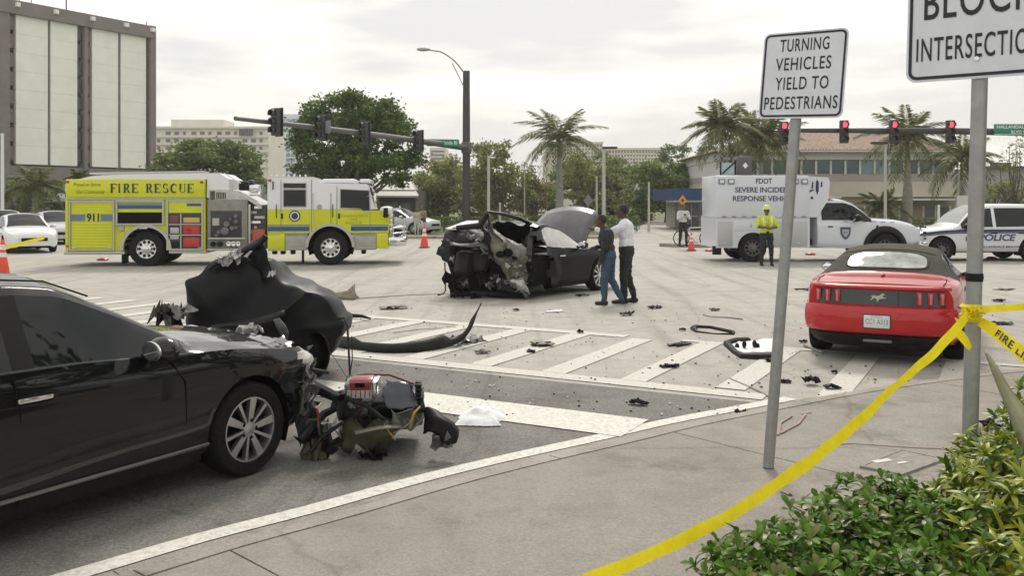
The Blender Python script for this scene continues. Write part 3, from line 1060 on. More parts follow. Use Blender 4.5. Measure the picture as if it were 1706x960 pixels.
q.tube([P(516, 755, 6.55) - b1, P(535, 730, 6.6) - b1, P(570, 705, 6.65) - b1], [.014, .016, .012], 6)
q.build('broken_beam', M_BLACKP, bp_)
q = MB()
q.tube([P(585, 628, 7.0) - b1, P(610, 624, 7.05) - b1, P(650, 625, 7.05) - b1, P(690, 640, 6.95) - b1], .010, 6)
q.build('red_trim', mat('dark_red_trim', (.16, .03, .03), .4), bp_)

wcol = [M_BLACKP, mat('wire_red', (.3, .03, .02), .5), mat('wire_yellow', (.4, .3, .04), .5), M_BLACKP, mat('wire_grey', (.2, .2, .2), .5)]
for k in range(11):
    rs = np.random.default_rng(800 + k)
    x, y = rs.uniform(520, 700), rs.uniform(655, 712)
    pts = [P(x, y, 6.66) - b1, P(x + rs.uniform(-12, 12), y + 10, 6.58) - b1, P(x + rs.uniform(-22, 22), y + rs.uniform(18, 40), 6.6) - b1]
    MB().tube([Vector(p) for p in catmull(np.array([tuple(p) for p in pts]), 4)], .0045 + .002 * (k % 3), 5).build('loose_wire', wcol[k % 5], bp_)
for k, g4 in enumerate([[(560, 668), (586, 662), (590, 690), (566, 698)], [(596, 690), (622, 684), (630, 704), (602, 712)], [(650, 684), (684, 682), (690, 700), (660, 708)], [(545, 660), (566, 650), (574, 676), (552, 690)], [(512, 700), (536, 690), (540, 716), (516, 728)]]):
    d_ = 6.62
    pxgrid('torn_flap', [[(*g4[0], d_), ((g4[0][0] + g4[1][0]) / 2, (g4[0][1] + g4[1][1]) / 2, d_ - .05), (*g4[1], d_)], [(*g4[3], d_ - .03), ((g4[3][0] + g4[2][0]) / 2, (g4[3][1] + g4[2][1]) / 2, d_ + .04), (*g4[2], d_)]], [M_BLACKP, M_SHELL, M_STEEL, M_BLACKP, M_OLIVE][k], bp_, b1, (5, 4), .02, 9, .006, jag=.035)
MB().box(P(590, 672, 6.64) - b1, (.10, .05, .06), 0, .01, rot=(.3, .4, .2)).build('mount_bracket', M_STEEL, bp_)
MB().tube([P(575, 664, 6.62) - b1, P(610, 676, 6.58) - b1, P(640, 700, 6.6) - b1], .016, 8).build('rubber_hose', M_BLACKP, bp_)
# ================================================================== long curved bumper strip lying on the road
b2 = G(670, 589)
st = thing('bumper_strip', 'long curved black bumper strip lying across the crosswalk lines', 'car wreckage', b2)
top = [(556, 560), (591, 563), (602, 570), (628, 572), (655, 573), (693, 569), (722, 563), (738, 558), (750, 564), (770, 556), (780, 543), (785, 532), (794, 518), (802, 503)]
bot = [(554, 580), (588, 586), (605, 588), (628, 589), (655, 590), (693, 588), (722, 584), (738, 581), (752, 577), (770, 568), (781, 555), (788, 543), (795, 522), (802, 507)]
dep = [11.9, 11.6, 11.5, 11.4, 11.35, 11.4, 11.5, 11.6, 11.7, 11.8, 11.85, 11.9, 11.9, 11.9]
rows = [[(x, y + .5, d + .16) for (x, y), d in zip(top, dep)], [(x, y, d + .06) for (x, y), d in zip(top, dep)], [((x + u) / 2, (y + v) / 2, d + .01) for (x, y), (u, v), d in zip(top, bot, dep)], [(x, y, d) for (x, y), d in zip(bot, dep)]]
pxgrid('bumper_skin', rows, mat('worn_black_strip', (.022, .021, .020), .5, var=.5, vscale=4, spec=.2), st, b2, (1, 2), .003, 5, .006)
for k, (x, y) in enumerate([(775, 573), (786, 572), (795, 570), (766, 577)]):
    crumple('bracket_scrap', M_STEEL if k % 2 else M_FOIL, st, Vector((*G(x, y).xy, .035)) - b2, (.2, .14, .07), 190 + k, n=6)

# tan torn triangle, thin black lath, white cloth heap
b3 = G(575, 499)
t3 = thing('torn_trim', 'dusty tan torn trim with triangular end behind the wreckage', 'debris', b3)
pxgrid('trim_blade', [[(540, 494, 17.7), (560, 490, 17.7), (578, 485, 17.7), (591, 475, 17.8)], [(541, 497, 17.6), (562, 496, 17.55), (580, 497, 17.55), (593, 489, 17.6)], [(542, 498, 17.6), (564, 498.5, 17.55), (582, 499, 17.55), (598, 498, 17.6)]],
       mat('dusty_tan', (.16, .14, .10), .7, var=.4, vscale=5), t3, b3, (3, 3), .02, 5, .02, jag=.02)
b4 = G(800, 711)
t4 = thing('cloth_heap', 'crumpled white cloth lying on the stop line', 'cloth', b4)
rs = np.random.default_rng(5)
n = 26
A = np.zeros((n, n, 3))
for i in range(n):
    for j in range(n):
        u, v = i / (n - 1) * 2 - 1, j / (n - 1) * 2 - 1
        x, y = u * .19, v * .25
        rr = max(abs(u), abs(v))
        nn = noise3((x + 3, y, 1), 9)
        h = .085 * max(0, 1 - rr ** 2.2) * (1 + .5 * nn.x) + .022 * abs(noise3((x, y, 4), 22).y) * (1.2 - rr)
        A[i, j] = (x * (1 + .18 * noise3((u * 2, v * 2, 0), 1.3).x) + .02 * v, y + .22 + .03 * nn.y, .012 + h)
MB().grid(A).build('cloth', mat('white_cloth', (.78, .78, .80), .85, bump=.3, bscale=50), t4, sharp=0)
# ================================================================== wrecked black saloon in the middle of the intersection
AZT = R(38)
rz = math.pi / 2 - AZT
tw = G(997, 484)
tl_ = tw - Matrix.Rotation(rz, 3, 'Z') @ Vector((1.40, -.90, 0))
ts = thing('wrecked_car', 'wrecked black car torn open at the rear with raised hood in the intersection', 'car', tl_, rz)
TI = (Matrix.Translation(tl_) @ Matrix.Rotation(rz, 4, 'Z')).inverted()
M_AIR = mat('airbag_cloth', (.62, .62, .60), .9, var=.12, vscale=7)
def tkey(i, j, side):
    k = saloon_key(i, j, side)
    if k.startswith('side_window'): return 'curtain_airbag' if (side < 0 and i > 6.4) else k
    if k.startswith('pillar') and side < 0: return 'curtain_airbag' if i > 6.4 else None
    if k == 'hood': return None
    if k.startswith('rear_door') and side < 0: return 'b_pillar' if i > 6.35 else None
    return k
def tcut(c):
    x0 = -.5 if c[1] < -.5 and c[2] < 1.0 else -.62
    return c[0] < x0 + .12 * math.sin(c[1] * 9 + c[2] * 14) + .08 * math.sin(c[2] * 31 + c[1] * 5)
def tdef(p):
    a = max(0, min(1, (-p.x + .3) / .9))
    q = p + noise3(p, 3.5) * .09 * a
    if p.x > 1.9:
        q = q + noise3(p, 4) * .06
    return q
TA = [(1.4, .345, .40)]
tm = dict(body=M_BLACKWRECK, pillar=M_BLACKP, side_window=M_GLASSD, windshield=M_GLASSD, rear_window=M_GLASSD, trunk_lid=M_BLACKWRECK, front_door=M_BLACKWRECK, rear_door=M_BLACKWRECK, curtain_airbag=M_AIR, b_pillar=M_BLACKWRECK)
tp = car_shell(ts, saloon(zr=1.44, w=.96, wr=.63), 5, 4, tkey, tm, TA, cut=tcut, deform=tdef)
wells(ts, TA, .93)
MB().box((.35, 0, .26), (2.6, 1.5, .2)).build('underbody', M_DARK, ts)
MB().box((1.5, 0, .62), (1.0, 1.3, .3), 0, .08).build('front_boot', M_BLACKP, ts)
for sd in (1, -1):
    wheel(ts, 1.4, sd * .84, .345, .235, sd, rim=.74, spokes=10, m=mat('pale_alloy', (.7, .7, .7), .3, .7), style='thin')
mirror_part(ts, .62, -1.03, 1.02, -1, M_BLACKCAR, 1.05)
handle_part(tp['front_door#-1'], -.05, -.95, .82, -1, M_CHROME, .2)
# raised hood, hinged at the windscreen
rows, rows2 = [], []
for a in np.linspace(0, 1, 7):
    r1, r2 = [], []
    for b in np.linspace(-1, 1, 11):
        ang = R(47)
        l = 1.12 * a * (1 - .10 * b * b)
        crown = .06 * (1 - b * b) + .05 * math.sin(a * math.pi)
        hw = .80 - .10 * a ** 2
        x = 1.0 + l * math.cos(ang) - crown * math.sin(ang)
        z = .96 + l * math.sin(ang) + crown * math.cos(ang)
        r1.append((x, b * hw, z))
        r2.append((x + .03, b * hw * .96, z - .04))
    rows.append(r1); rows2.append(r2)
hd = MB().grid(rows).build('hood', mat('black_hood_sky_sheen', (.055, .056, .06), .3, coat=.8, var=.3, vscale=3), ts, sharp=0)  # black paint greyed in its base colour to imitate the reflected sky
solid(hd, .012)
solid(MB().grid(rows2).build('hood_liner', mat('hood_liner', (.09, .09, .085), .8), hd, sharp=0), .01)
# raised roof edge and rear pillar, pale where the paint caught the sky
q = MB()
q.tube([TI @ P(x, y, d) for x, y, d in [(812, 353, 17.9), (840, 357, 18.0), (866, 364, 18.1), (884, 373, 18.3), (892, 392, 18.4)]], [.03, .035, .04, .045, .04], 8)
q.tube([TI @ P(x, y, d) for x, y, d in [(812, 353, 17.9), (815, 368, 17.8), (821, 388, 17.7), (838, 402, 17.6)]], [.03, .035, .03, .02], 8)
q.tube([TI @ P(x, y, d) for x, y, d in [(884, 374, 18.3), (883, 400, 18.0), (882, 440, 17.8), (884, 470, 17.7)]], [.05, .07, .075, .05], 8)
q.build('door_frame', M_BLACKCAR, ts)
# rear door peeled open: its bare inner skin faces the camera
M_INNER = mat('bare_door_skin', (.20, .19, .145), .5, .3, col2=(.04, .038, .03), vscale=3.5)
pxgrid('rear_door', [[(818, 378, 17.9), (830, 386, 17.9), (846, 398, 17.9), (862, 410, 17.9), (876, 416, 18.0)],
                     [(820, 402, 17.7), (834, 404, 17.65), (848, 412, 17.6), (864, 422, 17.7), (878, 426, 17.8)],
                     [(824, 430, 17.6), (838, 430, 17.5), (850, 434, 17.5), (866, 440, 17.6), (880, 444, 17.7)],
                     [(838, 452, 17.6), (848, 452, 17.5), (856, 456, 17.5), (868, 460, 17.6), (878, 462, 17.7)],
                     [(846, 466, 17.6), (854, 468, 17.55), (862, 474, 17.55), (870, 480, 17.6), (876, 482, 17.65)],
                     [(860, 480, 17.6), (866, 484, 17.6), (872, 489, 17.6), (878, 493, 17.6), (884, 496, 17.6)]], M_INNER, ts, TI, (4, 4), .06, 5, .015, jag=.03)
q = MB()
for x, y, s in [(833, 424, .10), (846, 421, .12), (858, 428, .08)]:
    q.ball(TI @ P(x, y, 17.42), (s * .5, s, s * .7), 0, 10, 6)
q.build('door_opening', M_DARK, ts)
for k, (x, y, s, m) in enumerate([(862, 418, .12, M_FOIL), (866, 424, .1, M_FOIL), (846, 443, .1, M_FOIL), (858, 442, .12, M_FOIL), (866, 444, .08, M_FOIL), (860, 458, .1, M_FOIL), (868, 478, .2, M_FOIL), (874, 488, .16, M_STEEL),
                              (872, 452, .16, M_STEEL), (880, 432, .12, M_STEEL)]):
    crumple('torn_metal', m, ts, TI @ P(x, y, 17.45), (s, s * .6, s * .6), 220 + k, n=5, rot=(k, k * .7, k * .3))
# folded sheets: larger bent panels rather than shards
pxgrid('folded_panel', [[(842, 398, 17.6), (856, 404, 17.5), (872, 402, 17.6)], [(846, 416, 17.45), (860, 420, 17.35), (876, 418, 17.5)], [(852, 434, 17.5), (864, 436, 17.4), (880, 438, 17.5)]], mat('primer_grey', (.15, .15, .14), .5, .3, var=.4, vscale=5), ts, TI, (4, 4), .05, 4, .012, jag=.04)
pxgrid('inner_sill', [[(826, 470, 17.8), (850, 476, 17.7), (880, 478, 17.7), (905, 472, 17.9)], [(828, 482, 17.7), (852, 488, 17.6), (882, 490, 17.6), (908, 484, 17.8)]], M_BLACKP, ts, TI, (3, 4), .03, 5, .03, jag=.02)
pxgrid('quarter_panel', [[(797, 368, 18.2), (806, 372, 18.1), (816, 384, 18.0)], [(802, 388, 18.0), (812, 394, 17.9), (822, 400, 17.8)], [(808, 414, 17.9), (816, 420, 17.85), (826, 428, 17.8)]], M_SHELL, ts, TI, (4, 4), .06, 4, .02, jag=.04)
q = MB()
for k in range(7):
    rs = np.random.default_rng(k + 60)
    x, y = rs.uniform(752, 868), rs.uniform(412, 470)
    q.tube([TI @ P(x, y, 17.9), TI @ P(x + rs.uniform(-8, 8), y + 8, 17.75), TI @ P(x + rs.uniform(-10, 10), y + rs.uniform(16, 26), 17.75)], .009, 5)
q.build('hanging_wire', M_BLACKP, ts)
for k, (x, y) in enumerate([(775, 424), (800, 420)]):
    MB().box(TI @ P(x, y + 14, 18.4), (.32, .42, .5), 0, .12, rot=(0, .2, .3 * k)).build('seat', mat('seat_leather', (.02, .019, .018), .5, spec=.25), ts)
pxgrid('silver_flap', [[(846, 463, 17.45), (858, 466, 17.4), (872, 462, 17.45)], [(854, 472, 17.4), (864, 474, 17.35), (874, 474, 17.4)], [(864, 481, 17.4), (870, 484, 17.38), (880, 491, 17.4)]], M_FOIL, ts, TI, (3, 3), .03, 7, .01, jag=.03)
# torn rear: parcel shelf, seat backs, wheel tubs, hanging fascia, crushed floor
pxgrid('parcel_shelf', [[(744, 380, 18.9), (770, 372, 19.1), (796, 367, 19.3)], [(750, 384, 18.3), (776, 383, 18.4), (800, 380, 18.5)]], mat('white_liner', (.7, .7, .69), .7), ts, TI, (3, 3), .03, 4, .02, jag=.03)
pxgrid('rear_fascia', [[(738, 398, 18.6), (752, 385, 18.5), (780, 382, 18.4), (808, 384, 18.3), (822, 392, 18.2)], [(734, 412, 18.4), (756, 404, 18.2), (782, 402, 18.1), (806, 404, 18.0), (824, 408, 18.0)],
                       [(742, 426, 18.5), (760, 412, 18.4), (784, 410, 18.3), (806, 412, 18.3), (824, 420, 18.2)]], M_BLACKP, ts, TI, (4, 4), .05, 5, .03, jag=.03)
pxgrid('seat_back', [[(748, 408, 18.9), (780, 404, 18.9), (826, 410, 18.7)], [(746, 432, 18.7), (784, 430, 18.6), (832, 438, 18.4)], [(750, 462, 18.6), (790, 462, 18.5), (846, 466, 18.3)], [(752, 488, 18.7), (790, 488, 18.6), (856, 490, 18.4)]], M_LINER, ts, TI, (4, 4), .08, 3, .06)
pxgrid('hanging_corner', [[(740, 398, 18.3), (736, 408, 18.2), (727, 424, 18.1)], [(752, 404, 18.2), (748, 418, 18.1), (738, 434, 18.0)], [(762, 414, 18.2), (758, 430, 18.1), (752, 446, 18.0)]], M_SHELL, ts, TI, (4, 4), .05, 5, .03, jag=.03)
pxgrid('cross_member', [[(750, 404, 18.1), (775, 406, 18.0), (800, 404, 17.9), (815, 410, 17.9)], [(750, 409, 18.0), (775, 411, 17.9), (800, 411, 17.8), (816, 418, 17.8)]], mat('grey_member', (.10, .10, .10), .5, .4), ts, TI, (3, 4), .02, 6, .02)
MB().tube([TI @ P(x, y, 17.9) for x, y in [(741, 437), (742, 460), (742, 485), (738, 490), (729, 492)]], .014, 6).build('hanging_rod', M_BLACKP, ts)
MB().tube([TI @ P(x, y, 17.8) for x, y in [(760, 380), (800, 376), (812, 356)]], [.05, .07, .05], 8).build('bent_pillar', M_BLACKP, ts)
MB().tube([TI @ P(x, y, 17.9) for x, y in [(750, 492), (790, 489), (840, 492), (880, 496)]], [.05, .06, .06, .04], 8).build('bent_sill', M_BLACKP, ts)
q = MB()
q.box((-.62, -.1, .52), (.7, 1.5, .6), 0, .1)
q.build('cabin_floor', M_LINER, ts)
for k in range(11):
    rs = np.random.default_rng(k + 400)
    x, y = rs.uniform(745, 845), rs.uniform(462, 493)
    s = rs.uniform(.12, .32)
    crumple('suspension_scrap', [M_BLACKP, M_STEEL, M_DARK, M_BLACKP][k % 4], ts, TI @ P(x, y, 18.0 - .2 * rs.random()), (s, s * .7, s * .7), 300 + k, n=5)
for k, (x, y, s) in enumerate([(772, 470, .2), (753, 432, .16), (815, 378, .2), (816, 384, .16), (820, 428, .16), (812, 418, .25), (822, 462, .14), (784, 395, .2), (765, 392, .16), (802, 398, .2)]):
    crumple('bright_tear', [M_STEEL, M_FOIL][k % 2], ts, TI @ P(x, y, 17.95), (s, s * .5, s * .5), 330 + k, n=5)

# ================================================================== red convertible, rear view
M_REDP = mat('red_car_paint', (.46, .012, .016), .35, coat=.7, spec=.25)
M_TOP = mat('soft_top_fabric', (.085, .08, .068), .9, var=.15, vscale=12, bump=.25, bscale=220, spec=.15)
AZM = R(28)
rzm = math.pi / 2 - AZM
pc = Vector(((1460 - CX) * 10.42 / F, 10.42, 0))
ml = pc + Matrix.Rotation(rzm, 3, 'Z') @ Vector((2.46 * .95, 0, 0))
mu = thing('convertible', 'red convertible with dark fabric top seen from behind', 'car', ml, rzm)
mu.scale = (.93, .93, .95)
ms = [sec(-2.22, .86, .92, .965, .78, .3, .015), sec(-1.9, .925, .965, 1.01, .79, .24, .015), sec(-1.55, .955, .985, 1.025, .76, .2, .02), sec(-1.3, .955, .985, 1.11, .72, .18, .05), sec(-.95, .945, .97, 1.26, .64, .18, .06),
      sec(-.55, .93, .955, 1.325, .60, .18, .055), sec(-.1, .92, .945, 1.345, .585, .18, .05), sec(.25, .92, .94, 1.31, .59, .18, .05), sec(.6, .925, .935, 1.17, .66, .18, .05), sec(.95, .93, .93, .985, .78, .18, .05),
      sec(1.3, .935, .91, .94, .80, .19, .055), sec(1.7, .92, .86, .89, .77, .2, .05), sec(2.1, .85, .78, .80, .68, .22, .04), sec(2.32, .7, .66, .68, .5, .25, .02)]
def mkey(i, j, side):
    if 6 <= j < 7 and 4.2 <= i < 8.7: return 'side_window#%d' % side
    if j >= 5.5 and 2.35 <= i < 4.2: return 'soft_top'
    if j >= 7 and 2.2 <= i < 7.35: return 'soft_top'
    if j >= 9 and 7.35 <= i < 9: return 'windshield'
    if j >= 9 and .3 <= i < 2.2: return 'trunk_lid'
    if j >= 9 and 9.2 <= i < 12: return 'hood'
    if 1 <= j < 5.4 and 4.6 <= i < 8.6: return 'door#%d' % side
    return 'body'
MA = [(1.38, .34, .39), (-1.36, .34, .39)]
mpz = car_shell(mu, ms, 6, 4, mkey, dict(body=M_REDP, door=M_REDP, hood=M_REDP, trunk_lid=M_REDP, soft_top=M_TOP, side_window=M_GLASSD, windshield=M_GLASSD), MA)
wells(mu, MA, .93)
MB().box((0, 0, .26), (4.2, 1.5, .16)).build('underbody', M_DARK, mu)
for sd in (1, -1):
    for x in (1.38, -1.36):
        wheel(mu, x, sd * .83, .34, .25, sd, rim=.7, spokes=10, m=mat('dark_alloy', (.2, .2, .2), .3, .8), style='thin')
    mirror_part(mu, .62, sd * 1.04, 1.0, sd, M_BLACKP)
    handle_part(mpz['door#%d' % sd], -.35, sd * .935, .82, sd, M_REDP)
def fascia(zs, hw, xs, nb=25, k=.24, pw=5):
    rows = []
    for z, x, w in zip(zs, xs, hw):
        rows.append([(x + k * abs(b) ** pw, b * w, z) for b in np.linspace(-1, 1, nb)])
    return rows
rf = fascia([.985, .972, .945, .925], [.80, .82, .835, .835], [-2.28, -2.385, -2.40, -2.375])
MB().grid(catmull(np.array(rf), 3, 0)).build('spoiler_lip', M_REDP, mu, sharp=50)
rf = fascia([.927, .83, .735], [.845, .862, .872], [-2.335, -2.345, -2.355])
MB().grid(np.array(rf)).build('tail_panel', mat('tail_panel_black', (.012, .016, .020), .25, coat=.5), mu, sharp=50)
rf = fascia([.735, .72, .66, .56, .45, .395, .375], [.875, .89, .905, .91, .90, .885, .86], [-2.36, -2.42, -2.455, -2.47, -2.455, -2.43, -2.38])
MB().grid(catmull(np.array(rf), 3, 0)).build('rear_bumper', M_REDP, mu, sharp=50)
rf = fascia([.385, .36, .26, .2], [.87, .86, .80, .74], [-2.39, -2.425, -2.38, -2.25])
MB().grid(catmull(np.array(rf), 2, 0)).build('diffuser', M_BLACKP, mu, sharp=50)
for sd in (1, -1):
    for k in range(3):
        y = sd * (.48 + .125 * k)
        xo = -2.345 + .24 * abs(y / .86) ** 5
        q = MB()
        q.box((xo - .012, y, .832), (.05, .07, .165), 0, .02)
        lamp = q.build('tail_light', M_RED, mu)
        lamp.rotation_euler = (0, 0, 0)
        q = MB().box((xo - .036, y + sd * .005, .832), (.012, .028, .13), 0, .006)
        q.build('lamp_bar', mat('pink_lens', (.65, .16, .17), .25, coat=.5), lamp)
MB().box((-2.41, 0, .30), (.03, .34, .035), 0, .01).build('reverse_lamp', mat('dull_lamp', (.16, .16, .15), .3), mu)
plate(mu, (-2.478, 0, .545), (R(90), 0, R(-90)), 'CC1 A313')
q = MB().box((-2.468, 0, .545), (.012, .325, .175), 0, .004)
q.build('plate_frame', M_BLACKP, mu)
# running-horse emblem: body, neck, legs and tail as one raised badge
hb = [(-.085, .012), (-.05, .028), (-.02, .022), (.02, .026), (.045, .05), (.062, .058), (.075, .048), (.088, .038), (.082, .032), (.066, .034), (.056, .016), (.075, .004), (.10, .006), (.098, -.004), (.066, -.010), (.04, -.012), (.018, -.02), (.004, -.042), (-.01, -.056), (-.016, -.05), (-.008, -.03), (-.02, -.012), (-.045, -.006), (-.062, -.026), (-.085, -.034), (-.088, -.026), (-.07, -.012), (-.066, .004)]
q = MB().prism([(-a, b + .83) for a, b in hb], -2.366, -2.348, 'x')
q.build('horse_badge', M_CHROME, mu)
# shut lines
q = MB()
q.tube([(-2.30, .74, .995), (-1.95, .765, 1.018), (-1.62, .755, 1.036)], .005, 5)
q.build('trunk_seam', M_DARK, mu)
q = MB()
q.tube([(-2.30, -.74, .995), (-1.95, -.765, 1.018), (-1.62, -.755, 1.036)], .005, 5)
q.build('trunk_seam', M_DARK, mu)
for sd in (1, -1):
    MB().tube([(-2.05, sd * .905, .73), (-1.88, sd * .935, .70), (-1.76, sd * .945, .60)], .005, 5).build('bumper_seam', M_DARK, mu)
    MB().box((-2.12, sd * .885, .60), (.12, .02, .035), 0, .008).build('side_reflector', M_RED, mu)
# soft-top rear window: rounded patch lying on the fabric
A = mpz['_A']
su = 6
def top_pt(i, y, lift=.008):
    f = i * su
    a, b = int(f), min(int(f) + 1, A.shape[0] - 1)
    t = f - a
    row = A[a] * (1 - t) + A[b] * t
    ys, jj = row[::-1, 1], row[::-1]
    yy = abs(y)
    x = np.interp(yy, ys, jj[:, 0]); z = np.interp(yy, ys, jj[:, 2])
    return (x - lift * .5, y, z + lift)
rows = []
for r in np.linspace(0, 1, 9):
    rows.append([top_pt(3.30 + .62 * r * math.copysign(abs(math.sin(t)) ** .55, math.sin(t)), .50 * r * math.copysign(abs(math.cos(t)) ** .55, math.cos(t))) for t in np.linspace(0, 2 * math.pi, 49)])
MB().grid(rows).build('rear_window', mat('rear_glass_sky_glare', (.40, .42, .39), .06, var=.35, vscale=3, spec=.8), mu, sharp=0)  # bright sky in the glass is put into its pale colour
q = MB()
q.tube([Vector(top_pt(3.30 + .64 * math.copysign(abs(math.sin(t)) ** .55, math.sin(t)), .515 * math.copysign(abs(math.cos(t)) ** .55, math.cos(t)), .004)) for t in np.linspace(0, 2 * math.pi, 41)], .012, 6)
q.build('window_seal', M_TOP, mu)
q = MB()
q.tube([Vector(top_pt(4.25, y, .004)) for y in np.linspace(-.6, .6, 13)], .008, 6)
q.build('top_seam', M_TOP, mu)
MB().tube([(-1.72, 0, 1.055), (-1.74, 0, 1.075), (-1.84, 0, 1.068)], [.03, .022, .008], 8).build('aerial_fin', M_REDP, mu)

# ================================================================== parked cars
g = 'cars parked in the lot at far left'
M_WP = mat('white_car_paint', (.72, .74, .76), .25, coat=.7)
c1, _ = generic_car('parked_car', 'white coupe parked nose-right behind the fire engine at left edge', Vector((*G(38, 418).xy, 0)), R(-52), M_WP, g)
c2, _ = generic_car('parked_car', 'white car at left edge behind the white coupe', Vector(((6 - CX) * 43.5 / F, 43.5, 0)), R(-50), M_WP, g, zr=1.5)
c3, _ = generic_car('parked_car', 'silver sedan parked behind the white coupe next to the fire engine', Vector(((92 - CX) * 42.5 / F, 42.5, 0)), R(-50), M_SILVER, g, zr=1.46)
c4, _ = generic_car('parked_car', 'pale car parked behind the front of the fire engine', Vector(((668 - CX) * 53.5 / F, 53.5, .09)), R(-25), M_SILVER, None)
# ================================================================== fire engine
M_LIME = mat('lime_yellow', (.60, .63, .012), .34, coat=.4, spec=.3, var=.05, vscale=2)
M_NAVYT = mat('navy_letters', (.02, .03, .08), .4)
M_BLUE = mat('blue_stripe', (.03, .07, .24), .35, coat=.3)
M_GREYS = mat('grey_stripe', (.14, .19, .26), .4)
M_FWHITE = mat('engine_white', (.76, .77, .80), .3, coat=.5)
M_ALU = mat('treadplate', (.48, .47, .44), .42, .5, var=.15, vscale=40)
M_BEIGE = mat('dull_beige_metal', (.40, .38, .34), .5, .2, var=.12, vscale=6)
rw = G(237, 444)
fe_rz = R(5.5)
fe = thing('fire_engine', 'lime yellow and white fire engine crossing behind the wreckage', 'fire engine', rw + Vector((0, 1.2, 0)), fe_rz)
SY = -1.22          # right-hand side plane, faces the camera
def fbox(name, x0, x1, z0, z1, m, y0=SY, y1=-SY, bevel=.02, parent=None):
    return MB().box(((x0 + x1) / 2, (y0 + y1) / 2, (z0 + z1) / 2), (x1 - x0, abs(y1 - y0), z1 - z0), 0, bevel).build(name, m, parent or fe)
def face(name, x0, x1, z0, z1, m, proud=.006, parent=None, bevel=0., depth=.02, y=None):
    y = SY if y is None else y
    return MB().box(((x0 + x1) / 2, y - proud + depth / 2, (z0 + z1) / 2), (x1 - x0, depth, z1 - z0), 0, bevel).build(name, m, parent or fe)
# rear body with the wheel arch cut from its side
def arch_profile(x0, x1, z0, z1, xc, r, zc, n=16):
    p = [(x0, z0)]
    a0 = math.asin(max(-1, min(1, (z0 - zc) / r)))
    for k in range(n + 1):
        t = math.pi - a0 - (math.pi - 2 * a0) * k / n
        p.append((xc + r * math.cos(t), zc + r * math.sin(t)))
    p += [(x1, z0), (x1, z1), (x0, z1)]
    return p
q = MB()
q.prism(arch_profile(-2.29, 1.72, .46, 2.04, 0, .66, .52), SY + .03, -SY - .03, 'y')
rb = q.build('rear_body', M_LIME, fe)
fbox('header', -2.30, 1.70, 2.05, 2.60, M_LIME, SY - .015, -SY + .015, .03)
q = MB()
q.prism([(-2.0, 2.6), (1.75, 2.6), (1.75, 2.80), (-.6, 2.76), (-1.6, 2.70)], SY + .12, -SY - .12, 'y')
q.build('hose_bed_cover', M_FWHITE, fe)
q = MB()
q.prism([(1.73, 2.05), (2.38, 2.05), (2.38, 2.62), (2.1, 2.80), (1.75, 2.80)], SY + .14, -SY - .14, 'y')
q.build('cross_lay_cover', M_FWHITE, fe)
fbox('rear_step', -2.36, -.62, .36, .455, M_ALU, bevel=.015)
fbox('side_step', .66, 1.75, .38, .455, M_ALU, bevel=.015)
face('corner_trim', -2.30, -2.22, .46, 2.04, M_LIME, .02)
face('drip_rail', -2.28, 1.72, 2.0, 2.045, M_ALU, .03, bevel=.008)
# compartment doors: frame, door, stripe
def shutter(x0, x1, z0, z1, m=M_LIME, fr=.045):
    q = MB()
    for a, b, c, d in ((x0, x0 + fr, z0, z1), (x1 - fr, x1, z0, z1), (x0 + fr, x1 - fr, z0, z0 + fr), (x0 + fr, x1 - fr, z1 - fr, z1)):
        q.box(((a + b) / 2, SY, (c + d) / 2), (b - a, .07, d - c))
    return q.build('door_frame', M_ALU, fe)
f1 = shutter(-2.2, -.90, .48, 1.96)
d1 = face('shutter_door', -2.15, -.95, .53, 1.91, M_LIME, -.004)
for k in range(16):
    z = .56 + k * .085
    face('slat', -2.14, -.96, z, z + .076, M_LIME, .005, d1, depth=.012, bevel=.003)
for a, b in ((-2.15, -1.74), (-1.30, -.95)):
    face('stripe', a, b, 1.36, 1.56, M_GREYS, .009, d1, depth=.004)
text('911', d1, M_NAVYT, (-1.52, SY - .013, 1.36), (R(90), 0, 0), .21, .36, bold=.035, spacing=.92)
f2 = shutter(-.86, .52, 1.24, 1.99)
d2 = face('shutter_door', -.81, .47, 1.62, 1.95, M_LIME, -.004)
face('stripe', -.81, .47, 1.72, 1.84, M_BLUE, .001, d2, depth=.004)
face('stripe', -.81, .47, 1.855, 1.90, M_GREYS, .001, d2, depth=.004)
b_ = face('open_bay', -.81, .47, 1.29, 1.615, M_DARK, -.012)
f3 = shutter(.60, 1.66, .48, 1.99)
d3 = face('shutter_door', .65, 1.61, 1.60, 1.95, M_LIME, -.004)
face('stripe', 1.18, 1.61, 1.80, 1.88, M_BLUE, .001, d3, depth=.004)
b3_ = face('open_bay', .65, 1.61, .52, 1.60, mat('bay_interior', (.05, .05, .055), .6), -.004)
M_EQR = mat('red_equipment', (.5, .04, .035), .5)
M_EQY = mat('yellow_equipment', (.55, .42, .10), .5)
for k, (x0, x1, z0, z1, m) in enumerate([(.70, .96, 1.28, 1.52, mat('brown_equipment', (.16, .06, .05), .6)), (1.08, 1.56, 1.30, 1.46, M_EQY), (.70, .96, .98, 1.16, M_ALU), (.70, .96, .80, .95, M_ALU), (1.08, 1.56, .96, 1.22, M_EQR), (1.08, 1.56, .58, .86, M_EQR), (.70, .96, .56, .74, M_BLACKP), (1.16, 1.34, 1.02, 1.15, M_EQR)]):
    face('equipment_case', x0, x1, z0, z1, m, .014, b3_, .02, .04)
for z in (1.24, .92):
    face('shelf', .66, 1.60, z, z + .03, M_ALU, .03, b3_, depth=.06)
face('divider', 1.0, 1.03, .52, 1.58, M_ALU, .03, b3_, depth=.06)
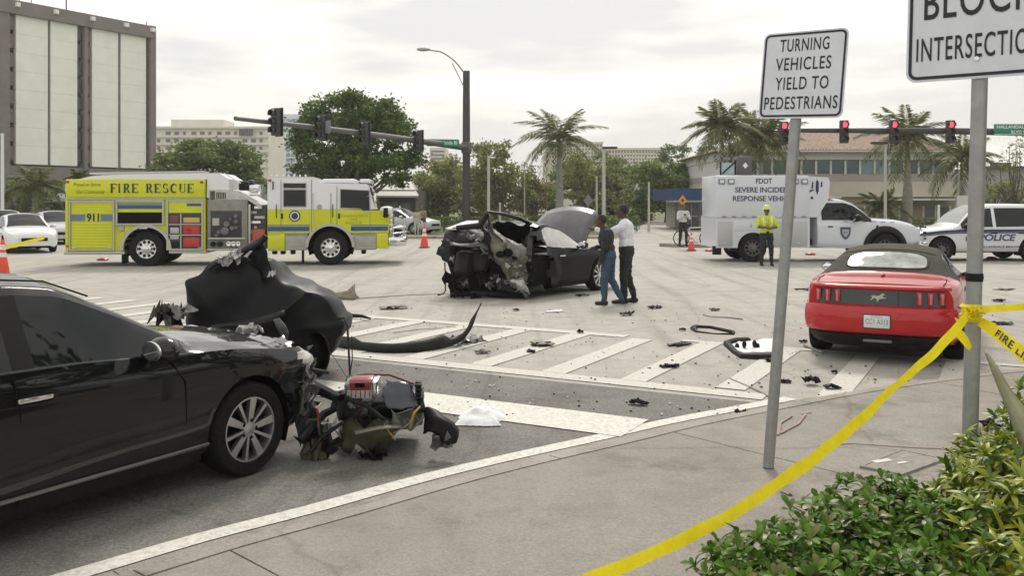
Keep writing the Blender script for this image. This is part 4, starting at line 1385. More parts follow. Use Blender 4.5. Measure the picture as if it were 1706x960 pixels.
# arch ring and mudflap, filler cap, lamp
q = MB()
n = 22
rows = []
for k in range(n + 1):
    t = math.pi * 1.02 - math.pi * 1.04 * k / n
    rows.append([(rr * math.cos(t), SY + yy, .52 + rr * math.sin(t)) for rr, yy in ((.65, .03), (.65, -.03), (.74, -.03), (.74, .03))])
q.grid(rows, smooth=False)
q.build('arch_ring', M_ALU, fe)
q = MB()
rows = [[(.66 * math.cos(R(200 - 220 * k / 14)), y, .52 + .66 * math.sin(R(200 - 220 * k / 14))) for y in (SY + .03, SY + .75)] for k in range(15)]
q.grid(rows)
q.add([r[1] for r in rows], [tuple(range(15))])
q.build('wheel_well', M_DARK, fe)
face('side_lamp', -.20, .05, 1.12, 1.22, M_LAMP, .03, bevel=.02, depth=.05)
face('marker_lamp', .50, .57, .90, .95, M_AMBER, .02, bevel=.01, depth=.03)
q = MB().lathe([(.10, 0), (.09, -.02), (0, -.022)], (-.72, SY + .02, 1.14), 'y', 20)
q.build('fuel_cap', M_BEIGE, fe)
fbox('mud_flap', -.72, -.70, .08, .48, M_BLACKP, SY + .05, SY + .65, .004)
# pump panel
fbox('pump_house', 1.76, 2.95, .50, 2.0, mat('pump_housing', (.24, .23, .205), .5, .2, var=.15, vscale=6), SY + .06, -SY - .06, .02)
pp = face('pump_panel', 1.86, 2.78, .86, 1.66, mat('pump_black', (.03, .032, .035), .45), .0, bevel=.01, depth=.04, y=SY + .05)
q = MB()
for x, z, r in [(2.62, 1.50, .06), (2.62, 1.34, .06), (2.35, 1.26, .09), (2.5, 1.14, .07), (2.30, 1.05, .12), (2.62, 1.16, .05), (2.12, 1.02, .06), (2.05, .92, .05), (2.46, 1.42, .04)]:
    q.lathe([(r, SY + .02), (r, SY - .03), (r * .8, SY - .04), (0, SY - .03)], (x, 0, z), 'y', 16)
q.build('gauge', mat('gauge_dull', (.16, .16, .155), .4, .5), pp)
face('instruction_plate', 1.92, 2.12, 1.22, 1.44, mat('plate_pale', (.45, .43, .36), .5), .012, pp, depth=.01, y=SY + .05)
fbox('pump_rail', 1.80, 2.9, .80, .85, M_ALU, SY - .02, SY + .1, .01)
for k, x in enumerate((1.95, 2.15, 2.42, 2.56, 2.70)):
    q = MB().lathe([(.075, SY + .05), (.075, SY - .06), (.055, SY - .07), (0, SY - .05)], (x, 0, .66), 'y', 16)
    q.build('hose_outlet', M_CHROME if k > 1 else M_BLACKP, fe)
fbox('panel_sill', 1.76, 2.95, .46, .52, M_ALU, SY, -SY, .01)
q = MB()
q.prism([(1.80, 1.98), (2.95, 1.98), (3.35, 1.72), (3.35, 1.84), (2.5, 2.30), (1.80, 2.30)], SY + .12, -SY - .12, 'y')
q.build('top_deck', mat('pale_deck', (.52, .51, .48), .5, var=.1, vscale=8), fe)
dk = [o for o in fe.children if o.name.startswith('top_deck')][-1]
for k in range(6):
    face('louvre', 2.02 + k * .05, 2.045 + k * .05, 2.02, 2.22, M_DARK, .008, dk, depth=.01, y=SY + .12)
face('label_panel', 1.84, 1.98, 1.98, 2.26, mat('label_dark', (.08, .06, .05), .5), .008, dk, depth=.01, y=SY + .12)
for k, (c, s, m) in enumerate([((2.75, -.6, 2.42), (.3, .3, .28), M_BLACKP), ((3.05, -.5, 2.36), (.34, .4, .2), M_CHROME), ((3.1, -.7, 2.16), (.34, .3, .1), M_CHROME), ((2.9, -.3, 2.5), (.2, .3, .22), M_NAVYT), ((3.2, -.55, 2.22), (.1, .1, .3), M_CHROME)]):
    MB().box(c, s, 0, .05).build('deck_fitting', m, fe)
q = MB()
q.tube([(2.45, -.9, 2.32), (2.7, -.9, 2.5), (2.2, -.9, 2.8)], .02, 6)
q.build('grab_rail', M_CHROME, fe)
# gap between pump and cab: struts, hose ends
fbox('rear_frame', 2.98, 3.48, .5, 1.84, mat('gap_dark', (.06, .06, .06), .6), SY + .25, -SY - .25, .02)
for k in range(8):
    z = .66 + .15 * k
    face('gap_fitting', 3.02 + .1 * (k % 2), 3.2 + .12 * (k % 3), z, z + .09, [M_BEIGE, M_CHROME, M_ALU][k % 3], .02, bevel=.02, depth=.12, y=SY + .2)
fbox('gap_post', 2.97, 3.03, .5, 1.86, M_ALU, SY + .08, SY + .2, .01)
face('gap_cover', 3.05, 3.44, .72, 1.1, mat('red_cover', (.45, .10, .07), .6), .03, bevel=.03, depth=.12, y=SY + .2)
# cab
CABP = arch_profile(3.55, 7.05, .98, 1.70, 5.42, .64, .53)
q = MB()
prof = [(3.55, .98), (4.78, .98)]
for k in range(17):
    t = math.pi * .78 - math.pi * .56 * k / 16
    prof.append((5.42 + .67 * math.cos(t), .53 + .67 * math.sin(t)))
prof += [(6.06, .98), (7.18, .98), (7.2, 1.45), (7.05, 1.66), (5.9, 1.70), (3.55, 1.70)]
prof = [p for i, p in enumerate(prof) if not (2 <= i <= 18 and p[1] < .98)]
q.prism(prof, SY, -SY, 'y')
cabl = q.build('cab_lower', M_LIME, fe)
q = MB()
q.prism([(3.55, 1.705), (5.9, 1.705), (6.85, 1.705), (6.62, 2.3), (6.5, 2.48), (5.1, 2.5), (4.95, 2.66), (3.55, 2.66)], SY + .005, -SY - .005, 'y')
cabu = q.build('cab_upper', M_FWHITE, fe)
for x0, x1, nm in ((3.60, 4.92, 'crew_door'), (5.30, 6.32, 'front_door')):
    pass
def win(x0, x1, z0, z1, nm='cab_window', poly=None):
    q = MB()
    pl = poly or [(x0, z0), (x1, z0), (x1, z1), (x0, z1)]
    q.prism(pl, SY - .003, SY + .03, 'y')
    w_ = q.build(nm, M_GLASSD, cabu)
    cx_, cz_ = sum(p[0] for p in pl) / len(pl), sum(p[1] for p in pl) / len(pl)
    q = MB()
    pts = [Vector((p[0], SY - .008, p[1])) for p in pl]
    for a, b in zip(pts, pts[1:] + pts[:1]):
        q.tube([a, b], .014, 6)
    q.build('window_seal', M_BLACKP if nm == 'x' else M_ALU, w_)
win(4.02, 4.70, 1.78, 2.30)
win(4.02, 4.70, 2.34, 2.50)
win(0, 0, 0, 0, poly=[(5.72, 1.74), (6.30, 1.72), (6.50, 1.60), (6.62, 1.62), (6.60, 2.28), (5.72, 2.32)])
q = MB()
q.prism([(6.74, 1.85), (6.84, 1.80), (6.66, 2.36), (6.60, 2.36)], SY - .003, SY + .02, 'y')
q.build('quarter_light', M_GLASSD, cabu)
q = MB()
q.add([(6.87, -1.05, 1.72), (6.87, 1.05, 1.72), (6.645, 1.05, 2.3), (6.645, -1.05, 2.3)], [(0, 1, 2, 3)])
q.build('windshield', M_GLASSD, cabu)
# yellow sweep, stripes, seams
sw = face('front_fender', 6.35, 7.12, 1.0, 1.66, M_LIME, .004, cabl)
for x0, x1 in ((3.56, 4.80), (6.04, 7.16)):
    face('stripe', x0, x1, 1.04, 1.18, M_BLUE, .006, cabl, depth=.006)
    face('stripe', x0, x1, 1.20, 1.235, M_GREYS, .006, cabl, depth=.006)
q = MB()
for x, z0, z1 in ((3.95, 1.0, 2.6), (4.86, 1.0, 2.6), (5.44, 1.2, 2.2), (5.62, 1.2, 2.4), (6.62, 1.0, 1.62)):
    q.box((x, SY - .003, (z0 + z1) / 2), (.016, .012, z1 - z0))
q.build('door_seam', mat('seam_grey', (.16, .17, .16), .6), cabl)
for x, z in ((3.98, 1.5), (5.68, 1.5)):
    face('door_handle', x - .02, x + .03, z - .08, z + .08, M_BLACKP, .03, cabl, .01, .04)
q = MB()
for x in (3.82, 5.5):
    q.tube([(x, SY - .05, 1.45), (x, SY - .06, 1.7), (x, SY - .05, 1.86)], .014, 6)
q.tube([(3.72, SY - .05, 2.3), (3.72, SY - .05, 2.55)], .02, 6)
q.build('grab_rail', M_BLACKP, cabl)
q = MB()
q.lathe([(.17, SY - .006), (.17, SY - .01), (.135, SY - .01), (.135, SY - .006)], (4.36, 0, 1.5), 'y', 28, 0, False)
q.lathe([(.10, SY - .006), (.1, SY - .01), (0, SY - .01)], (4.36, 0, 1.5), 'y', 24, 0, False)
q.lathe([(.135, SY - .004), (.135, SY - .007), (0, SY - .007)], (4.36, 0, 1.5), 'y', 24, 1, False)
q.build('crest', [M_NAVYT, M_FWHITE], cabl)
q = MB().lathe([(.075, SY - .005), (.07, SY - .02), (.05, SY - .02), (.05, SY - .008), (0, SY - .008)], (5.1, 0, 1.78), 'y', 20)
q.build('round_badge', M_BEIGE, cabl)
M_GOLD = mat('gold_letters', (.36, .32, .06), .4)
text('HALLANDALE BEACH', cabl, M_GOLD, (6.13, SY - .008, 1.47), (R(90), 0, 0), .07, .84, bold=.01)
text('FIRE', cabl, M_GOLD, (6.13, SY - .008, 1.37), (R(90), 0, 0), .055, .2, bold=.01)
text('RESCUE', cabl, M_GOLD, (6.13, SY - .008, 1.26), (R(90), 0, 0), .07, .5, bold=.01)
# big serif lettering, drawn stroke by stroke
def serif(q, ch, x, w, h, y):
    T, t, sf = .17 * w if ch not in 'I' else .42 * w, .085 * h, .09 * w
    def bar(x0, x1, z0, z1): q.add([(x + x0, y, z0), (x + x1, y, z0), (x + x1, y, z1), (x + x0, y, z1)], [(0, 1, 2, 3)])
    def arc(cx_, cz_, rx_, rz_, a0, a1, th0, th1, n=18):
        rows = []
        for k in range(n + 1):
            f = k / n
            a = R(a0 + (a1 - a0) * f)
            th = th0 + (th1 - th0) * math.sin(math.pi * f)
            rows.append([(x + cx_ + (rx_ + s * th / 2) * math.cos(a), y, cz_ + (rz_ + s * th / 2) * math.sin(a)) for s in (-1, 1)])
        q.grid(rows, 0, False)
    S = .16 * w
    def stem(x0, top=True, bot=True, th=None):
        th = th or .27 * w
        bar(x0, x0 + th, t if bot else 0, h - t if top else h)
        if top: bar(x0 - sf, x0 + th + sf, h - t, h)
        if bot: bar(x0 - sf, x0 + th + sf, 0, t)
    if ch == 'I': stem(.0, th=.25 * .62 * h)
    if ch in 'FE':
        stem(sf)
        bar(sf + .19 * w + sf, w, h - t, h); bar(w - .05 * w, w, h - .24 * h, h - t)
        bar(sf + .19 * w, w * .72, h * .5 - t * .5, h * .5 + t * .5); bar(w * .68, w * .72, h * .39, h * .61)
        if ch == 'E':
            bar(sf + .19 * w + sf, w, 0, t); bar(w - .05 * w, w, t, .24 * h)
    if ch == 'R':
        stem(sf)
        arc(sf + .19 * w + .2 * w, h * .745, .28 * w, h * .232, 90, -90, t, .27 * w)
        bar(sf + .19 * w + sf, sf + .4 * w, h - t, h); bar(sf + .19 * w, sf + .4 * w, h * .487, h * .54)
        q.add([(x + .42 * w, y, h * .5), (x + .64 * w, y, h * .5), (x + 1.0 * w, y, 0), (x + .76 * w, y, 0)], [(0, 1, 2, 3)])
        bar(.74 * w, 1.06 * w, 0, t)
    if ch == 'C': 
        arc(.52 * w, h * .5, .44 * w, h * .46, 48, 312, t, .28 * w, 26); bar(.84 * w, .9 * w, h * .66, h * .96)
    if ch == 'U':
        for x0, th in ((sf, .27 * w), (.84 * w, .10 * w)):
            bar(x0, x0 + th, h * .34, h - t); bar(x0 - sf, x0 + th + sf, h - t, h)
        arc(sf + .095 * w + .36 * w, h * .34, .375 * w, h * .31, 180, 360, .12 * w, .09 * w)
    if ch == 'S':
        arc(.48 * w, h * .735, .31 * w, h * .235, 40, 250, t, .2 * w); arc(.48 * w, h * .265, .34 * w, h * .235, 70, -140, .16 * w, .22 * w)
        bar(.74 * w, .8 * w, h * .74, h * .97); bar(.12 * w, .18 * w, h * .03, h * .28)
q = MB()
xx = 0.
for ch in 'FIRE RESCUE':
    wd_ = {'I': .09, ' ': .13}.get(ch, .20)
    if ch != ' ': serif(q, ch, xx, wd_, .27, 0)
    xx += wd_ + .052
sfl = q.build('lettering', M_NAVYT, fe, (-1.02, SY - .032, 2.20), fix=False)
sfl.scale = (2.46 / xx, 1, 1)
text('Proud to Serve', fe, mat('green_script', (.10, .16, .02), .5), (-1.68, SY - .032, 2.40), (R(90), 0, 0), .10, .78, shear=.3)
text('Our Community', fe, mat('green_script', (.10, .16, .02), .5), (-1.58, SY - .032, 2.18), (R(90), 0, 0), .10, .82, shear=.3)
# below the cab doors
fbox('step_box', 3.55, 4.06, .44, .975, M_LIME, bevel=.015)
fbox('step_panel', 4.07, 4.74, .46, .975, M_BEIGE, SY + .02, -SY - .02, .015)
fbox('step_panel', 6.12, 6.80, .46, .975, M_BEIGE, SY + .02, -SY - .02, .015)
fbox('corner_box', 6.81, 7.16, .5, .975, M_LIME, bevel=.015)
q = MB()
rows = []
for k in range(n + 1):
    t = math.pi * .99 - math.pi * .98 * k / n
    rows.append([(5.42 + rr * math.cos(t), SY + yy, .53 + rr * math.sin(t)) for rr, yy in ((.66, .03), (.66, -.04), (.75, -.04), (.75, .03))])
q.grid(rows, smooth=False)
q.build('arch_ring', M_ALU, fe)
q = MB()
rows = [[(5.42 + .67 * math.cos(R(200 - 220 * k / 14)), y, .53 + .67 * math.sin(R(200 - 220 * k / 14))) for y in (SY + .03, SY + .75)] for k in range(15)]
q.grid(rows)
q.add([r[1] for r in rows], [tuple(range(15))])
q.build('wheel_well', M_DARK, fe)
fbox('mud_flap', 4.56, 4.58, .06, .46, M_BLACKP, SY + .05, SY + .5, .004)
# nose, grille, bumper
q = MB()
q.box((7.08, 0, 1.66), (.36, 2.36, .26), 0, .12, seg=3)
q.build('nose_cowl', M_FWHITE, fe)
fbox('grille', 7.16, 7.30, .95, 1.55, M_CHROME, -.75, .75, .05)
for k in range(4):
    MB().box((7.24, -.98, 1.5 - k * .14), (.12, .22, .10), 0, .03).build('headlight', M_LAMP if k in (0, 2) else M_CHROME, fe)
fbox('bumper', 7.16, 7.72, .58, .86, M_CHROME, SY + .03, -SY - .03, .05)
face('bumper_lamp', 7.22, 7.42, .66, .76, M_BEIGE, .01, bevel=.02, depth=.04, y=SY + .03)
q = MB()
for z in (.95, 1.12):
    q.tube([(7.3, -1.1, z), (7.6, -1.0, z + .04), (7.68, -.6, z + .04), (7.68, .6, z + .04), (7.6, 1.0, z + .04)], .03, 8)
q.tube([(7.62, -.95, .86), (7.66, -.95, 1.3)], .02, 6)
q.build('bumper_rail', M_CHROME, fe)
for k, (c, s, m) in enumerate([((7.45, -.8, 1.0), (.25, .3, .22), M_BLACKP), ((7.5, -.5, 1.12), (.2, .3, .16), M_CHROME), ((7.42, -1.0, .92), (.2, .16, .1), M_NAVYT)]):
    MB().box(c, s, 0, .05).build('siren_fitting', m, fe)
q = MB()
q.box((7.10, -1.36, 1.60), (.14, .1, .30), 0, .03)
q.tube([(7.0, -1.2, 1.5), (7.1, -1.34, 1.5)], .02, 6)
q.build('mirror', M_BLACKP, fe)
# roof gear
fbox('roof_unit', 5.15, 6.15, 2.50, 2.64, M_FWHITE, -.95, .95, .05)
lb = fbox('light_bar', 6.28, 6.62, 2.52, 2.64, M_FWHITE, -.9, .9, .04)
for k in range(7):
    MB().box((3.62 + k * .17, -.9, 2.72), (.05, .05, .10), 0, .01).build('roof_clip', M_FWHITE, fe)
fbox('roof_rail', 3.56, 4.86, 2.66, 2.70, M_ALU, -.95, .95, .01)
# extra fittings: hoses, handles, rivets, corner lamps, mirrors
for x in (-2.05, -1.05, .70, 1.56):
    face('lift_bar', x - .05, x + .05, .545, .565, M_CHROME, .03, depth=.03, bevel=.006)
q = MB()
for k in range(38):
    q.ball((-2.26 + k * .105, SY - .02, 2.09), .008, 0, 5, 3)
    q.ball((-2.26 + k * .105, SY - .02, 2.56), .008, 0, 5, 3)
o = q.build('rivets', M_ALU, fe); o['kind'] = 'stuff'
for x, z, m in ((-2.24, 2.52, M_RED), (1.62, 2.52, M_RED), (-2.24, .62, M_RED), (3.62, 2.58, M_RED)):
    face('corner_lamp', x - .05, x + .05, z - .035, z + .035, m, .03, depth=.04, bevel=.012)
for x0, x1 in ((3.58, 3.93), (4.10, 4.70), (6.16, 6.76)):
    face('step_tread', x0, x1, .50, .53, M_ALU, .02, depth=.05)
    face('locker_seam', x0, x1, .93, .945, mat('seam_grey', (.16, .17, .16), .6), .003, depth=.01)
MB().tube([(4.9, SY - .06, 1.2), (4.9, SY - .07, 1.7), (4.9, SY - .06, 2.2)], .016, 6).build('grab_rail', M_CHROME, fe)
MB().tube([(6.52, SY - .02, 2.1), (6.75, SY - .22, 2.1), (6.78, SY - .24, 1.75)], .018, 6).build('mirror_arm', M_CHROME, fe)
MB().box((6.80, SY - .26, 1.98), (.08, .22, .42), 0, .03).build('mirror', M_CHROME, fe)
for k in range(3):
    MB().tube([(-1.9 + k * .05, -.4 + .3 * k, 2.80), (1.5, -.4 + .3 * k, 2.86)], .035, 6).build('roof_pipe', M_ALU, fe)
face('panel_seam', -.64, .64, 1.235, 1.245, mat('seam_grey', (.16, .17, .16), .6), -.028, depth=.01)
for x in (-.64, .58):
    face('panel_seam', x, x + .012, .5, 1.24, mat('seam_grey', (.16, .17, .16), .6), -.026, depth=.012)
# chassis, wheels
fbox('chassis', -2.0, 7.0, .5, .75, M_DARK, -.5, .5, .02)
fbox('undertray', -2.1, -.8, .46, .60, M_DARK, -1.0, 1.0, .02)
for x in (3.7, 3.95, 4.25, 6.4):
    MB().box((x, -.8, .40), (.14, .2, .16), 0, .03).build('tank_fitting', M_BLACKP, fe)
for sd in (1, -1):
    wheel(fe, 0, sd * 1.04, .52, .34, sd, .56, m=M_CHROME, style='steel')
    wheel(fe, 0, sd * .62, .52, .30, sd, .56, m=M_BEIGE, style='steel')
    wheel(fe, 5.42, sd * 1.04, .53, .34, sd, .56, m=M_CHROME, style='steel')

# ================================================================== white incident response truck
M_TWH = mat('truck_white', (.66, .68, .74), .35, coat=.3)
M_TGR = mat('truck_locker', (.50, .51, .53), .4, .2)
fd_w = G(1253, 437)
fd = thing('response_truck', 'white box-bodied incident response truck behind the man in the yellow vest', 'truck', fd_w + Vector((0, 1.0, 0)), R(1))
SYF = -1.02
def tbox(name, x0, x1, z0, z1, m, y0=SYF, y1=-SYF, bevel=.02, parent=None):
    return MB().box(((x0 + x1) / 2, (y0 + y1) / 2, (z0 + z1) / 2), (x1 - x0, abs(y1 - y0), z1 - z0), 0, bevel).build(name, m, parent or fd)
def tface(name, x0, x1, z0, z1, m, proud=.006, parent=None, bevel=0., depth=.02, y=None):
    y = SYF if y is None else y
    return MB().box(((x0 + x1) / 2, y - proud + depth / 2, (z0 + z1) / 2), (x1 - x0, depth, z1 - z0), 0, bevel).build(name, m, parent or fd)
bx = tbox('box_body', -1.17, 1.80, 1.44, 2.78, M_TWH, bevel=.03)
q = MB()
q.prism([(1.80, 1.44), (2.10, 1.44), (2.46, 2.02), (2.50, 2.60), (2.44, 2.72), (1.80, 2.755)], SYF + .06, -SYF - .06, 'y')
q.build('cab_fairing', M_TWH, fd)
q = MB()
q.prism(arch_profile(-1.19, 1.82, .46, 1.40, 0, .50, .46), SYF - .03, -SYF + .03, 'y')
lo = q.build('locker_body', M_TWH, fd)
tbox('rub_rail', -1.19, 1.82, 1.395, 1.445, M_TGR, SYF - .04, -SYF + .04, .01)
for k in range(9):
    tface('reflector', -1.0 + k * .32, -.86 + k * .32, 1.445, 1.465, mat('reflector_dark', (.15, .05, .06), .4), .05, depth=.012)
for x0, x1, z0, z1 in ((-1.13, -.66, .50, 1.32), (.62, 1.16, .5, 1.32), (1.18, 1.74, .5, 1.32)):
    d = tface('locker_door', x0, x1, z0, z1, M_TGR, .045, lo, .01)
    tface('latch', (x0 + x1) / 2 - .04, (x0 + x1) / 2 + .04, .60, .64, M_CHROME, .055, d, .004, .01)
tface('locker_door', -.62, .56, 1.0, 1.34, M_TWH, .04, lo, .01)
tface('lock_plate', -.10, -.04, 1.12, 1.24, M_TGR, .05, lo, .005)
text('FDOT', bx, M_NAVYT, (.36, SYF - .006, 2.52), (R(90), 0, 0), .16, .52, bold=.02)
text('SEVERE INCIDENT', bx, M_NAVYT, (.36, SYF - .006, 2.24), (R(90), 0, 0), .16, 1.86, bold=.02)
text('RESPONSE VEHICLE', bx, M_NAVYT, (.36, SYF - .006, 1.96), (R(90), 0, 0), .16, 2.0, bold=.02)
for x in (-1.0, -.70, 1.36, 1.66):
    q = MB().box((x, SYF - .02, 2.58), (.22, .05, .17), 0, .03)
    l_ = q.build('warning_lamp', M_GREYS, fd)
    MB().box((x, SYF - .045, 2.58), (.14, .02, .10), 0, .01).build('lamp_lens', M_LAMP, l_)
# tools painted on the fairing: three dark emblems
q = MB()
yy = SYF + .052
q.prism([(2.04, 2.30), (2.09, 2.15), (2.14, 2.30), (2.14, 2.56), (2.09, 2.66), (2.04, 2.56)], yy, yy + .006, 'y')
q.prism([(1.90, 2.36), (1.96, 2.36), (1.97, 2.55), (1.93, 2.6)], yy, yy + .006, 'y')
q.prism([(2.20, 2.40), (2.25, 2.42), (2.26, 2.60), (2.21, 2.56)], yy, yy + .006, 'y')
q.prism([(1.84, 2.24), (1.98, 2.30), (1.96, 2.34), (1.84, 2.30)], yy, yy + .006, 'y')
q.prism([(1.88, 2.02), (1.96, 2.02), (1.96, 2.10), (1.88, 2.10)], yy, yy + .006, 'y')
q.build('tool_emblem', M_NAVYT, fd)
# roof case, mast
tbox('roof_case', -.28, .14, 2.80, 3.42, mat('brown_case', (.11, .095, .10), .6), -.4, .4, .03)
q = MB().prism([(-.07, 3.02), (.02, 3.12), (-.07, 3.22), (-.16, 3.12)], -.41, -.404, 'y')
q.build('case_placard', M_FWHITE, fd)
q = MB()
q.box((-.62, -.3, 3.0), (.44, .04, .42), 0)
q.build('roof_panel', mat('pale_glass', (.35, .45, .48), .15), fd)
q = MB()
for a, b in (((-.86, 2.8), (-.86, 3.22)), ((-.38, 2.8), (-.38, 3.3)), ((-.86, 2.80), (-.38, 2.80)), ((-.80, 2.86), (-.34, 3.28))):
    q.tube([(a[0], -.33, a[1]), (b[0], -.33, b[1])], .025, 6)
q.build('roof_frame', M_BLACKP, fd)
# cab and hood
fs = [sec(2.10, .98, 1.28, 1.90, .80, .50, .03), sec(2.35, .99, 1.28, 1.97, .79, .46, .04), sec(2.95, .99, 1.28, 1.97, .79, .44, .05), sec(3.25, .99, 1.28, 1.88, .80, .44, .05), sec(3.6, .99, 1.28, 1.62, .84, .44, .05),
      sec(3.92, .99, 1.27, 1.35, .90, .44, .05), sec(4.3, 1.0, 1.26, 1.31, .90, .46, .06), sec(4.8, 1.0, 1.22, 1.28, .88, .50, .06), sec(5.2, .98, 1.15, 1.20, .84, .55, .05), sec(5.38, .95, 1.05, 1.08, .82, .58, .03), sec(5.44, .92, .95, .97, .80, .62, .02)]
def fkey(i, j, side):
    if 6 <= j < 7 and .55 <= i < 4.7: return 'side_window#%d' % side
    if j >= 9 and 2.4 <= i < 4.9: return 'windshield'
    if j >= 9 and i >= 5.1: return 'hood'
    if 1 <= j < 5.5 and .4 <= i < 5.0: return 'door#%d' % side
    return 'cab'
FA = [(4.27, .46, .54)]
fp = car_shell(fd, fs, 5, 4, fkey, dict(cab=M_TWH, body=M_TWH, side_window=M_GLASSD, windshield=M_GLASSD, hood=M_TWH, door=M_TWH), FA)
wells(fd, FA, .97)
q = MB()
rows = []
for k in range(17):
    t = R(190 - 200 * k / 16)
    rows.append([(4.27 + rr * math.cos(t), yy, .46 + rr * math.sin(t)) for rr, yy in ((.53, -.95), (.53, -1.08), (.60, -1.09), (.70, -1.03), (.70, -.95))])
q.grid(rows)
q.build('fender_flare', M_BLACKP, fd)
tface('door_handle', 2.42, 2.60, 1.10, 1.16, M_BLACKP, .0, fp['door#-1'], .01, .04, y=-.985)
mirror_part(fd, 3.32, -1.16, 1.42, -1, M_BLACKP, 1.6)
q = MB().prism([(2.82, 1.12), (3.16, 1.12), (3.15, .90), (3.08, .78), (2.99, .72), (2.90, .78), (2.83, .90)], -1.004, -.99, 'y')
sh = q.build('door_shield', mat('shield_navy', (.06, .08, .13), .4), fd)
q = MB().prism([(2.88, 1.05), (3.10, 1.05), (3.09, .92), (3.04, .84), (2.99, .80), (2.94, .84), (2.89, .92)], -1.010, -1.0, 'y')
q.build('shield_face', mat('shield_grey', (.4, .42, .46), .4), sh)
text('FDOT', sh, M_NAVYT, (2.99, -1.013, .92), (R(90), 0, 0), .05, .13, bold=.02)
q = MB()
for sd in (1, -1):
    q.box((5.42, sd * .72, 1.0), (.10, .36, .22), 0, .03)
q.build('headlight', M_LAMP, fd)
tbox('grille', 5.38, 5.50, .70, 1.12, M_BLACKP, -.55, .55, .03)
tbox('front_bumper', 5.35, 5.66, .46, .68, M_CHROME, -1.0, 1.0, .05)
q = MB()
for y in (-.45, .45):
    q.box((5.66, y, .86), (.06, .06, .6), 0, .02)
for z in (.75, .95, 1.12):
    q.tube([(5.6, -.95, z), (5.69, -.6, z), (5.69, .6, z), (5.6, .95, z)], .03, 8)
q.build('bull_bar', M_BLACKP, fd)
lb = tbox('light_bar', 2.45, 2.75, 2.04, 2.12, mat('amber_bar', (.5, .2, .12), .3, coat=.4), -.7, .7, .02)
q = MB()
q.box((2.5, -.75, 2.07), (.9, .1, .03), 0, .01)
q.build('light_bar_rail', M_TWH, fd)
tface('hood_badge', 3.98, 4.05, 1.0, 1.18, M_BLACKP, .02, fd, .005, .02, y=-.99)
q = MB()
for k in range(6):
    q.box((3.0 + .3 * k, -1.003 , 1.30 - .012 * max(0, k - 3)), (.15, .02, .018))
q.build('pin_stripe', M_NAVYT, fd)
tbox('chassis', -1.0, 5.2, .52, .7, M_DARK, -.45, .45, .02)
tbox('mud_flap', -1.28, -1.0, .24, .52, M_BLACKP, -1.0, -.98 + .06, .01)
tbox('tow_step', -.66, -.36, .36, .46, M_BLACKP, -.9, -.4, .02)
for sd in (1, -1):
    wheel(fd, 0, sd * .88, .46, .26, sd, .58, m=mat('dull_steel_rim', (.18, .18, .18), .5, .6), style='steel')
    wheel(fd, 4.27, sd * .90, .46, .26, sd, .58, m=mat('dull_steel_rim', (.18, .18, .18), .5, .6), style='steel')

# ================================================================== white police SUV
pw = G(1570, 436)
po = thing('police_car', 'white police SUV with dark stripes at the right edge', 'police car', pw + Vector((1.47, .98, 0)), math.pi)
psx = [sec(-2.62, .88, .98, 1.02, .78, .42, .02), sec(-2.5, .95, 1.05, 1.50, .74, .36, .03), sec(-2.3, .97, 1.07, 1.72, .72, .33, .04), sec(-1.8, .98, 1.07, 1.79, .71, .32, .05), sec(-1.0, .98, 1.06, 1.81, .71, .32, .05), sec(-.3, .98, 1.05, 1.81, .71, .32, .05), sec(.15, .98, 1.05, 1.76, .72, .32, .05),
       sec(.55, .98, 1.05, 1.52, .76, .32, .05), sec(.88, .98, 1.05, 1.18, .84, .32, .05), sec(1.1, .98, 1.04, 1.09, .87, .33, .06), sec(1.5, .985, 1.0, 1.05, .86, .34, .06), sec(1.95, .97, .95, 1.0, .82, .36, .05), sec(2.25, .93, .85, .89, .76, .38, .04), sec(2.38, .86, .72, .75, .68, .42, .02)]
def pkey(i, j, side):
    if 6 <= j < 7 and 1.5 <= i < 7.8:
        if 2.9 < i < 3.25: return 'pillar#c%d' % side
        if 4.85 < i < 5.1: return 'pillar#b%d' % side
        return 'side_window#%d%d' % (0 if i < 3 else 1 if i < 5 else 2, side)
    if j >= 9 and 6.0 <= i < 8: return 'windshield'
    if j >= 9 and i >= 8.4: return 'hood'
    if j >= 9 and i < 1.9: return 'rear_window'
    if 1 <= j < 5.5 and 5.0 <= i < 8.2: return 'front_door#%d' % side
    if 1 <= j < 5.5 and 3.1 <= i < 5.0: return 'rear_door#%d' % side
    return 'body'
PA = [(1.47, .39, .46), (-1.48, .39, .46)]
M_PW = mat('police_white', (.72, .74, .77), .28, coat=.6)
ppz = car_shell(po, psx, 5, 4, pkey, dict(body=M_PW, pillar=M_PW, side_window=M_GLASSD, windshield=mat('pale_windshield', (.3, .32, .32), .05, spec=.8), hood=M_PW, rear_window=M_GLASSD, front_door=M_PW, rear_door=M_PW), PA)
wells(po, PA, .96)
MB().box((0, 0, .36), (4.4, 1.5, .16)).build('underbody', M_DARK, po)
for sd in (1, -1):
    for x in (1.47, -1.48):
        wheel(po, x, sd * .85, .39, .25, sd, .6, m=mat('dull_steel_rim', (.18, .18, .18), .5, .6), style='steel')
    mirror_part(po, .72, sd * 1.08, 1.14, sd, M_BLACKP, 1.3)
    handle_part(ppz['front_door#%d' % sd], -.2, sd * .98, .93, sd, M_BLACKP)
    handle_part(ppz['rear_door#%d' % sd], -1.1, sd * .98, .93, sd, M_BLACKP)
    MB().ball((2.22, sd * .72, .78), (.14, .14, .10)).build('headlight', M_LAMP, po)
q = MB()
for sd in (1, -1):
    for z, w_ in ((1.0, .08), (.93, .035)):
        q.tube([(2.2, sd * .90, z - .15), (2.0, sd * .965, z - .09), (1.5, sd * .985, z - .035), (.9, sd * .985, z), (-1.0, sd * .985, z + .01), (-2.4, sd * .965, z + .01)], w_ * .5, 6)
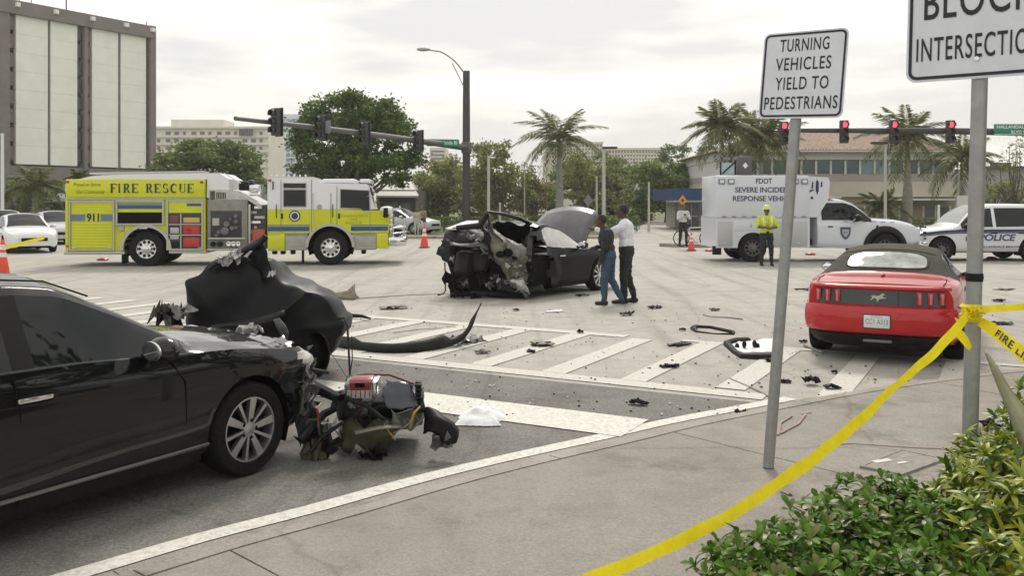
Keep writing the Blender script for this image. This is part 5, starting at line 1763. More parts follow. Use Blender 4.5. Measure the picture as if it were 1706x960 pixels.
q.build('side_stripe', mat('navy_stripe', (.02, .028, .10), .4), po)
text('POLICE', po, mat('police_blue', (.06, .07, .22), .4), (-.30, .99, .68), (R(90), 0, math.pi), .2, 1.2, bold=.03, shear=.2)
text('HALLANDALE BEACH', po, M_NAVYT, (-.35, .972, .45), (R(90), 0, math.pi), .06, 1.35, bold=.02)
q = MB().lathe([(.11, .995), (.10, .99), (0, .99)], (.62, 0, .74), 'y', 20)
q.build('door_crest', mat('crest_grey', (.18, .16, .17), .5), po)
q = MB()
q.tube([(2.42, -.4, .4), (2.50, -.4, .9), (2.42, -.4, 1.0)], .035, 8)
q.tube([(2.42, .4, .4), (2.50, .4, .9), (2.42, .4, 1.0)], .035, 8)
q.tube([(2.44, -.85, .55), (2.5, -.4, .6), (2.5, .4, .6), (2.44, .85, .55)], .03, 8)
q.build('push_bar', M_BLACKP, po)
# ================================================================== signal masts
M_POLE = mat('dark_bronze_pole', (.055, .052, .055), .45, .3, var=.1, vscale=3)
M_POLEB = mat('mast_arm_grey', (.11, .11, .11), .5, .2)
M_SIGH = mat('signal_housing', (.035, .037, .035), .5)
M_SIGG = mat('signal_backs', (.20, .20, .21), .5)
M_GREEN = mat('street_sign_green', (.01, .20, .12), .4)
M_SWHITE = mat('sign_white', (.75, .75, .73), .5)
M_GALV = mat('galvanised_post', (.34, .345, .34), .5, .5, var=.1, vscale=14)

def signal_head(parent, loc, rz, h, lit=None, name='signal_head'):
    "three-lens head; front looks along local -y"
    q = MB()
    w, d = h * .36, h * .2
    q.box((0, 0, 0), (w, d, h), 0, h * .03)
    q.box((0, d * .62, 0), (w * .5, d * .3, h * .9), 1, .01)
    o = q.build(name, [M_SIGH, M_SIGG], parent, loc, (0, 0, rz))
    for k in range(3):
        z = h * (.31 - .31 * k)
        q = MB()
        r = h * .125
        on = lit is not None and k == 0
        q.lathe([(r, -d / 2 - .004), (r * .6, -d / 2 - .02), (0, -d / 2 - .025)], (0, 0, z), 'y', 14)
        m = mat('lit_red', (.8, .05, .08), .4, emit=(1., .05, .10, 1.6)) if on else mat('dark_lens', (.03, .025, .02), .2)
        q.build('lens', m, o)
        q = MB()
        n = 12
        rows = []
        for i in range(n + 1):
            t = R(-30) + R(240) * i / n
            rows.append([(r * 1.12 * math.cos(t), -d / 2, z + r * 1.12 * math.sin(t)), (r * 1.12 * math.cos(t), -d / 2 - h * .17, z - .01 + r * 1.12 * math.sin(t))])
        q.grid(rows)
        solid(q.build('visor', M_SIGH, o, sharp=0), .008)
    return o

pY = 56.0
pb = Vector(((777 - CX) * pY / F, pY, 0.09))
ms1 = thing('signal_mast', 'tall dark mast arm with four traffic signals and street lamp over the intersection', 'traffic signal', pb)
jz = P(777, 246, pY).z - pb.z
tz = P(777, 118, pY).z - pb.z
q = MB()
q.lathe([(.34, 0), (.34, .12), (.26, .14), (.25, .6), (.235, jz), (.215, tz), (.0, tz + .02)], n=20)
q.build('pole', M_POLE, ms1)
end = P(392, 197, 34.0) - pb
a0 = Vector((0, 0, jz))
q = MB()
pts = [a0 + (end - a0) * t + Vector((0, 0, .25 * math.sin(t * 1.6))) - Vector((0, 0, .25 * math.sin(1.6) * t)) for t in np.linspace(0, 1, 9)]
q.tube(pts, list(np.linspace(.20, .085, 9)), 12)
q.box((0, 0, jz), (.62, .62, .7), 0, .08)
q.build('mast_arm', M_POLEB, ms1)
adir = (end - a0)
arz = math.atan2(adir.y, adir.x)
for k, (t, kind) in enumerate([(.894, 0), (.7465, 1), (.578, 0), (.318, 0)]):
    c = a0 + adir * t + Vector((0, 0, .05))
    o = signal_head(ms1, c + Vector((.18, -.24, -.02)), arz + R(70), 1.10)
    MB().box((0, .16, 0), (.52, .03, 1.16), 0, .04).build('backplate', M_SIGH, o)
    if kind:
        MB().box((.40, .05, .02), (.34, .05, .55), 0, .02).build('control_plate', M_SIGG, o)
c = a0 + adir * .155
q = MB().box((0, 0, 0), (1.9, .04, .42), 0, .01)
sg = q.build('street_sign', M_GREEN, ms1, c + Vector((0, -.26, .10)), (0, 0, R(12)))
text('Three Islands Bl', sg, M_SWHITE, (0, -.024, -.09), (R(90), 0, 0), .2, 1.65, bold=.01)
# lamp arm
top = Vector((0, 0, tz - .3))
le = P(709, 82, 54.5) - pb
q = MB()
pts = [top, top + (le - top) * .3 + Vector((0, 0, .45)), top + (le - top) * .65 + Vector((0, 0, .45)), le]
pts = [Vector(p) for p in catmull(np.array([tuple(p) for p in pts]), 4)]
q.tube(pts, .045, 8)
q.tube([top - Vector((0, 0, 1.0)), top + (le - top) * .35 + Vector((0, 0, .22))], .03, 6)
q.build('lamp_arm', M_GALV, ms1)
q = MB()
q.ball(le + Vector((-.12, -.05, 0)), (.42, .2, .12), 0, 14, 8)
q.build('lamp_head', mat('lamp_grey', (.4, .4, .38), .5), ms1)

rY = 45.0
rx = (1850 - CX) * rY / F
ms2 = thing('signal_mast', 'mast arm with four red traffic signals behind the white signs at right', 'traffic signal', (rx, rY, 0.05))
az = P(1500, 218, rY).z - .05
q = MB().lathe([(.32, 0), (.32, .12), (.25, .14), (.22, 7.5), (0, 7.52)], n=20)
q.build('pole', M_POLE, ms2)
q = MB()
x1 = (1296 - CX) * rY / F - rx
q.tube([(0, 0, az - .15), (x1 * .5, 0, az), (x1, 0, az + .03)], [.20, .16, .10], 12)
q.build('mast_arm', M_POLE, ms2)
for k, px in enumerate((1303, 1403, 1485, 1579)):
    x = (px - CX) * rY / F - rx
    signal_head(ms2, (x, -.25, az - .12 + (.06 if k != 0 else 0)), 0, 1.14, lit=1)
q = MB().box((0, 0, 0), (2.6, .04, .55), 0, .01)
x = (1694 - CX) * rY / F - rx
sg = q.build('street_sign', M_GREEN, ms2, (x, -.3, az + .06), (0, 0, 0))
text('HALLANDALE BEACH', sg, M_SWHITE, (-.02, -.024, .04), (R(90), 0, 0), .16, 2.3, bold=.01)
text('BLVD 900', sg, M_SWHITE, (.0, -.024, -.20), (R(90), 0, 0), .14, .9, bold=.01)
q = MB()
for z0, z1, y in ((-.275, -.25, -.022), (.25, .275, -.022)):
    q.box((0, y, (z0 + z1) / 2), (2.6, .004, z1 - z0))
q.build('sign_border', M_SWHITE, sg)

# ================================================================== the two regulatory signs in front
def rrect(w, h, r, n=6):
    p = []
    for cx_, cy_, a in ((w / 2 - r, h / 2 - r, 0), (-w / 2 + r, h / 2 - r, 90), (-w / 2 + r, -h / 2 + r, 180), (w / 2 - r, -h / 2 + r, 270)):
        for k in range(n + 1):
            t = R(a + 90 * k / n)
            p.append((cx_ + r * math.cos(t), cy_ + r * math.sin(t)))
    return p
def ring_poly(q, po, pi_, y, m=0):
    n = len(po)
    q.add([(a, y, b) for a, b in po] + [(a, y, b) for a, b in pi_], [(i, (i + 1) % n, n + (i + 1) % n, n + i) for i in range(n)], m)
M_FACE = mat('sign_face', (.70, .73, .78), .45, var=.05, vscale=5)
M_INK = mat('sign_ink', (.012, .014, .02), .5)
def reg_sign(name, label, base, top, u, w, h, zc, xoff, lines, pr, bands=()):
    v = (top - base).normalized()
    u = (u - v * u.dot(v)).normalized()
    n = u.cross(v)            # points away from the viewer: local +y = v x u
    yv = v.cross(u)
    Mx = Matrix((u, yv, v)).transposed()
    t = thing(name, label, 'sign', base, rot=Mx.to_euler())
    L_ = (top - base).length
    q = MB().lathe([(pr, 0), (pr, zc + h * .45), (0, zc + h * .45 + .004)], n=20)
    q.build('post', M_GALV, t)
    q = MB()
    q.prism(rrect(w, h, .045), -pr - .010, -pr - .006, 'y')
    pn = q.build('sign_panel', M_FACE, t, (xoff, 0, zc))
    q = MB()
    ring_poly(q, rrect(w - .022, h - .022, .038), rrect(w - .05, h - .05, .026), -pr - .0125)
    q.build('border', M_INK, pn)
    for s, z, ch, cw, x in lines:
        text(s, pn, M_INK, (x, -pr - .0125, z), (R(90), 0, 0), ch, cw, bold=.007, spacing=1.12)
    for z in ((-h * .385, h * .38) if h > .7 else ()):
        q = MB().lathe([(.012, -pr - .010), (.010, -pr - .018), (0, -pr - .019)], (-xoff, 0, z), 'y', 10)
        q.build('bolt', M_CHROME, pn)
    for z in bands:
        q = MB().lathe([(pr + .003, z - .018), (pr + .005, z), (pr + .003, z + .018)], n=20)
        q.build('tape_band', M_BLACKP, t)
    return t
bs = G(1280, 779, .085)
tp1 = P(1326, 196, 6.2)
reg_sign('yield_sign', 'white sign reading turning vehicles yield to pedestrians on leaning post', bs, tp1, Vector((.72, -.69, 0)), .61, .60, 2.70, .045,
         [('TURNING', .165, .085, .355, 0), ('VEHICLES', .035, .085, .40, 0), ('YIELD TO', -.10, .085, .385, 0), ('PEDESTRIANS', -.235, .085, .53, 0)], .038)
b2_ = Vector(((1608 - CX) * 4.0 / F, 4.0, .09))
tp2 = P(1632, 140, 4.0)
tp2.y = 4.0
reg_sign('block_sign', 'large white sign ending in intersection cut off by the top right corner', b2_, tp2, Vector((.72, -.69, 0)), .61, .76, 2.74, .0,
         [('DO NOT', .13, .14, .46, 0), ('BLOCK', -.095, .15, .46, 0), ('INTERSECTION', -.285, .105, .52, 0)], .033, bands=(1.48,))

# ================================================================== yellow tape
M_TAPE = mat('yellow_tape', (.92, .76, .01), .4, var=.06, vscale=20, translucent=.25)
class Ribbon:
    def __init__(s, pts, ws, n=14):
        "pts: (px, py, Y); ws: (half-width vector) per point"
        C = np.array([tuple(P(*p)) for p in pts])
        s.C = catmull(C, n)
        s.W = catmull(np.array(ws, float), n)
        sg_ = np.linalg.norm(np.diff(s.C, axis=0), axis=1)
        s.s = np.concatenate([[0], np.cumsum(sg_)])
    def at(s, d, t, lift=0.):
        c = np.array([np.interp(d, s.s, s.C[:, k]) for k in range(3)])
        w_ = np.array([np.interp(d, s.s, s.W[:, k]) for k in range(3)])
        p = c + w_ * t
        if lift:
            tocam = np.array([0, 0, CH]) - p
            p = p + tocam / np.linalg.norm(tocam) * lift
        return p
    def grid(s, m=5, wob=.006):
        G_ = []
        for d in s.s:
            row = []
            for t in np.linspace(-1, 1, m):
                p = s.at(d, t)
                p = p + np.array(noise3(p, 9)) * wob
                row.append(tuple(p))
            G_.append(row)
        return G_
    def letters(s, txt, d0, h, parent, base, flip=1):
        o = text(txt, parent, M_INK, (0, 0, 0), (0, 0, 0), h, None, bold=.02, align='LEFT', spacing=1.15)
        for v in o.data.vertices:
            tt = (v.co.y / h - .5) * 1.1
            v.co = Vector(s.at(d0 + v.co.x * flip, tt, .004)) - base
        return o
tb = P(1622, 520, 3.96)
tape = thing('barrier_tape', 'yellow tape sagging from the sign post down across the sidewalk', 'tape', tb)
wv = lambda a, k=.030: (math.sin(R(a)) * k, .10 * k, math.cos(R(a)) * k)
rb1 = Ribbon([(1618, 518, 3.94), (1590, 552, 3.86), (1545, 600, 3.76), (1490, 645, 3.62), (1420, 712, 3.44), (1340, 775, 3.28), (1250, 838, 3.12), (1150, 893, 3.0), (1060, 935, 2.93), (960, 975, 2.88), (850, 1005, 2.84), (700, 1020, 2.8)],
             [wv(-35, .014), wv(-40, .020), wv(-40, .019), wv(-42, .014), wv(-40, .020), wv(-38, .021), wv(-34, .021), wv(-28, .021), wv(-24, .022), wv(-20, .022), wv(-15, .022), wv(-10, .022)])
q = MB().grid([[tuple(Vector(p) - tb) for p in r] for r in rb1.grid()])
q.build('tape_run', M_TAPE, tape, sharp=0)
kn = MB()
for k in range(4):
    z = 1.385 + .018 * k
    kn.lathe([(.038, -.012), (.043 + .006 * (k % 2), 0), (.038, .012)], Vector(((1621 - CX) * 3.985 / F, 4.0, z)) - tb, 'z', 18)
kn.build('tape_wrap', M_TAPE, tape)
for k, (x, y) in enumerate([(1612, 522), (1622, 515), (1632, 520), (1606, 532)]):
    crumple('tape_knot', M_TAPE, tape, P(x, y, 3.93) - tb, (.05, .03, .025), 500 + k, n=6, thick=.001)
for nm, lab, pts, ws, txt, d0 in [
    ('barrier_tape', 'yellow tape running level to the right edge from the sign post', [(1630, 517, 3.98), (1660, 514, 4.0), (1706, 512, 4.05), (1800, 508, 4.15)], [wv(0, .016)] * 4, None, 0),
    ('barrier_tape', 'yellow tape with black letters slanting down to the right edge', [(1632, 536, 3.96), (1660, 554, 3.85), (1706, 592, 3.7), (1800, 660, 3.45)], [wv(38, .02), wv(36, .028), wv(35, .030), wv(32, .03)], 'FIRE LINE DO NOT', .115),
    ('barrier_tape', 'short yellow tape end hanging left of the sign post', [(1590, 548, 3.92), (1604, 562, 3.94), (1618, 580, 3.95)], [wv(40, .02), wv(42, .02), wv(45, .012)], None, 0)]:
    b_ = P(*pts[0])
    t_ = thing(nm, lab, 'tape', b_, group='yellow tapes at the sign post')
    rb_ = Ribbon(pts, ws)
    MB().grid([[tuple(Vector(p) - b_) for p in r] for r in rb_.grid()]).build('tape_run', M_TAPE, t_, sharp=0)
    if txt:
        rb_.letters(txt, d0, .036, t_, b_)
# tape in front of the parked coupe at far left
b_ = P(0, 415, 30)
t_ = thing('barrier_tape', 'yellow tape rising in front of the white coupe at far left', 'tape', b_)
rb_ = Ribbon([(-60, 424, 29), (0, 415, 30), (40, 405, 31), (74, 396, 32)], [(0, 0, .06)] * 4)
MB().grid([[tuple(Vector(p) - b_) for p in r] for r in rb_.grid()]).build('tape_run', M_TAPE, t_, sharp=0)
tape['group'] = 'yellow tapes at the sign post'

# ================================================================== cones and road flares
M_CONE = mat('cone_orange', (.75, .07, .035), .5, var=.08, vscale=6)
def cone(px, py, h, label, n=0):
    g_ = G(px, py)
    t = thing('traffic_cone', label, 'cone', g_, group='orange traffic cones')
    q = MB()
    q.box((0, 0, .02), (h * .46, h * .46, .04), 0, .012)
    q.build('base', mat('cone_base', (.03, .03, .03), .7), t)
    r0, r1 = h * .19, h * .035
    rad = lambda z: r0 + (r1 - r0) * z / h
    MB().lathe([(rad(0), .04), (rad(h * .98), h * .98), (rad(h) * .6, h), (0, h)], n=20).build('cone_body', M_CONE, t)
    for a, b in ((.52, .64), (.72, .86)):
        MB().lathe([(rad(h * a) + .004, h * a), (rad(h * b) + .004, h * b)], n=20).build('reflective_band', mat('cone_band', (.75, .72, .70), .4), t)
cone(707, 413, .95, 'orange cone with white bands beside the far kerb')
cone(1152, 418, .72, 'short orange cone in front of the parked bicycle')
cone(4, 460, .95, 'orange cone at the left edge behind the sedan roof')
def flare(px, py, label):
    g_ = G(px, py)
    t = thing('road_flare', label, 'road flare', g_, group='red road flares')
    q = MB().lathe([(.17, 0), (.18, .03), (.14, .07), (.08, .09), (0, .095)], n=20)
    q.build('puck', mat('flare_red', (.5, .03, .04), .35), t)
    MB().lathe([(.185, .025), (.185, .045)], n=20).build('rim', M_BLACKP, t)
flare(171, 434, 'red disc flare under the tail of the fire engine')
flare(1350, 425, 'red disc flare under the response truck')
flare(1652, 432, 'red disc flare under the police car')
flare(1182, 419, 'red disc flare near the bicycle')

# ================================================================== debris on the road
rs = np.random.default_rng(77)
def slab_bit(px, py, w, d, h, m, name, label, rz_=0., group='car debris on the road'):
    g_ = G(px, py)
    t = thing(name, label, 'debris', g_, rz_, group)
    n = 6
    A = np.zeros((n, 4, 3))
    for i in range(n):
        for j in range(4):
            u, v = i / (n - 1) - .5, j / 3 - .5
            A[i, j] = (u * w * (1 + .1 * rs.normal()), v * d * (1 + .2 * rs.normal()), h * (.55 + .35 * rs.normal() * .6) + .006)
    A[:, :, 2] = np.maximum(A[:, :, 2], .01)
    o = MB().grid(A, 0, False).build('fragment', m, t, sharp=0)
    solid(o, .014)
    crumple('fragment', m, t, (w * .1 * rs.normal(), 0, h * .5 + .012), (w * .7, d * .8, h * .6), int(rs.integers(1e6)), n=5, thick=.01, rot=(0, 0, rs.uniform(0, 3)))
    return t
M_SCRAP = mat('scrap_black', (.014, .013, .012), .6, var=.3, vscale=9, spec=.2)
bits = [
    (1045, 526, .22, .12, .06, M_SCRAP, 'flat black fragment on the road in front of the two men'), (967, 556, .08, .07, .05, M_SCRAP, 'small black lump on the far crosswalk line'),
    (903, 577, .28, .2, .05, M_OLIVE, 'ragged brown scrap on a crosswalk bar left of the lump'), (885, 588, .10, .08, .03, M_SCRAP, 'little black chip below the ragged brown scrap'),
    (804, 589, .18, .12, .04, M_OLIVE, 'brown scrap at the end of the curved bumper strip'), (1114, 613, .2, .1, .04, M_SCRAP, 'black shard in the crosswalk between two bars'),
    (1064, 676, .17, .075, .05, M_SCRAP, 'black block in front of the stop line'), (1236, 697, .11, .07, .07, M_SCRAP, 'black scrap on the kerb left of the sign post'),
    (1307, 638, .12, .08, .03, M_SCRAP, 'black flake just right of the yield sign post'), (1352, 642, .14, .12, .10, M_SCRAP, 'upright black shard on the painted bar'),
    (1386, 649, .15, .1, .05, M_SCRAP, 'black fragment right of the upright shard'), (1283, 604, .1, .1, .05, M_SCRAP, 'black chip under the white door panel'),
    (1338, 571, .1, .06, .03, M_SCRAP, 'black chip left of the red convertible'), (1390, 623, .06, .05, .03, M_SCRAP, 'tiny chip behind the red convertible'),
    (655, 515, .45, .2, .05, M_OLIVE, 'long brown scrap behind the curved bumper strip'), (1130, 576, .35, .1, .03, M_SCRAP, 'thin dark sliver on the far crosswalk line'),
    (1092, 514, .25, .16, .05, M_SCRAP, 'crumpled chip right of the two men'), (1190, 518, .15, .1, .04, M_OLIVE, 'small brown chip beyond the bent rail'), (1137, 551, .1, .07, .03, M_SCRAP, 'tiny black chip left of the rubber frame'),
    (1345, 484, .5, .07, .04, M_SCRAP, 'straight black bar left of the red convertible'), (1665, 503, .2, .12, .05, M_SCRAP, 'black lump right of the red convertible'), (1668, 541, .3, .12, .04, M_SCRAP, 'flat scrap beyond the slanting tape'),
    (1673, 484, .5, .06, .03, M_OLIVE, 'thin rod lying at the right edge of the road'), (860, 518, .1, .1, .03, M_SCRAP, 'chip in front of the wrecked black car'), (822, 790, .09, .05, .02, M_SCRAP, 'thin black sliver on the gutter'),
    (1545, 722 - 30, .05, .05, .02, M_SCRAP, 'pebble-like chip on the sidewalk ramp'), (970, 494, .25, .12, .05, M_SCRAP, 'dark scrap beside the wheel of the wrecked car'), (924, 520, .35, .1, .015, M_SWHITE, 'flat white paper on the road behind the crosswalk')]
for (x, y, w_, d_, h_, m_, lab) in bits:
    slab_bit(x, y, w_, d_, h_, m_, 'car_fragment', lab, rs.uniform(-.5, .5))
# tiny gravel and glass, uncountable
q = MB()
for k in range(650):
    x, y = rs.uniform(560, 1690), rs.uniform(500, 700)
    g_ = G(x, y)
    s_ = rs.uniform(.006, .022)
    q.box((g_.x, g_.y, s_ * .3 + .008), (s_, s_ * rs.uniform(.5, 1.3), s_ * .5), int(rs.random() < .45), rz=rs.uniform(0, 3))
o = q.build('grit', [M_SCRAP, mat('glass_grit', (.6, .6, .57), .4)])
tag(o, 'scattered grit and broken glass over the road', 'grit', kind='stuff')
# rubber window frame, bent rail, white airbag door panel
g_ = G(1190, 560)
t_ = thing('window_frame', 'black rubber window frame lying on the road', 'debris', g_, group='car debris on the road')
q = MB()
q.tube([P(*p) - g_ for p in [(1158, 545, 13.7), (1185, 546, 13.6), (1222, 554, 13.1), (1221, 558, 12.95), (1190, 557, 13.0), (1160, 553, 13.2), (1155, 548, 13.5), (1160, 545, 13.7)]], [.035, .03, .03, .03, .015, .02, .05, .04], 7)
q.build('frame_ring', M_SCRAP, t_)
g_ = G(1205, 532)
t_ = thing('bent_rail', 'thin bent metal rail lying behind the rubber frame', 'debris', g_, group='car debris on the road')
MB().tube([P(*p) - g_ for p in [(1172, 525, 15.2), (1182, 528, 15.0), (1215, 530, 14.8), (1238, 532, 14.6), (1239, 536, 14.5)]], .018, 6).build('rail', mat('dull_rail', (.25, .24, .21), .5, .4), t_)
g_ = G(1250, 600)
t_ = thing('door_panel', 'white padded door panel with black edge lying behind the sign post', 'debris', g_, group='car debris on the road')
pxgrid('panel_pad', [[(1212, 572, 12.1), (1240, 568, 12.4), (1270, 567, 12.5), (1292, 566, 12.5)], [(1224, 582, 11.55), (1245, 578, 11.7), (1270, 578, 11.8), (1292, 576, 11.8)], [(1238, 594, 11.1), (1255, 588, 11.3), (1272, 590, 11.2), (1292, 588, 11.3)]], mat('white_pad', (.74, .74, .75), .8), t_, g_, (5, 5), .035, 6, .02)
q = MB()
q.tube([P(*p) - g_ for p in [(1246, 568, 12.4), (1225, 570, 12.2), (1211, 573, 12.0), (1225, 588, 11.35), (1239, 596, 11.0), (1265, 597, 10.95), (1292, 596, 10.95)]], [.05, .06, .05, .04, .06, .07, .06], 8)
q.build('panel_edge', M_SCRAP, t_)
for k, (x, y) in enumerate([(1228, 578), (1240, 574), (1257, 573), (1262, 578), (1240, 585), (1262, 585)]):
    MB().ball(P(x, y, 11.6) - g_, (.03, .03, .05), 0, 8, 6).build('clip', M_SCRAP, t_)
g_ = G(617, 533)
t_ = thing('trim_lath', 'thin black trim lath beside the torn car section', 'debris', G(597, 530), group='car debris on the road')
MB().tube([P(*p) - G(597, 530) for p in [(570, 528, 14.6), (585, 526, 14.7), (603, 527, 14.6), (617, 531, 14.4)]], [.04, .035, .03, .015], 6).build('lath', M_SCRAP, t_)
g_ = G(1372, 592)
t_ = thing('trim_lath', 'short grey lath under the left corner of the red convertible', 'debris', Vector((*G(1352, 584).xy, 0)), group='car debris on the road')
MB().tube([G(1340, 578) - G(1352, 584) + Vector((0, 0, .02)), G(1370, 590) - G(1352, 584) + Vector((0, 0, .02))], .02, 6).build('lath', mat('dull_rail', (.25, .24, .21)), t_)
# papers by the hedge at right
g_ = G(1668, 714, .09)
t_ = thing('paper_bundle', 'white paper and dark scrap on the sidewalk behind the hedge at right', 'litter', g_)
crumple('paper', mat('white_cloth', (.78, .78, .8)), t_, (.07, 0, .03), (.20, .12, .05), 610, n=7)
crumple('dark_scrap', M_SCRAP, t_, (-.08, .02, .03), (.13, .1, .06), 611, n=6)

# ================================================================== people
def seg_d(p, a, b, ra, rb_):
    ab = b - a
    t = np.clip(((p - a) @ ab) / max(1e-9, ab @ ab), 0, 1)
    return np.linalg.norm(p - (a + t[:, None] * ab), axis=1) - (ra + (rb_ - ra) * t)
def person(name, label, loc, rz_, h, pose, cols, hair=(.02, .017, .015), voxel=.011, extras=None, group=None, bald=False):
    """body as one voxel-merged surface. Local x forward, y left. pose: joints for a 1.75 m figure."""
    k = h / 1.75
    J = dict(pel=(0, 0, .95), che=(0, 0, 1.28), nec=(0, 0, 1.47), hed=(.03, 0, 1.62),
             lhip=(0, .09, .92), rhip=(0, -.09, .92), lkn=(.02, .10, .50), rkn=(.02, -.10, .50), lan=(0, .10, .09), ran=(0, -.10, .09),
             lsh=(0, .19, 1.41), rsh=(0, -.19, 1.41), lel=(0, .24, 1.13), rel=(0, -.24, 1.13), lwr=(.05, .25, .88), rwr=(.05, -.25, .88), foot=0)
    J.update(pose)
    V = {a: np.array(b, float) for a, b in J.items() if a != 'foot'}
    caps, ells = [], []
    bk_ = cols.get('bulk', 1.12)
    def cap(a, b, ra, rb__, m):
        f_ = bk_ if m in ('top', 'legs') else 1.
        caps.append((np.array(a, float), np.array(b, float), ra * f_, rb__ * f_, m))
    def ell(c, r, m): ells.append((np.array(c, float), np.array(r, float) * (1 + (bk_ - 1) * .7 if m in ('top', 'legs') else 1.), m))
    lean = V['che'] - V['pel']
    ell(V['pel'] + [0, 0, .0], (.125, .175, .14), 'legs')
    ell(V['pel'] + lean * .38, (.115, .155, .16), 'top')
    ell(V['che'] + [.0, 0, .02], (.13, .18, .19), 'top')
    cap(V['lsh'] * [1, .7, 1] + [0, 0, .0], V['rsh'] * [1, .7, 1], .075, .075, 'top')
    cap(V['nec'] - [0, 0, .05], V['nec'] + (V['hed'] - V['nec']) * .6, .055, .052, 'skin')
    ell(V['hed'] + [.005, 0, .03], (.095, .075, .115), 'skin')
    ell(V['hed'] + [.04, 0, -.045], (.055, .052, .06), 'skin')
    ell(V['hed'] + [.10, 0, -.005], (.018, .012, .024), 'skin')            # nose
    ell(V['hed'] + [.085, 0, -.055], (.016, .026, .010), 'lip')
    for s in (1, -1):
        ell(V['hed'] + [0, s * .078, .0], (.02, .01, .03), 'skin')          # ears
        ell(V['hed'] + [.088, s * .03, .022], (.008, .014, .008), 'eye')
    if not bald:
        ell(V['hed'] + [-.018, 0, .055], (.095, .083, .105), 'hair')
    for s, a in ((1, 'l'), (-1, 'r')):
        cap(V[a + 'hip'], V[a + 'kn'], .092, .062, 'legs')
        cap(V[a + 'kn'], V[a + 'an'] + [0, 0, .03], .062, .045, 'legs')
        fx = np.array(J.get(a + 'ft', (.19, 0, -.055)))
        cap(V[a + 'an'] + [-.04, 0, -.045], V[a + 'an'] + fx * [.8, 1, 1], .045, .038, 'shoe')
        cap(V[a + 'an'], V[a + 'an'] + [0, 0, -.03], .045, .045, 'shoe')
        cap(V[a + 'sh'], V[a + 'el'], .062, .05, 'top')
        cap(V[a + 'el'], V[a + 'wr'], .048, .034, cols.get('fore', 'top'))
        d = V[a + 'wr'] - V[a + 'el']
        d = d / np.linalg.norm(d)
        up = np.array([0, 0, 1.]) if abs(d[2]) < .8 else np.array([1., 0, 0])
        side = np.cross(d, up); side /= np.linalg.norm(side)
        pl = np.cross(side, d)
        cap(V[a + 'wr'], V[a + 'wr'] + d * .08, .030, .036, 'skin')
        for f, (o, ln) in enumerate(((-.030, .068), (-.010, .080), (.010, .075), (.030, .058))):
            p0 = V[a + 'wr'] + d * .085 + side * o
            p1 = p0 + d * ln * .55
            p2 = p1 + (d * .7 - pl * .7) * ln * .5
            cap(p0, p1, .0095, .009, 'skin'); cap(p1, p2, .009, .008, 'skin')
        p0 = V[a + 'wr'] + d * .03 + side * -.03 * s
        cap(p0, p0 + d * .05 - side * .03 * s, .012, .010, 'skin')
    q = MB()
    for a, b, ra, rb__, m in caps:
        dd = b - a
        L_ = np.linalg.norm(dd)
        un = dd / L_
        pts, rr = [], []
        for t in (-1, -.8, -.4, 0):
            pts.append(a + un * ra * t); rr.append(max(ra * math.sqrt(1 - t * t), .0005))
        for t in (0, .4, .8, 1):
            pts.append(b + un * rb__ * t); rr.append(max(rb__ * math.sqrt(1 - t * t), .0005))
        q.tube(pts, rr, 10)
    for c, r, m in ells:
        q.ball(c, tuple(r), 0, 14, 10)
    me = q.mesh([M_DARK])
    tmp = link('tmp', me)
    md = tmp.modifiers.new('r', 'REMESH'); md.mode = 'VOXEL'; md.voxel_size = voxel; md.use_smooth_shade = True
    ms_ = tmp.modifiers.new('s', 'SMOOTH'); ms_.factor = .5; ms_.iterations = 3
    dg = bpy.context.evaluated_depsgraph_get()
    me2 = bpy.data.meshes.new_from_object(tmp.evaluated_get(dg))
    bpy.data.objects.remove(tmp)
    n_ = len(me2.polygons)
    ctr = np.zeros(n_ * 3, np.float32)
    me2.polygons.foreach_get('center', ctr)
    ctr = ctr.reshape(-1, 3).astype(float)
    best = np.full(n_, 1e9); lab = np.zeros(n_, int)
    names = ['skin', 'top', 'legs', 'shoe', 'hair', 'eye', 'lip']
    for a, b, ra, rb__, m in caps:
        dd = seg_d(ctr, a, b, ra, rb__)
        mk = dd < best
        best[mk] = dd[mk]; lab[mk] = names.index(m)
    for c, r, m in ells:
        dd = (np.linalg.norm((ctr - c) / r, axis=1) - 1) * r.min()
        mk = dd < best
        best[mk] = dd[mk]; lab[mk] = names.index(m)
    me2.materials.clear()
    base = dict(skin=(.25, .14, .09), top=(.1, .1, .1), legs=(.05, .05, .06), shoe=(.02, .02, .02), hair=hair, eye=(.03, .02, .02), lip=(.22, .09, .07))
    base.update({a: b for a, b in cols.items() if a not in ('fore', 'bulk')})
    for n__ in names:
        me2.materials.append(mat('%s_%02x%02x%02x' % (n__, *[int(c * 255) for c in base[n__]]), base[n__], .75, var=.12, vscale=14))
    me2.polygons.foreach_set('material_index', lab.astype(np.int32))
    me2.polygons.foreach_set('use_smooth', np.ones(n_, bool))
    # cloth folds
    nv = len(me2.vertices)
    co_ = np.zeros(nv * 3, np.float32); no_ = np.zeros(nv * 3, np.float32)
    me2.vertices.foreach_get('co', co_)
    me2.vertex_normals.foreach_get('vector', no_)
    co_, no_ = co_.reshape(-1, 3), no_.reshape(-1, 3)
    nl = len(me2.loops)
    lv = np.zeros(nl, np.int32); me2.loops.foreach_get('vertex_index', lv)
    lt = np.zeros(n_, np.int32); me2.polygons.foreach_get('loop_total', lt)
    wt_ = np.zeros(nv, bool)
    wt_[lv[np.repeat(np.isin(lab, (1, 2)), lt)]] = True
    for vi in np.nonzero(wt_)[0]:
        c_ = co_[vi]
        f_ = noise3((c_[0] * 1.2 + 3, c_[1] * 1.2, c_[2] * 2.2), 6.5).x * .016 + noise3((c_[0] + c_[2] * .8, c_[1] - c_[2], c_[2] * 2), 16).y * .007
        co_[vi] += no_[vi] * f_
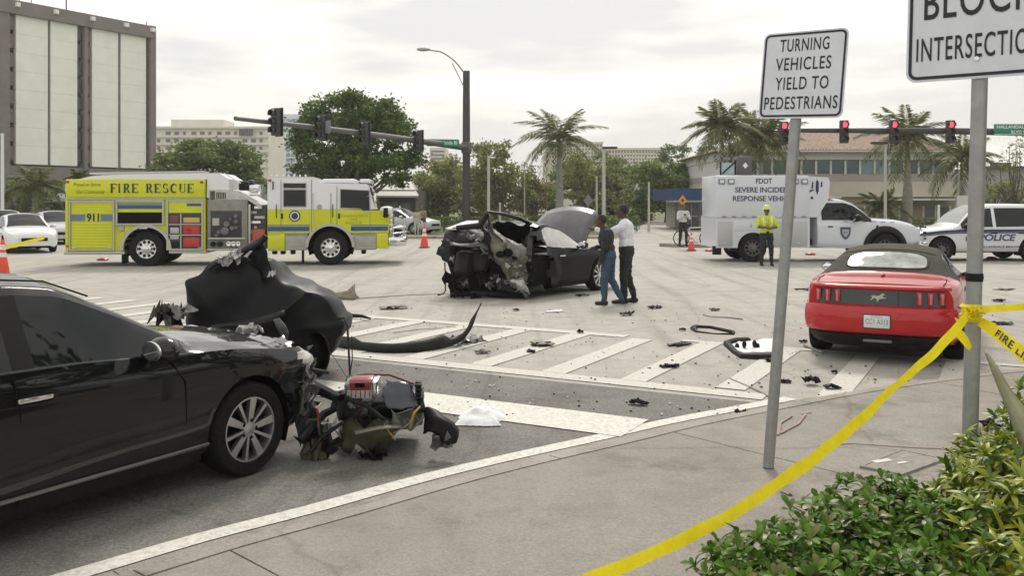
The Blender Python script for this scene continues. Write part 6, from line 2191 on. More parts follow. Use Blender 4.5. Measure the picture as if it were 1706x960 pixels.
    me2.vertices.foreach_set('co', co_.reshape(-1))
    me2.update()
    t = thing(name, label, 'person', loc, rz_, group)
    t.scale = (k, k, k)
    b = link('body', me2, t)
    if extras: extras(t, V)
    return t
SK1, SK2 = (.09, .05, .034), (.16, .09, .06)
# man in dark hoodie and jeans, walking up to the wreck, seen from behind
pl1 = G(1014, 508)
person('person', 'person in dark top and blue jeans standing beside the wrecked car', pl1, R(160), 1.68,
       dict(lkn=(.06, .10, .50), rkn=(-.02, -.11, .50), lan=(.06, .11, .09), ran=(-.22, -.10, .10), che=(.05, 0, 1.28), nec=(.10, 0, 1.46), hed=(.15, 0, 1.60), lsh=(.04, .19, 1.40), rsh=(.06, -.19, 1.40),
            lel=(.02, .25, 1.12), lwr=(.10, .24, .88), rel=(.10, -.25, 1.14), rwr=(.30, -.18, 1.10)), dict(skin=SK1, top=(.020, .020, .026), legs=(.035, .07, .125), shoe=(.02, .02, .022), bulk=1.28))
pl2 = G(1044, 505)
person('person', 'person in white shirt and black trousers reaching towards the wrecked car', pl2, R(168), 1.84,
       dict(lkn=(.05, .10, .50), rkn=(-.01, -.10, .50), lan=(.03, .11, .09), ran=(-.12, -.10, .09), che=(.02, 0, 1.28), hed=(.08, 0, 1.63), lsh=(.03, .19, 1.41), rsh=(.03, -.19, 1.41),
            lel=(.27, .24, 1.27), lwr=(.53, .18, 1.33), rel=(.0, -.24, 1.13), rwr=(.1, -.24, .9)), dict(skin=SK1, top=(.78, .78, .86), legs=(.012, .012, .014), shoe=(.015, .014, .014), bulk=1.26))
def officer_extras(t, V):
    q = MB()
    q.lathe([(.118, 0), (.116, .04), (.10, .09), (.06, .125), (0, .135)], V['hed'] + [0, 0, .055], n=20)
    q.lathe([(.15, -.004), (.15, .004), (.11, .01)], V['hed'] + [.012, 0, .058], n=20)
    q.build('helmet', mat('helmet_yellow', (.62, .70, .18), .35), t)
    q = MB()
    rows = []
    for z, a, b in ((.98, .142, .192), (1.1, .136, .182), (1.22, .146, .2), (1.34, .152, .207), (1.42, .13, .2)):
        rows.append([((a + .006) * math.cos(t_) + V['che'][0] * .5, (b + .006) * math.sin(t_), z) for t_ in np.linspace(.22, 2 * math.pi - .22, 29)])
    ve = q.grid(rows).build('safety_vest', mat('vest_yellow', (.66, .78, .02), .6, var=.08, vscale=10), t, sharp=0)
    solid(ve, .012)
    q = MB()
    for z in (1.06,):
        rows = [[((.148 + .008) * math.cos(t_), (.196 + .01) * math.sin(t_), z + dz) for t_ in np.linspace(.25, 2 * math.pi - .25, 25)] for dz in (0, .05)]
        q.grid(rows)
    for s in (1, -1):
        q.grid([[(.165, s * .11 + o, 1.08), (.17, s * .115 + o, 1.3), (.12, s * .12 + o, 1.47)] for o in (-.025, .025)])
    solid(q.build('reflective_band', mat('cone_band', (.75, .72, .7)), ve, sharp=0), .006)
person('person', 'person in yellow safety vest and helmet standing before the white truck', G(1277, 443), R(-92), 1.78,
       dict(lkn=(.02, .13, .5), rkn=(.02, -.13, .5), lan=(0, .15, .09), ran=(0, -.15, .09), lel=(.08, .29, 1.16), rel=(.08, -.29, 1.16), lwr=(.26, .06, 1.12), rwr=(.27, -.06, 1.14)),
       dict(skin=SK2, top=(.55, .65, .03), legs=(.012, .014, .018), shoe=(.012, .012, .012), fore='skin', bulk=1.2), extras=officer_extras)
person('person', 'person in white shirt standing with a bicycle on the island', G(1138, 411, .14), R(-80), 1.70,
       dict(lkn=(.02, .13, .5), rkn=(.02, -.13, .5), lan=(0, .15, .09), ran=(0, -.15, .09), lel=(.1, .26, 1.16), rel=(.1, -.26, 1.16), lwr=(.2, .06, 1.3), rwr=(.2, -.06, 1.28)),
       dict(skin=SK2, top=(.55, .55, .56), legs=(.012, .012, .014)), voxel=.018)
person('person', 'person in pale clothes on the far grass verge', Vector(((694 - CX) * 51 / F, 51, .09)), R(-60), 1.50, {}, dict(skin=SK2, top=(.42, .42, .36), legs=(.5, .5, .46), shoe=(.3, .3, .28)), voxel=.02)
person('person', 'person in tan shirt on the far grass verge', Vector(((704.5 - CX) * 52 / F, 52, .09)), R(-120), 1.6, {}, dict(skin=SK2, top=(.28, .20, .13), legs=(.05, .035, .03)), voxel=.02)
# bicycle
bg_ = G(1157, 411, .14)
bi = thing('bicycle', 'white bicycle standing on the traffic island', 'bicycle', bg_, R(2))
M_BIKE = mat('bike_white', (.6, .6, .58), .4)
for x in (-.53, .53):
    q = MB()
    pr = []
    rr = .335
    for k in range(9):
        t = 2 * math.pi * k / 8
        pr.append((rr - .02 + .02 * math.cos(t), .02 * math.sin(t)))
    q.lathe(pr, axis='y', n=28)
    w_ = q.build('wheel', M_TYRE, bi, (x, 0, .335))
    q = MB()
    for k in range(14):
        t = 2 * math.pi * k / 14
        q.tube([(0, 0, 0), (.315 * math.cos(t), 0, .315 * math.sin(t))], .003, 4)
    q.lathe([(.03, -.04), (.03, .04)], axis='y', n=10)
    q.build('spokes', M_ALLOY, w_)
q = MB()
nd = dict(bb=(-.08, 0, .30), ra=(-.53, 0, .335), st=(-.22, 0, .74), ht=(.32, 0, .78), hb=(.36, 0, .62), fa=(.53, 0, .335))
for a, b in (('bb', 'ra'), ('ra', 'st'), ('bb', 'st'), ('st', 'ht'), ('hb', 'bb'), ('hb', 'ht'), ('hb', 'fa')):
    q.tube([nd[a], nd[b]], .018, 8)
q.build('frame', M_BIKE, bi)
q = MB().tube([(.32, 0, .78), (.28, 0, .96)], .014, 6).tube([(.2, .28, 1.0), (.30, .1, .98), (.30, -.1, .98), (.2, -.28, 1.0)], .014, 6)
q.build('handlebar', M_BLACKP, bi)
q = MB().box((-.26, 0, .90), (.26, .14, .05), 0, .02).tube([(-.22, 0, .72), (-.25, 0, .88)], .014, 6)
q.build('saddle', M_BLACKP, bi)
q = MB().lathe([(.09, -.03), (.09, -.024)], (-.08, 0, .30), 'y', 18).tube([(-.08, -.05, .3), (.02, -.07, .16), (.08, -.1, .16)], .012, 6).tube([(-.08, .05, .3), (-.18, .07, .44), (-.14, .1, .44)], .012, 6)
q.build('crank', M_BLACKP, bi)
# ================================================================== buildings
M_BROWN = mat('brown_concrete', (.20, .175, .16), .8, var=.12, vscale=.6)
M_PANEL = mat('white_cladding', (.86, .85, .79), .7, var=.04, vscale=.5)
M_GREYB = mat('grey_slot', (.10, .095, .11), .7)
M_DKGL = mat('dark_green_glass', (.03, .035, .025), .15)
M_RDGL = mat('bronze_glass', (.17, .115, .10), .25)
M_BWIN = mat('far_window', (.12, .125, .13), .15)
# tall block at far left: facade recedes to the right
bR, fdir = 120.0, Vector((.53, .848, 0))
b0_ = Vector(((254 - CX) * bR / F, bR, 0))
def s_of(px):
    k = (px - CX) / F
    return (b0_.x - k * b0_.y) / (fdir.x - k * fdir.y)      # metres back from the right-hand end
rzb = math.atan2(fdir.y, fdir.x)
tall = thing('apartment_tower', 'tall brown building with white panel columns at far left', 'building', (b0_.x, b0_.y, 0), rzb)
HT, ZP = P(244, 43, bR - 1).z, P(244, 63, bR - 1).z
ZB = P(239, 281, bR - 1.2).z
def tb_(name, px0, px1, z0, z1, m, proud=0., depth=.4, parent=None, mesh=None):
    "box on the facade between two photo columns; local x runs right along the facade, local -y towards the camera"
    x0, x1 = -s_of(px0), -s_of(px1)
    return MB().box(((x0 + x1) / 2, -proud + depth / 2, (z0 + z1) / 2), (abs(x1 - x0), depth, z1 - z0)).build(name, m, parent or tall)
xl = -s_of(-160)
MB().box((xl / 2, 8.5, HT / 2 - .2), (abs(xl), 15, HT - .4)).build('core', M_BROWN, tall)
tb_('parapet', -160, 250, ZP, HT, M_BROWN, .9, 2.0)
tb_('base_band', -160, 250, 0, ZB - .2, M_BROWN, .25, 1.2)
tb_('corner_pier', 245.5, 254.5, 0, HT + .1, M_BROWN, .7, 1.6)
tb_('pier', 137, 143, 0, ZP, M_BROWN, .5, 1.2)
tb_('pier', -6, 11, 0, HT, M_BROWN, .7, 1.6)
nfl = 8
fh = (ZP - ZB) / nfl
for (a, b) in ((24, 77), (82, 126), (151, 194), (199, 240.5), (-70, -12)):
    for k in range(nfl):
        z0 = ZB + fh * k
        tb_('cladding_panel', a, b, z0 + .008, z0 + fh - .008, M_PANEL, .34, .5)
for a, b in ((77.3, 81.7), (194.3, 198.7)):
    tb_('slot', a, b, ZB - .3, ZP, M_GREYB, .06, .4)
for (a, b, m) in ((11.3, 23.5, M_RDGL), (126.4, 136.6, M_DKGL), (143.4, 150.6, M_RDGL), (241, 245.2, M_DKGL)):
    for k in range(nfl):
        z0 = ZB + fh * k
        tb_('window', a, b, z0 + .45, z0 + fh - .1, m, .04, .3)
for px in (21, 85, 146, 202, 246):
    o = tb_('flood_lamp', px - 3, px + 3, ZP - .2 + 1.0, HT - .3, M_PANEL, 1.3, .4)
q = MB()
for px, h_ in ((118, 1.6), (118.8, 2.4), (252, .9), (40, 1.2), (60, .8)):
    x = -s_of(px)
    q.tube([(x, 1, HT), (x, 1, HT + h_)], .06, 5)
q.build('aerial', M_GREYB, tall)

def block(name, label, px0, px1, ytop, Y, m, depth=20, ybot=None, rz_=0., cat='building'):
    "plain block facing the camera; returns thing, width, height"
    x0, x1 = (px0 - CX) * Y / F, (px1 - CX) * Y / F
    H_ = P(0, ytop, Y).z
    t = thing(name, label, cat, ((x0 + x1) / 2, Y, 0), rz_)
    MB().box((0, depth / 2, H_ / 2), (x1 - x0, depth, H_)).build('wall', m, t)
    return t, x1 - x0, H_
def pbox(t, name, Y, px0, px1, y0, y1, m, proud=.1, depth=.3, cx=None, bevel=0., parent=None):
    c = t.location
    a, b = P(px0, y0, Y), P(px1, y1, Y)
    return MB().box(((a.x + b.x) / 2 - c.x, -proud + depth / 2, (a.z + b.z) / 2 - c.z), (abs(b.x - a.x), depth, abs(a.z - b.z)), 0, bevel).build(name, m, parent or t)
# beige apartments behind the round tree
M_APT = mat('beige_stucco', (.68, .65, .57), .8, var=.06, vscale=.3)
ap, aw, ah = block('apartment_block', 'wide beige apartment block behind the round tree', 257, 447, 212, 210, M_APT, 16)
pbox(ap, 'penthouse', 210, 277, 366, 197, 212.5, M_APT, -3, 8)
pbox(ap, 'cornice', 210, 256, 448, 210.5, 214, mat('pale_cornice', (.72, .70, .64), .8), .6, 1)
for r_ in range(5):
    for c_ in range(13):
        x = 262 + c_ * 14.2
        y = 219 + r_ * 12.5
        if (c_ * 7 + r_ * 3) % 11 == 0: continue
        wd_ = 8 if c_ % 3 else 5
        pbox(ap, 'window', 210, x, x + wd_, y, y + 5.5, M_BWIN, .06, .3)
    pbox(ap, 'ledge', 210, 257, 447, 227.2 + r_ * 12.5, 229 + r_ * 12.5, mat('pale_cornice', (.72, .70, .64)), .5, .8)
for x in (400, 408, 416):
    pbox(ap, 'balcony_rail', 210, x, x + 7, 215, 226, M_GREYB, .9, .2)
# pale glass tower
M_GTOW = mat('tower_white', (.62, .66, .70), .6)
gt, gw, gh = block('glass_tower', 'slim pale blue glass tower beside the big tree', 450, 502, 190, 240, M_GTOW, 14)
for c_ in range(6):
    for r_ in range(12):
        x = 452 + c_ * 8.3
        y = 198 + r_ * 8.2
        pbox(gt, 'window', 240, x, x + 6, y, y + 5.6, mat('tower_glass', (.22, .30, .36), .2), .08, .3)
# low white building at far left
M_WALLW = mat('white_wall', (.55, .55, .54), .8, var=.05, vscale=1)
lb_, w1, h1 = block('low_building', 'low white building with carport behind the parked cars', 58, 420, 322, 66, M_WALLW, 14)
pbox(lb_, 'roof_fascia', 66, 52, 422, 330, 336, mat('fascia_white', (.62, .62, .6), .7), 2.0, 2.4)
pbox(lb_, 'garage_opening', 66, 68, 112, 338, 366, mat('shade_grey', (.17, .17, .18), .8), .05, .3)
pbox(lb_, 'upper_wall', 66, 97, 420, 306, 322.5, M_WALLW, -1, 8)
for x in (64, 90):
    pbox(lb_, 'column', 66, x, x + 3, 336, 372, mat('fascia_white', (.62, .62, .6)), 1.9, .2)
for x in (130, 150, 170):
    pbox(lb_, 'window', 66, x, x + 14, 342, 356, M_BWIN, .04, .2)
# gabled white-roofed building behind the fire engine cab
M_GROOF = mat('pale_metal_roof', (.50, .49, .46), .6, var=.05, vscale=1)
gb = thing('gabled_building', 'dark walled building with broad pale roof behind the fire engine cab', 'building', ((590 - CX) * 64 / F, 64, 0))
gl = gb.location
def gp(px, y, Y): return P(px, y, Y) - gl
q = MB()
q.add([gp(480, 326, 63), gp(697, 326, 63), gp(668, 268, 71), gp(500, 268, 71), gp(480, 329, 63), gp(697, 329, 63)], [(0, 1, 2, 3), (4, 5, 1, 0)])
q.add([gp(697, 326, 63), gp(700, 322, 80), gp(668, 268, 71)], [(0, 1, 2)])
q.build('roof', M_GROOF, gb)
q = MB()
wl, wr_ = gp(484, 380, 64).x, gp(692, 380, 64).x
q.box(((wl + wr_) / 2, 6, 1.4), (wr_ - wl, 12, 2.85))
q.build('wall', mat('dark_brown_wall', (.085, .075, .068), .8), gb)
for x in (610, 640, 668):
    pbox(gb, 'window', 64, x, x + 16, 338, 356, M_BWIN, .04, .2)
pbox(gb, 'door', 64, 655, 662, 336, 372, mat('shade_grey', (.17, .17, .18)), .06, .2)
# far hotels above the trees
M_PINK = mat('pinkish_hotel', (.64, .58, .50), .8)
for nm, lab, a, b, yt, Y in (('hotel_block', 'distant long hotel with rows of windows above the trees', 1008, 1108, 247, 320), ('hotel_block', 'distant pinkish building behind the tall palm', 908, 1004, 237, 300)):
    t, w_, h_ = block(nm, lab, a, b, yt, Y, M_PINK, 20)
    pbox(t, 'roof_band', Y, a - 1, b + 1, yt - .8, yt + 2.2, mat('pale_cornice', (.72, .70, .64)), .8, 1)
    for r_ in range(4):
        for c_ in range(int((b - a) / 5)):
            pbox(t, 'window', Y, a + 2 + c_ * 5, a + 4.8 + c_ * 5, yt + 4.5 + r_ * 6, yt + 7.5 + r_ * 6, M_BWIN, .1, .4)
t, w_, h_ = block('hotel_block', 'small beige tower peeking above the trees left of the mast pole', 716, 742, 246, 280, M_PINK, 14)
for r_ in range(4):
    pbox(t, 'window_band', 280, 718, 740, 251 + r_ * 6, 253.5 + r_ * 6, M_BWIN, .1, .4)

# two-storey office with tiled roof
YB = 70.0
bk = thing('office_building', 'two-storey beige office with tiled hip roof behind the white truck', 'building', ((1398 - CX) * YB / F, YB, 0))
bl_ = bk.location
M_CREAM = mat('cream_stucco', (.52, .48, .40), .8, var=.05, vscale=.8)
M_WSTUC = mat('white_stucco', (.66, .66, .65), .8, var=.04, vscale=.8)
M_TAN = mat('tan_wall', (.33, .265, .205), .8, var=.06, vscale=1)
pz = lambda y: P(0, y, YB).z
bxl, bxr = (1204 - CX) * YB / F - bl_.x, (1592 - CX) * YB / F - bl_.x
def bbox(name, x0, x1, y0, y1, m, y_=0., d=16., parent=None, bevel=0.):
    return MB().box(((x0 + x1) / 2, y_ + d / 2, (pz(y0) + pz(y1)) / 2), (x1 - x0, d, pz(y0) - pz(y1)), 0, bevel).build(name, m, parent or bk)
bbox('ground_floor', bxl, bxr, 381, 328, M_TAN, 0, 15.9)
bbox('mid_band', bxl - .1, bxr + .1, 328, 303, M_CREAM, -.3, 16)
bbox('sill_band', bxl - .05, bxr + .05, 303, 291, mat('taupe_band', (.36, .33, .29), .8), -.12, 15.8)
bbox('window_wall', bxl, bxr, 291, 266, M_WSTUC, .15, 15.6)
bbox('top_band', bxl - .1, bxr + .1, 266, 252, M_WSTUC, -.35, 16)
npan = 15
for k in range(npan):
    x0 = bxl + .5 + (bxr - bxl - 1.0) * k / npan
    x1 = bxl + .5 + (bxr - bxl - 1.0) * (k + 1) / npan - .16
    w_ = bbox('window', x0, x1, 289.5, 267, mat('teal_glass', (.07, .105, .105), .1) if k not in (9, 10) else mat('teal_bright', (.16, .26, .29), .15), .08, .2)
    bbox('mullion', x1, x1 + .16, 290.5, 266.4, M_WSTUC, -.02, .2, w_)
q = MB()
ez, rz1 = pz(252.5), pz(221)
e0, e1 = bxl - .7, bxr + .7
xr0, xr1 = bxl + 5.2, (1508 - CX) * 76 / F - bl_.x
q.add([(e0, -1.2, ez), (e1, -1.2, ez), (xr1, 7.5, rz1 + .55), (xr0, 7.5, rz1 + .55), (e0, 17, ez), (e1, 17, ez)], [(0, 1, 2, 3), (1, 5, 2), (0, 3, 4), (3, 2, 5, 4)])
q.build('roof', mat('roof_under', (.20, .14, .11), .9), bk)
M_TILE = mat('barrel_tile', (.34, .24, .19), .8, var=.3, vscale=2.5)
q = MB()
nt_ = 74
for k in range(nt_):
    x = e0 + (e1 - e0) * (k + .5) / nt_
    # each course runs from eave to ridge or hip
    tmax = 1.
    if x < xr0: tmax = (x - e0) / (xr0 - e0)
    if x > xr1: tmax = (e1 - x) / (e1 - xr1)
    if tmax < .06: continue
    nn = max(2, int(14 * tmax))
    pts = [(x, -1.2 + 8.7 * t, ez + (rz1 + .55 - ez) * t + .03 + .02 * (i % 2)) for i, t in enumerate(np.linspace(0, tmax, nn))]
    q.tube(pts, .095, 6)
o = q.build('roof_tiles', M_TILE, bk)
o['kind'] = 'stuff'
bbox('eave_board', e0, e1, 254.5, 252, mat('eave_white', (.55, .53, .5), .7), -1.25, .12)
for px in (1246, 1290, 1340, 1388, 1430, 1508, 1548, 1572):
    x = (px - CX) * YB / F - bl_.x
    w_ = bbox('ground_window', x - .42, x + .42, 373, 345, M_BWIN, -.04, .2)
    for dx in (-.47, .47):
        bbox('frame', x + dx - .06, x + dx + .06, 375, 343, M_WSTUC, -.08, .2, w_)
bbox('awning', (1440 - CX) * YB / F - bl_.x, (1580 - CX) * YB / F - bl_.x, 334, 331, M_WSTUC, -1.4, 1.4)
q = MB()
q.ball(((1530 - CX) * YB / F - bl_.x, -.1, pz(323)), (.16, .1, .12), 0, 8, 6)
q.build('wall_lamp', M_SIGH, bk)
# blue-fascia store
YS = 64.0
stt = thing('blue_canopy_store', 'low store with dark blue canopy left of the white truck', 'building', ((1180 - CX) * YS / F, YS, 0))
pbox(stt, 'canopy', YS, 1109, 1262, 315, 334, mat('canopy_blue', (.02, .055, .16), .5), 3.0, 9.0)
pbox(stt, 'canopy_edge', YS, 1109, 1262, 334, 337, mat('canopy_grey', (.3, .31, .33), .6), 3.04, 3.0)
pbox(stt, 'wall', YS, 1134, 1262, 336, 381, mat('store_beige', (.36, .34, .29), .8), 0, 6)
for x in (1140, 1152, 1166, 1182):
    w_ = pbox(stt, 'glass_door', YS, x, x + 10, 341, 379, M_BWIN, .08, .2)
    pbox(stt, 'door_frame', YS, x - 1.2, x, 339, 380, M_WSTUC, .16, .2, parent=w_)
    pbox(stt, 'door_rail', YS, x, x + 10, 359, 361, M_WSTUC, .16, .2, parent=w_)
for x in (1177, 1114):
    pbox(stt, 'column', YS, x, x + 4, 334, 381, mat('column_dark', (.08, .085, .1), .6), 2.8, .3)
fr_, _, _ = block('flat_roof_building', 'long grey building behind the post at right edge', 1636, 1800, 279, 95, mat('grey_block', (.33, .33, .33), .8), 14)
pbox(fr_, 'roof_edge', 95, 1634, 1802, 277, 281, mat('dark_edge', (.08, .08, .08), .7), .5, 1)
for k, px in enumerate((1670, 1680, 1692)):
    pbox(fr_, 'roof_unit', 95, px - 4, px + 2, 270, 277, M_SIGH, -1, 1)

# ================================================================== trees
def leaf_mat(name, c, c2, tl=.4):
    return mat(name, c, .55, col2=c2, vscale=.7, island=.45, translucent=tl)
M_LF1 = leaf_mat('leaf_deep', (.15, .21, .05), (.065, .105, .026))
M_LF2 = leaf_mat('leaf_mid', (.19, .24, .055), (.08, .12, .033))
M_LF3 = leaf_mat('leaf_olive', (.31, .31, .095), (.15, .18, .06))
M_LF4 = leaf_mat('leaf_fresh', (.24, .31, .085), (.11, .16, .05))
M_BARK = mat('bark', (.12, .10, .08), .9, var=.3, vscale=6, bump=.4, bscale=20)
M_PBARK = mat('palm_bark', (.30, .28, .25), .85, var=.2, vscale=4, bump=.3, bscale=12)
def leaf_quads(pts, size, rng, flat=.0, asp=.55):
    n = len(pts)
    d = rng.normal(size=(n, 3)); d /= np.linalg.norm(d, axis=1)[:, None]
    if flat: d[:, 2] *= (1 - flat); d /= np.linalg.norm(d, axis=1)[:, None]
    u = np.cross(d, rng.normal(size=(n, 3))); u /= np.linalg.norm(u, axis=1)[:, None]
    s = size * rng.uniform(.6, 1.3, n)[:, None]
    a, b = d * s * .5, u * s * .5 * asp
    return np.stack([pts - a, pts - a * .1 + b, pts + a, pts - a * .1 - b], 1)
def tree(name, label, px, Y, blobs, m, leaf=.30, per=170, trunk_top=None, tr=.18, seed=1, group='trees behind the intersection', limbs=True, core=.0):
    """blobs: (px, py, half-width px, half-height px, depth offset m) in photo pixels at distance Y"""
    rng = np.random.default_rng(seed)
    base = Vector(((px - CX) * Y / F, Y, .05))
    t = thing(name, label, 'tree', base, group=group)
    L4 = []
    ends = []
    for (bx_, by_, rw_, rh_, dy) in blobs:
        c = np.array(P(bx_, by_, Y + dy) - base)
        rx_, rz_ = rw_ * (Y + dy) / F, rh_ * (Y + dy) / F
        rd = rx_ * .8
        vol = rx_ * rz_
        nc = max(6, int(vol * 5.5 / .8))
        for _ in range(nc):
            v = rng.normal(size=3); v /= np.linalg.norm(v)
            rr = rng.uniform(.35, 1.0) ** .6
            cc_ = c + v * np.array([rx_, rd, rz_]) * rr
            ends.append(cc_)
            cr_ = rng.uniform(.35, .75) * (.8 + .1 * rx_)
            k = int(per * 2.0 * cr_ ** 2 * rng.uniform(.5, 1.2))
            pv = rng.normal(size=(k, 3)) * np.array([cr_, cr_, cr_ * .62]) * .55
            L4.append(leaf_quads(cc_ + pv, leaf, rng, .3))
    V4 = np.concatenate(L4)
    me = quads_mesh('crown', V4, m)
    cr_o = link('crown', me, t)
    q = MB()
    lx = sum(b[0] for b in blobs) / len(blobs)
    ctr = np.array(P(lx, max(b[1] for b in blobs), Y) - base)
    th = max(1.0, ctr[2] * .55)
    q.tube([(0, 0, 0), (.05, 0, th * .5), (ctr[0] * .2, 0, th)], [tr * 1.25, tr, tr * .8], 9)
    for e in [ends[i] for i in rng.choice(len(ends), min(len(ends), 22), replace=False)]:
        mid = (np.array([ctr[0] * .2, 0, th]) + e) / 2 + rng.normal(size=3) * .3
        q.tube([(ctr[0] * .2, 0, th * .97), tuple(mid), tuple(e)], [tr * .5, tr * .28, tr * .08], 6)
    q.build('trunk', M_BARK, t)
    return t
tree('shade_tree', 'dense round green tree behind the fire engine body', 345, 70, [(345, 285, 88, 38, 0), (300, 272, 42, 26, 0), (385, 265, 48, 28, 0), (340, 255, 40, 20, 0), (410, 300, 34, 26, 0), (275, 295, 26, 24, 0), (345, 310, 80, 22, 0)], M_LF2, .34, 200, seed=2)
tree('shade_tree', 'largest dark tree towering behind the signal arm', 585, 59, [(580, 190, 68, 38, 0), (555, 230, 62, 46, 0), (625, 215, 56, 38, 2), (540, 282, 46, 30, 0), (600, 262, 52, 34, 0), (655, 210, 32, 30, 0), (660, 262, 36, 30, 0), (690, 262, 20, 24, 0), (668, 300, 14, 12, -2), (650, 286, 22, 20, -2), (560, 300, 46, 18, 0), (520, 200, 24, 26, 0), (585, 165, 40, 14, 0), (640, 185, 30, 16, 0), (520, 250, 24, 40, 0), (505, 290, 22, 24, 0), (590, 300, 40, 18, 0)], M_LF1, .27, 300, tr=.35, seed=3)
tree('street_tree', 'olive tree right beside the tall dark mast pole', 742, 74, [(735, 300, 40, 36, 0), (722, 330, 32, 28, 0), (750, 335, 34, 24, 0), (745, 276, 24, 16, 0), (712, 350, 22, 14, 0)], M_LF3, .30, 150, seed=4)
tree('street_tree', 'olive tree between mast pole and tall palm', 835, 76, [(830, 290, 36, 40, 0), (805, 255, 26, 18, 0), (845, 250, 28, 12, 0), (860, 310, 30, 36, 0), (812, 330, 26, 28, 0), (880, 335, 24, 24, 0), (800, 300, 20, 40, 0)], M_LF3, .30, 130, seed=5)
tree('street_tree', 'reddish olive tree just left of the palm trunk', 893, 78, [(890, 290, 22, 26, 0), (900, 320, 24, 24, 0), (880, 345, 22, 16, 0)], leaf_mat('leaf_rust', (.27, .19, .08), (.13, .11, .045)), .28, 130, seed=6)
tree('street_tree', 'grey-green open tree right of the palm trunk', 975, 78, [(970, 290, 30, 30, 0), (990, 320, 30, 30, 0), (962, 265, 20, 14, 0), (1015, 280, 22, 22, 0), (1030, 320, 26, 28, 0), (960, 330, 18, 24, 0)], M_LF3, .28, 120, seed=7)
tree('street_tree', 'bushy green tree left of the blue canopy', 1110, 84, [(1110, 292, 52, 28, 0), (1075, 300, 32, 26, 0), (1150, 300, 42, 28, 0), (1090, 330, 40, 24, 0), (1180, 290, 22, 30, 0), (1060, 335, 20, 26, 0)], M_LF4, .34, 170, seed=8)
tree('street_tree', 'dark thin tree top rising over the bushy trees', 1135, 110, [(1120, 255, 24, 14, 0), (1140, 248, 14, 10, 0), (1175, 254, 18, 12, 0), (1100, 262, 14, 8, 0)], M_LF1, .36, 100, seed=9)
tree('street_tree', 'sparse yellowish tree at the right edge behind the post', 1690, 62, [(1680, 262, 18, 22, 0), (1700, 250, 20, 16, 0), (1695, 310, 30, 26, 0), (1665, 322, 22, 20, 0)], M_LF3, .20, 45, seed=10)
tree('street_tree', 'leafy green tree behind the police car roof', 1660, 66, [(1660, 325, 26, 18, 0), (1690, 330, 28, 16, 0), (1640, 335, 12, 14, 0)], M_LF4, .26, 150, seed=11)
tree('street_tree', 'dark bushy tree at left edge behind parked cars', 20, 62, [(10, 320, 34, 26, 0), (50, 325, 34, 22, 0), (25, 345, 44, 14, 0), (80, 318, 18, 14, 0)], M_LF1, .28, 170, seed=12)
tree('street_tree', 'broad olive tree filling the gap behind the wrecked car', 800, 88, [(770, 305, 40, 40, 0), (850, 320, 44, 36, 0), (800, 345, 60, 26, 0), (905, 330, 40, 34, 0), (820, 262, 30, 20, 0)], M_LF3, .36, 200, seed=21)
tree('street_tree', 'low green tree in the gap behind the tall lamp post', 1020, 90, [(1000, 300, 44, 36, 0), (1040, 300, 40, 34, 0), (990, 340, 50, 26, 0), (1055, 345, 40, 24, 0), (955, 300, 34, 34, 0), (1010, 268, 24, 16, 0)], M_LF4, .36, 200, seed=22)
tree('street_tree', 'olive tree behind the blue canopy store', 1165, 92, [(1150, 300, 44, 30, 0), (1190, 285, 34, 34, 0), (1110, 320, 44, 30, 0)], M_LF3, .36, 180, seed=23)
tree('street_tree', 'green tree rising behind the pale parked car', 705, 80, [(705, 318, 30, 34, 0), (690, 345, 26, 20, 0), (726, 345, 30, 22, 0)], M_LF4, .32, 180, seed=24)
# low clipped hedges along the far footway
def hedge(name, label, x0, x1, Y, h, d, seed):
    rng = np.random.default_rng(seed)
    t = thing(name, label, 'hedge', ((x0 + x1) / 2, Y, .09))
    n = int((x1 - x0) * h * 420)
    p = np.stack([rng.uniform(x0, x1, n) - (x0 + x1) / 2, rng.uniform(-d / 2, d / 2, n), h * rng.uniform(0, 1, n) ** .7], 1)
    o = link('foliage', quads_mesh('foliage', leaf_quads(p, .16, rng), M_LF1), t)
    o['kind'] = 'stuff'
    q = MB()
    for x in np.arange(x0 + .5, x1, 1.2):
        q.tube([(x - (x0 + x1) / 2, 0, 0), (x - (x0 + x1) / 2 + .1, 0, h * .8)], [.03, .015], 5)
    q.build('stem', M_BARK, t)
hedge('hedge', 'dark clipped hedge on the far verge left of the palm', -6.0, -1.2, 56.5, .95, 1.0, 31)
hedge('hedge', 'dark clipped hedge on the far verge behind the wreck', -.9, 8.2, 58, 1.0, 1.0, 32)
hedge('hedge', 'clipped hedge in front of the office building', 26, 40, 62, .8, 1.0, 33)

# ================================================================== palms
def frond_mesh(L_, droop, seed, w=.55, n=38):
    rng = np.random.default_rng(seed)
    q = MB()
    pts = []
    for k in range(9):
        t = k / 8
        pts.append(Vector((L_ * t * (1 - .22 * droop * t * t), 0, L_ * (.34 * t - (.34 + droop) * t * t))))
    q.tube(pts, list(np.linspace(.028, .006, 9)), 5, 1)
    for k in range(n):
        t = .12 + .88 * k / (n - 1)
        i = min(7, int(t * 8)); f = t * 8 - i
        p = pts[i].lerp(pts[i + 1], f)
        tg = (pts[i + 1] - pts[i]).normalized()
        ll = w * math.sin(math.pi * (.12 + .82 * t)) ** .6 * rng.uniform(.8, 1.15)
        for s in (1, -1):
            dirv = (Vector((0, s, 0)) * .75 + tg * .55 + Vector((0, 0, rng.uniform(-.65, .15)))).normalized()
            e = p + dirv * ll + Vector((0, 0, -ll * .25))
            m_ = p + dirv * ll * .5
            wv_ = tg * .05
            q.add([p - wv_ * .5, m_ - wv_, e, m_ + wv_], [(0, 1, 2, 3)], 0)
    return q.mesh([M_FROND, M_FSTEM], 'frond', fix=False)
M_FROND = leaf_mat('frond_green', (.18, .205, .065), (.085, .10, .035), .4)
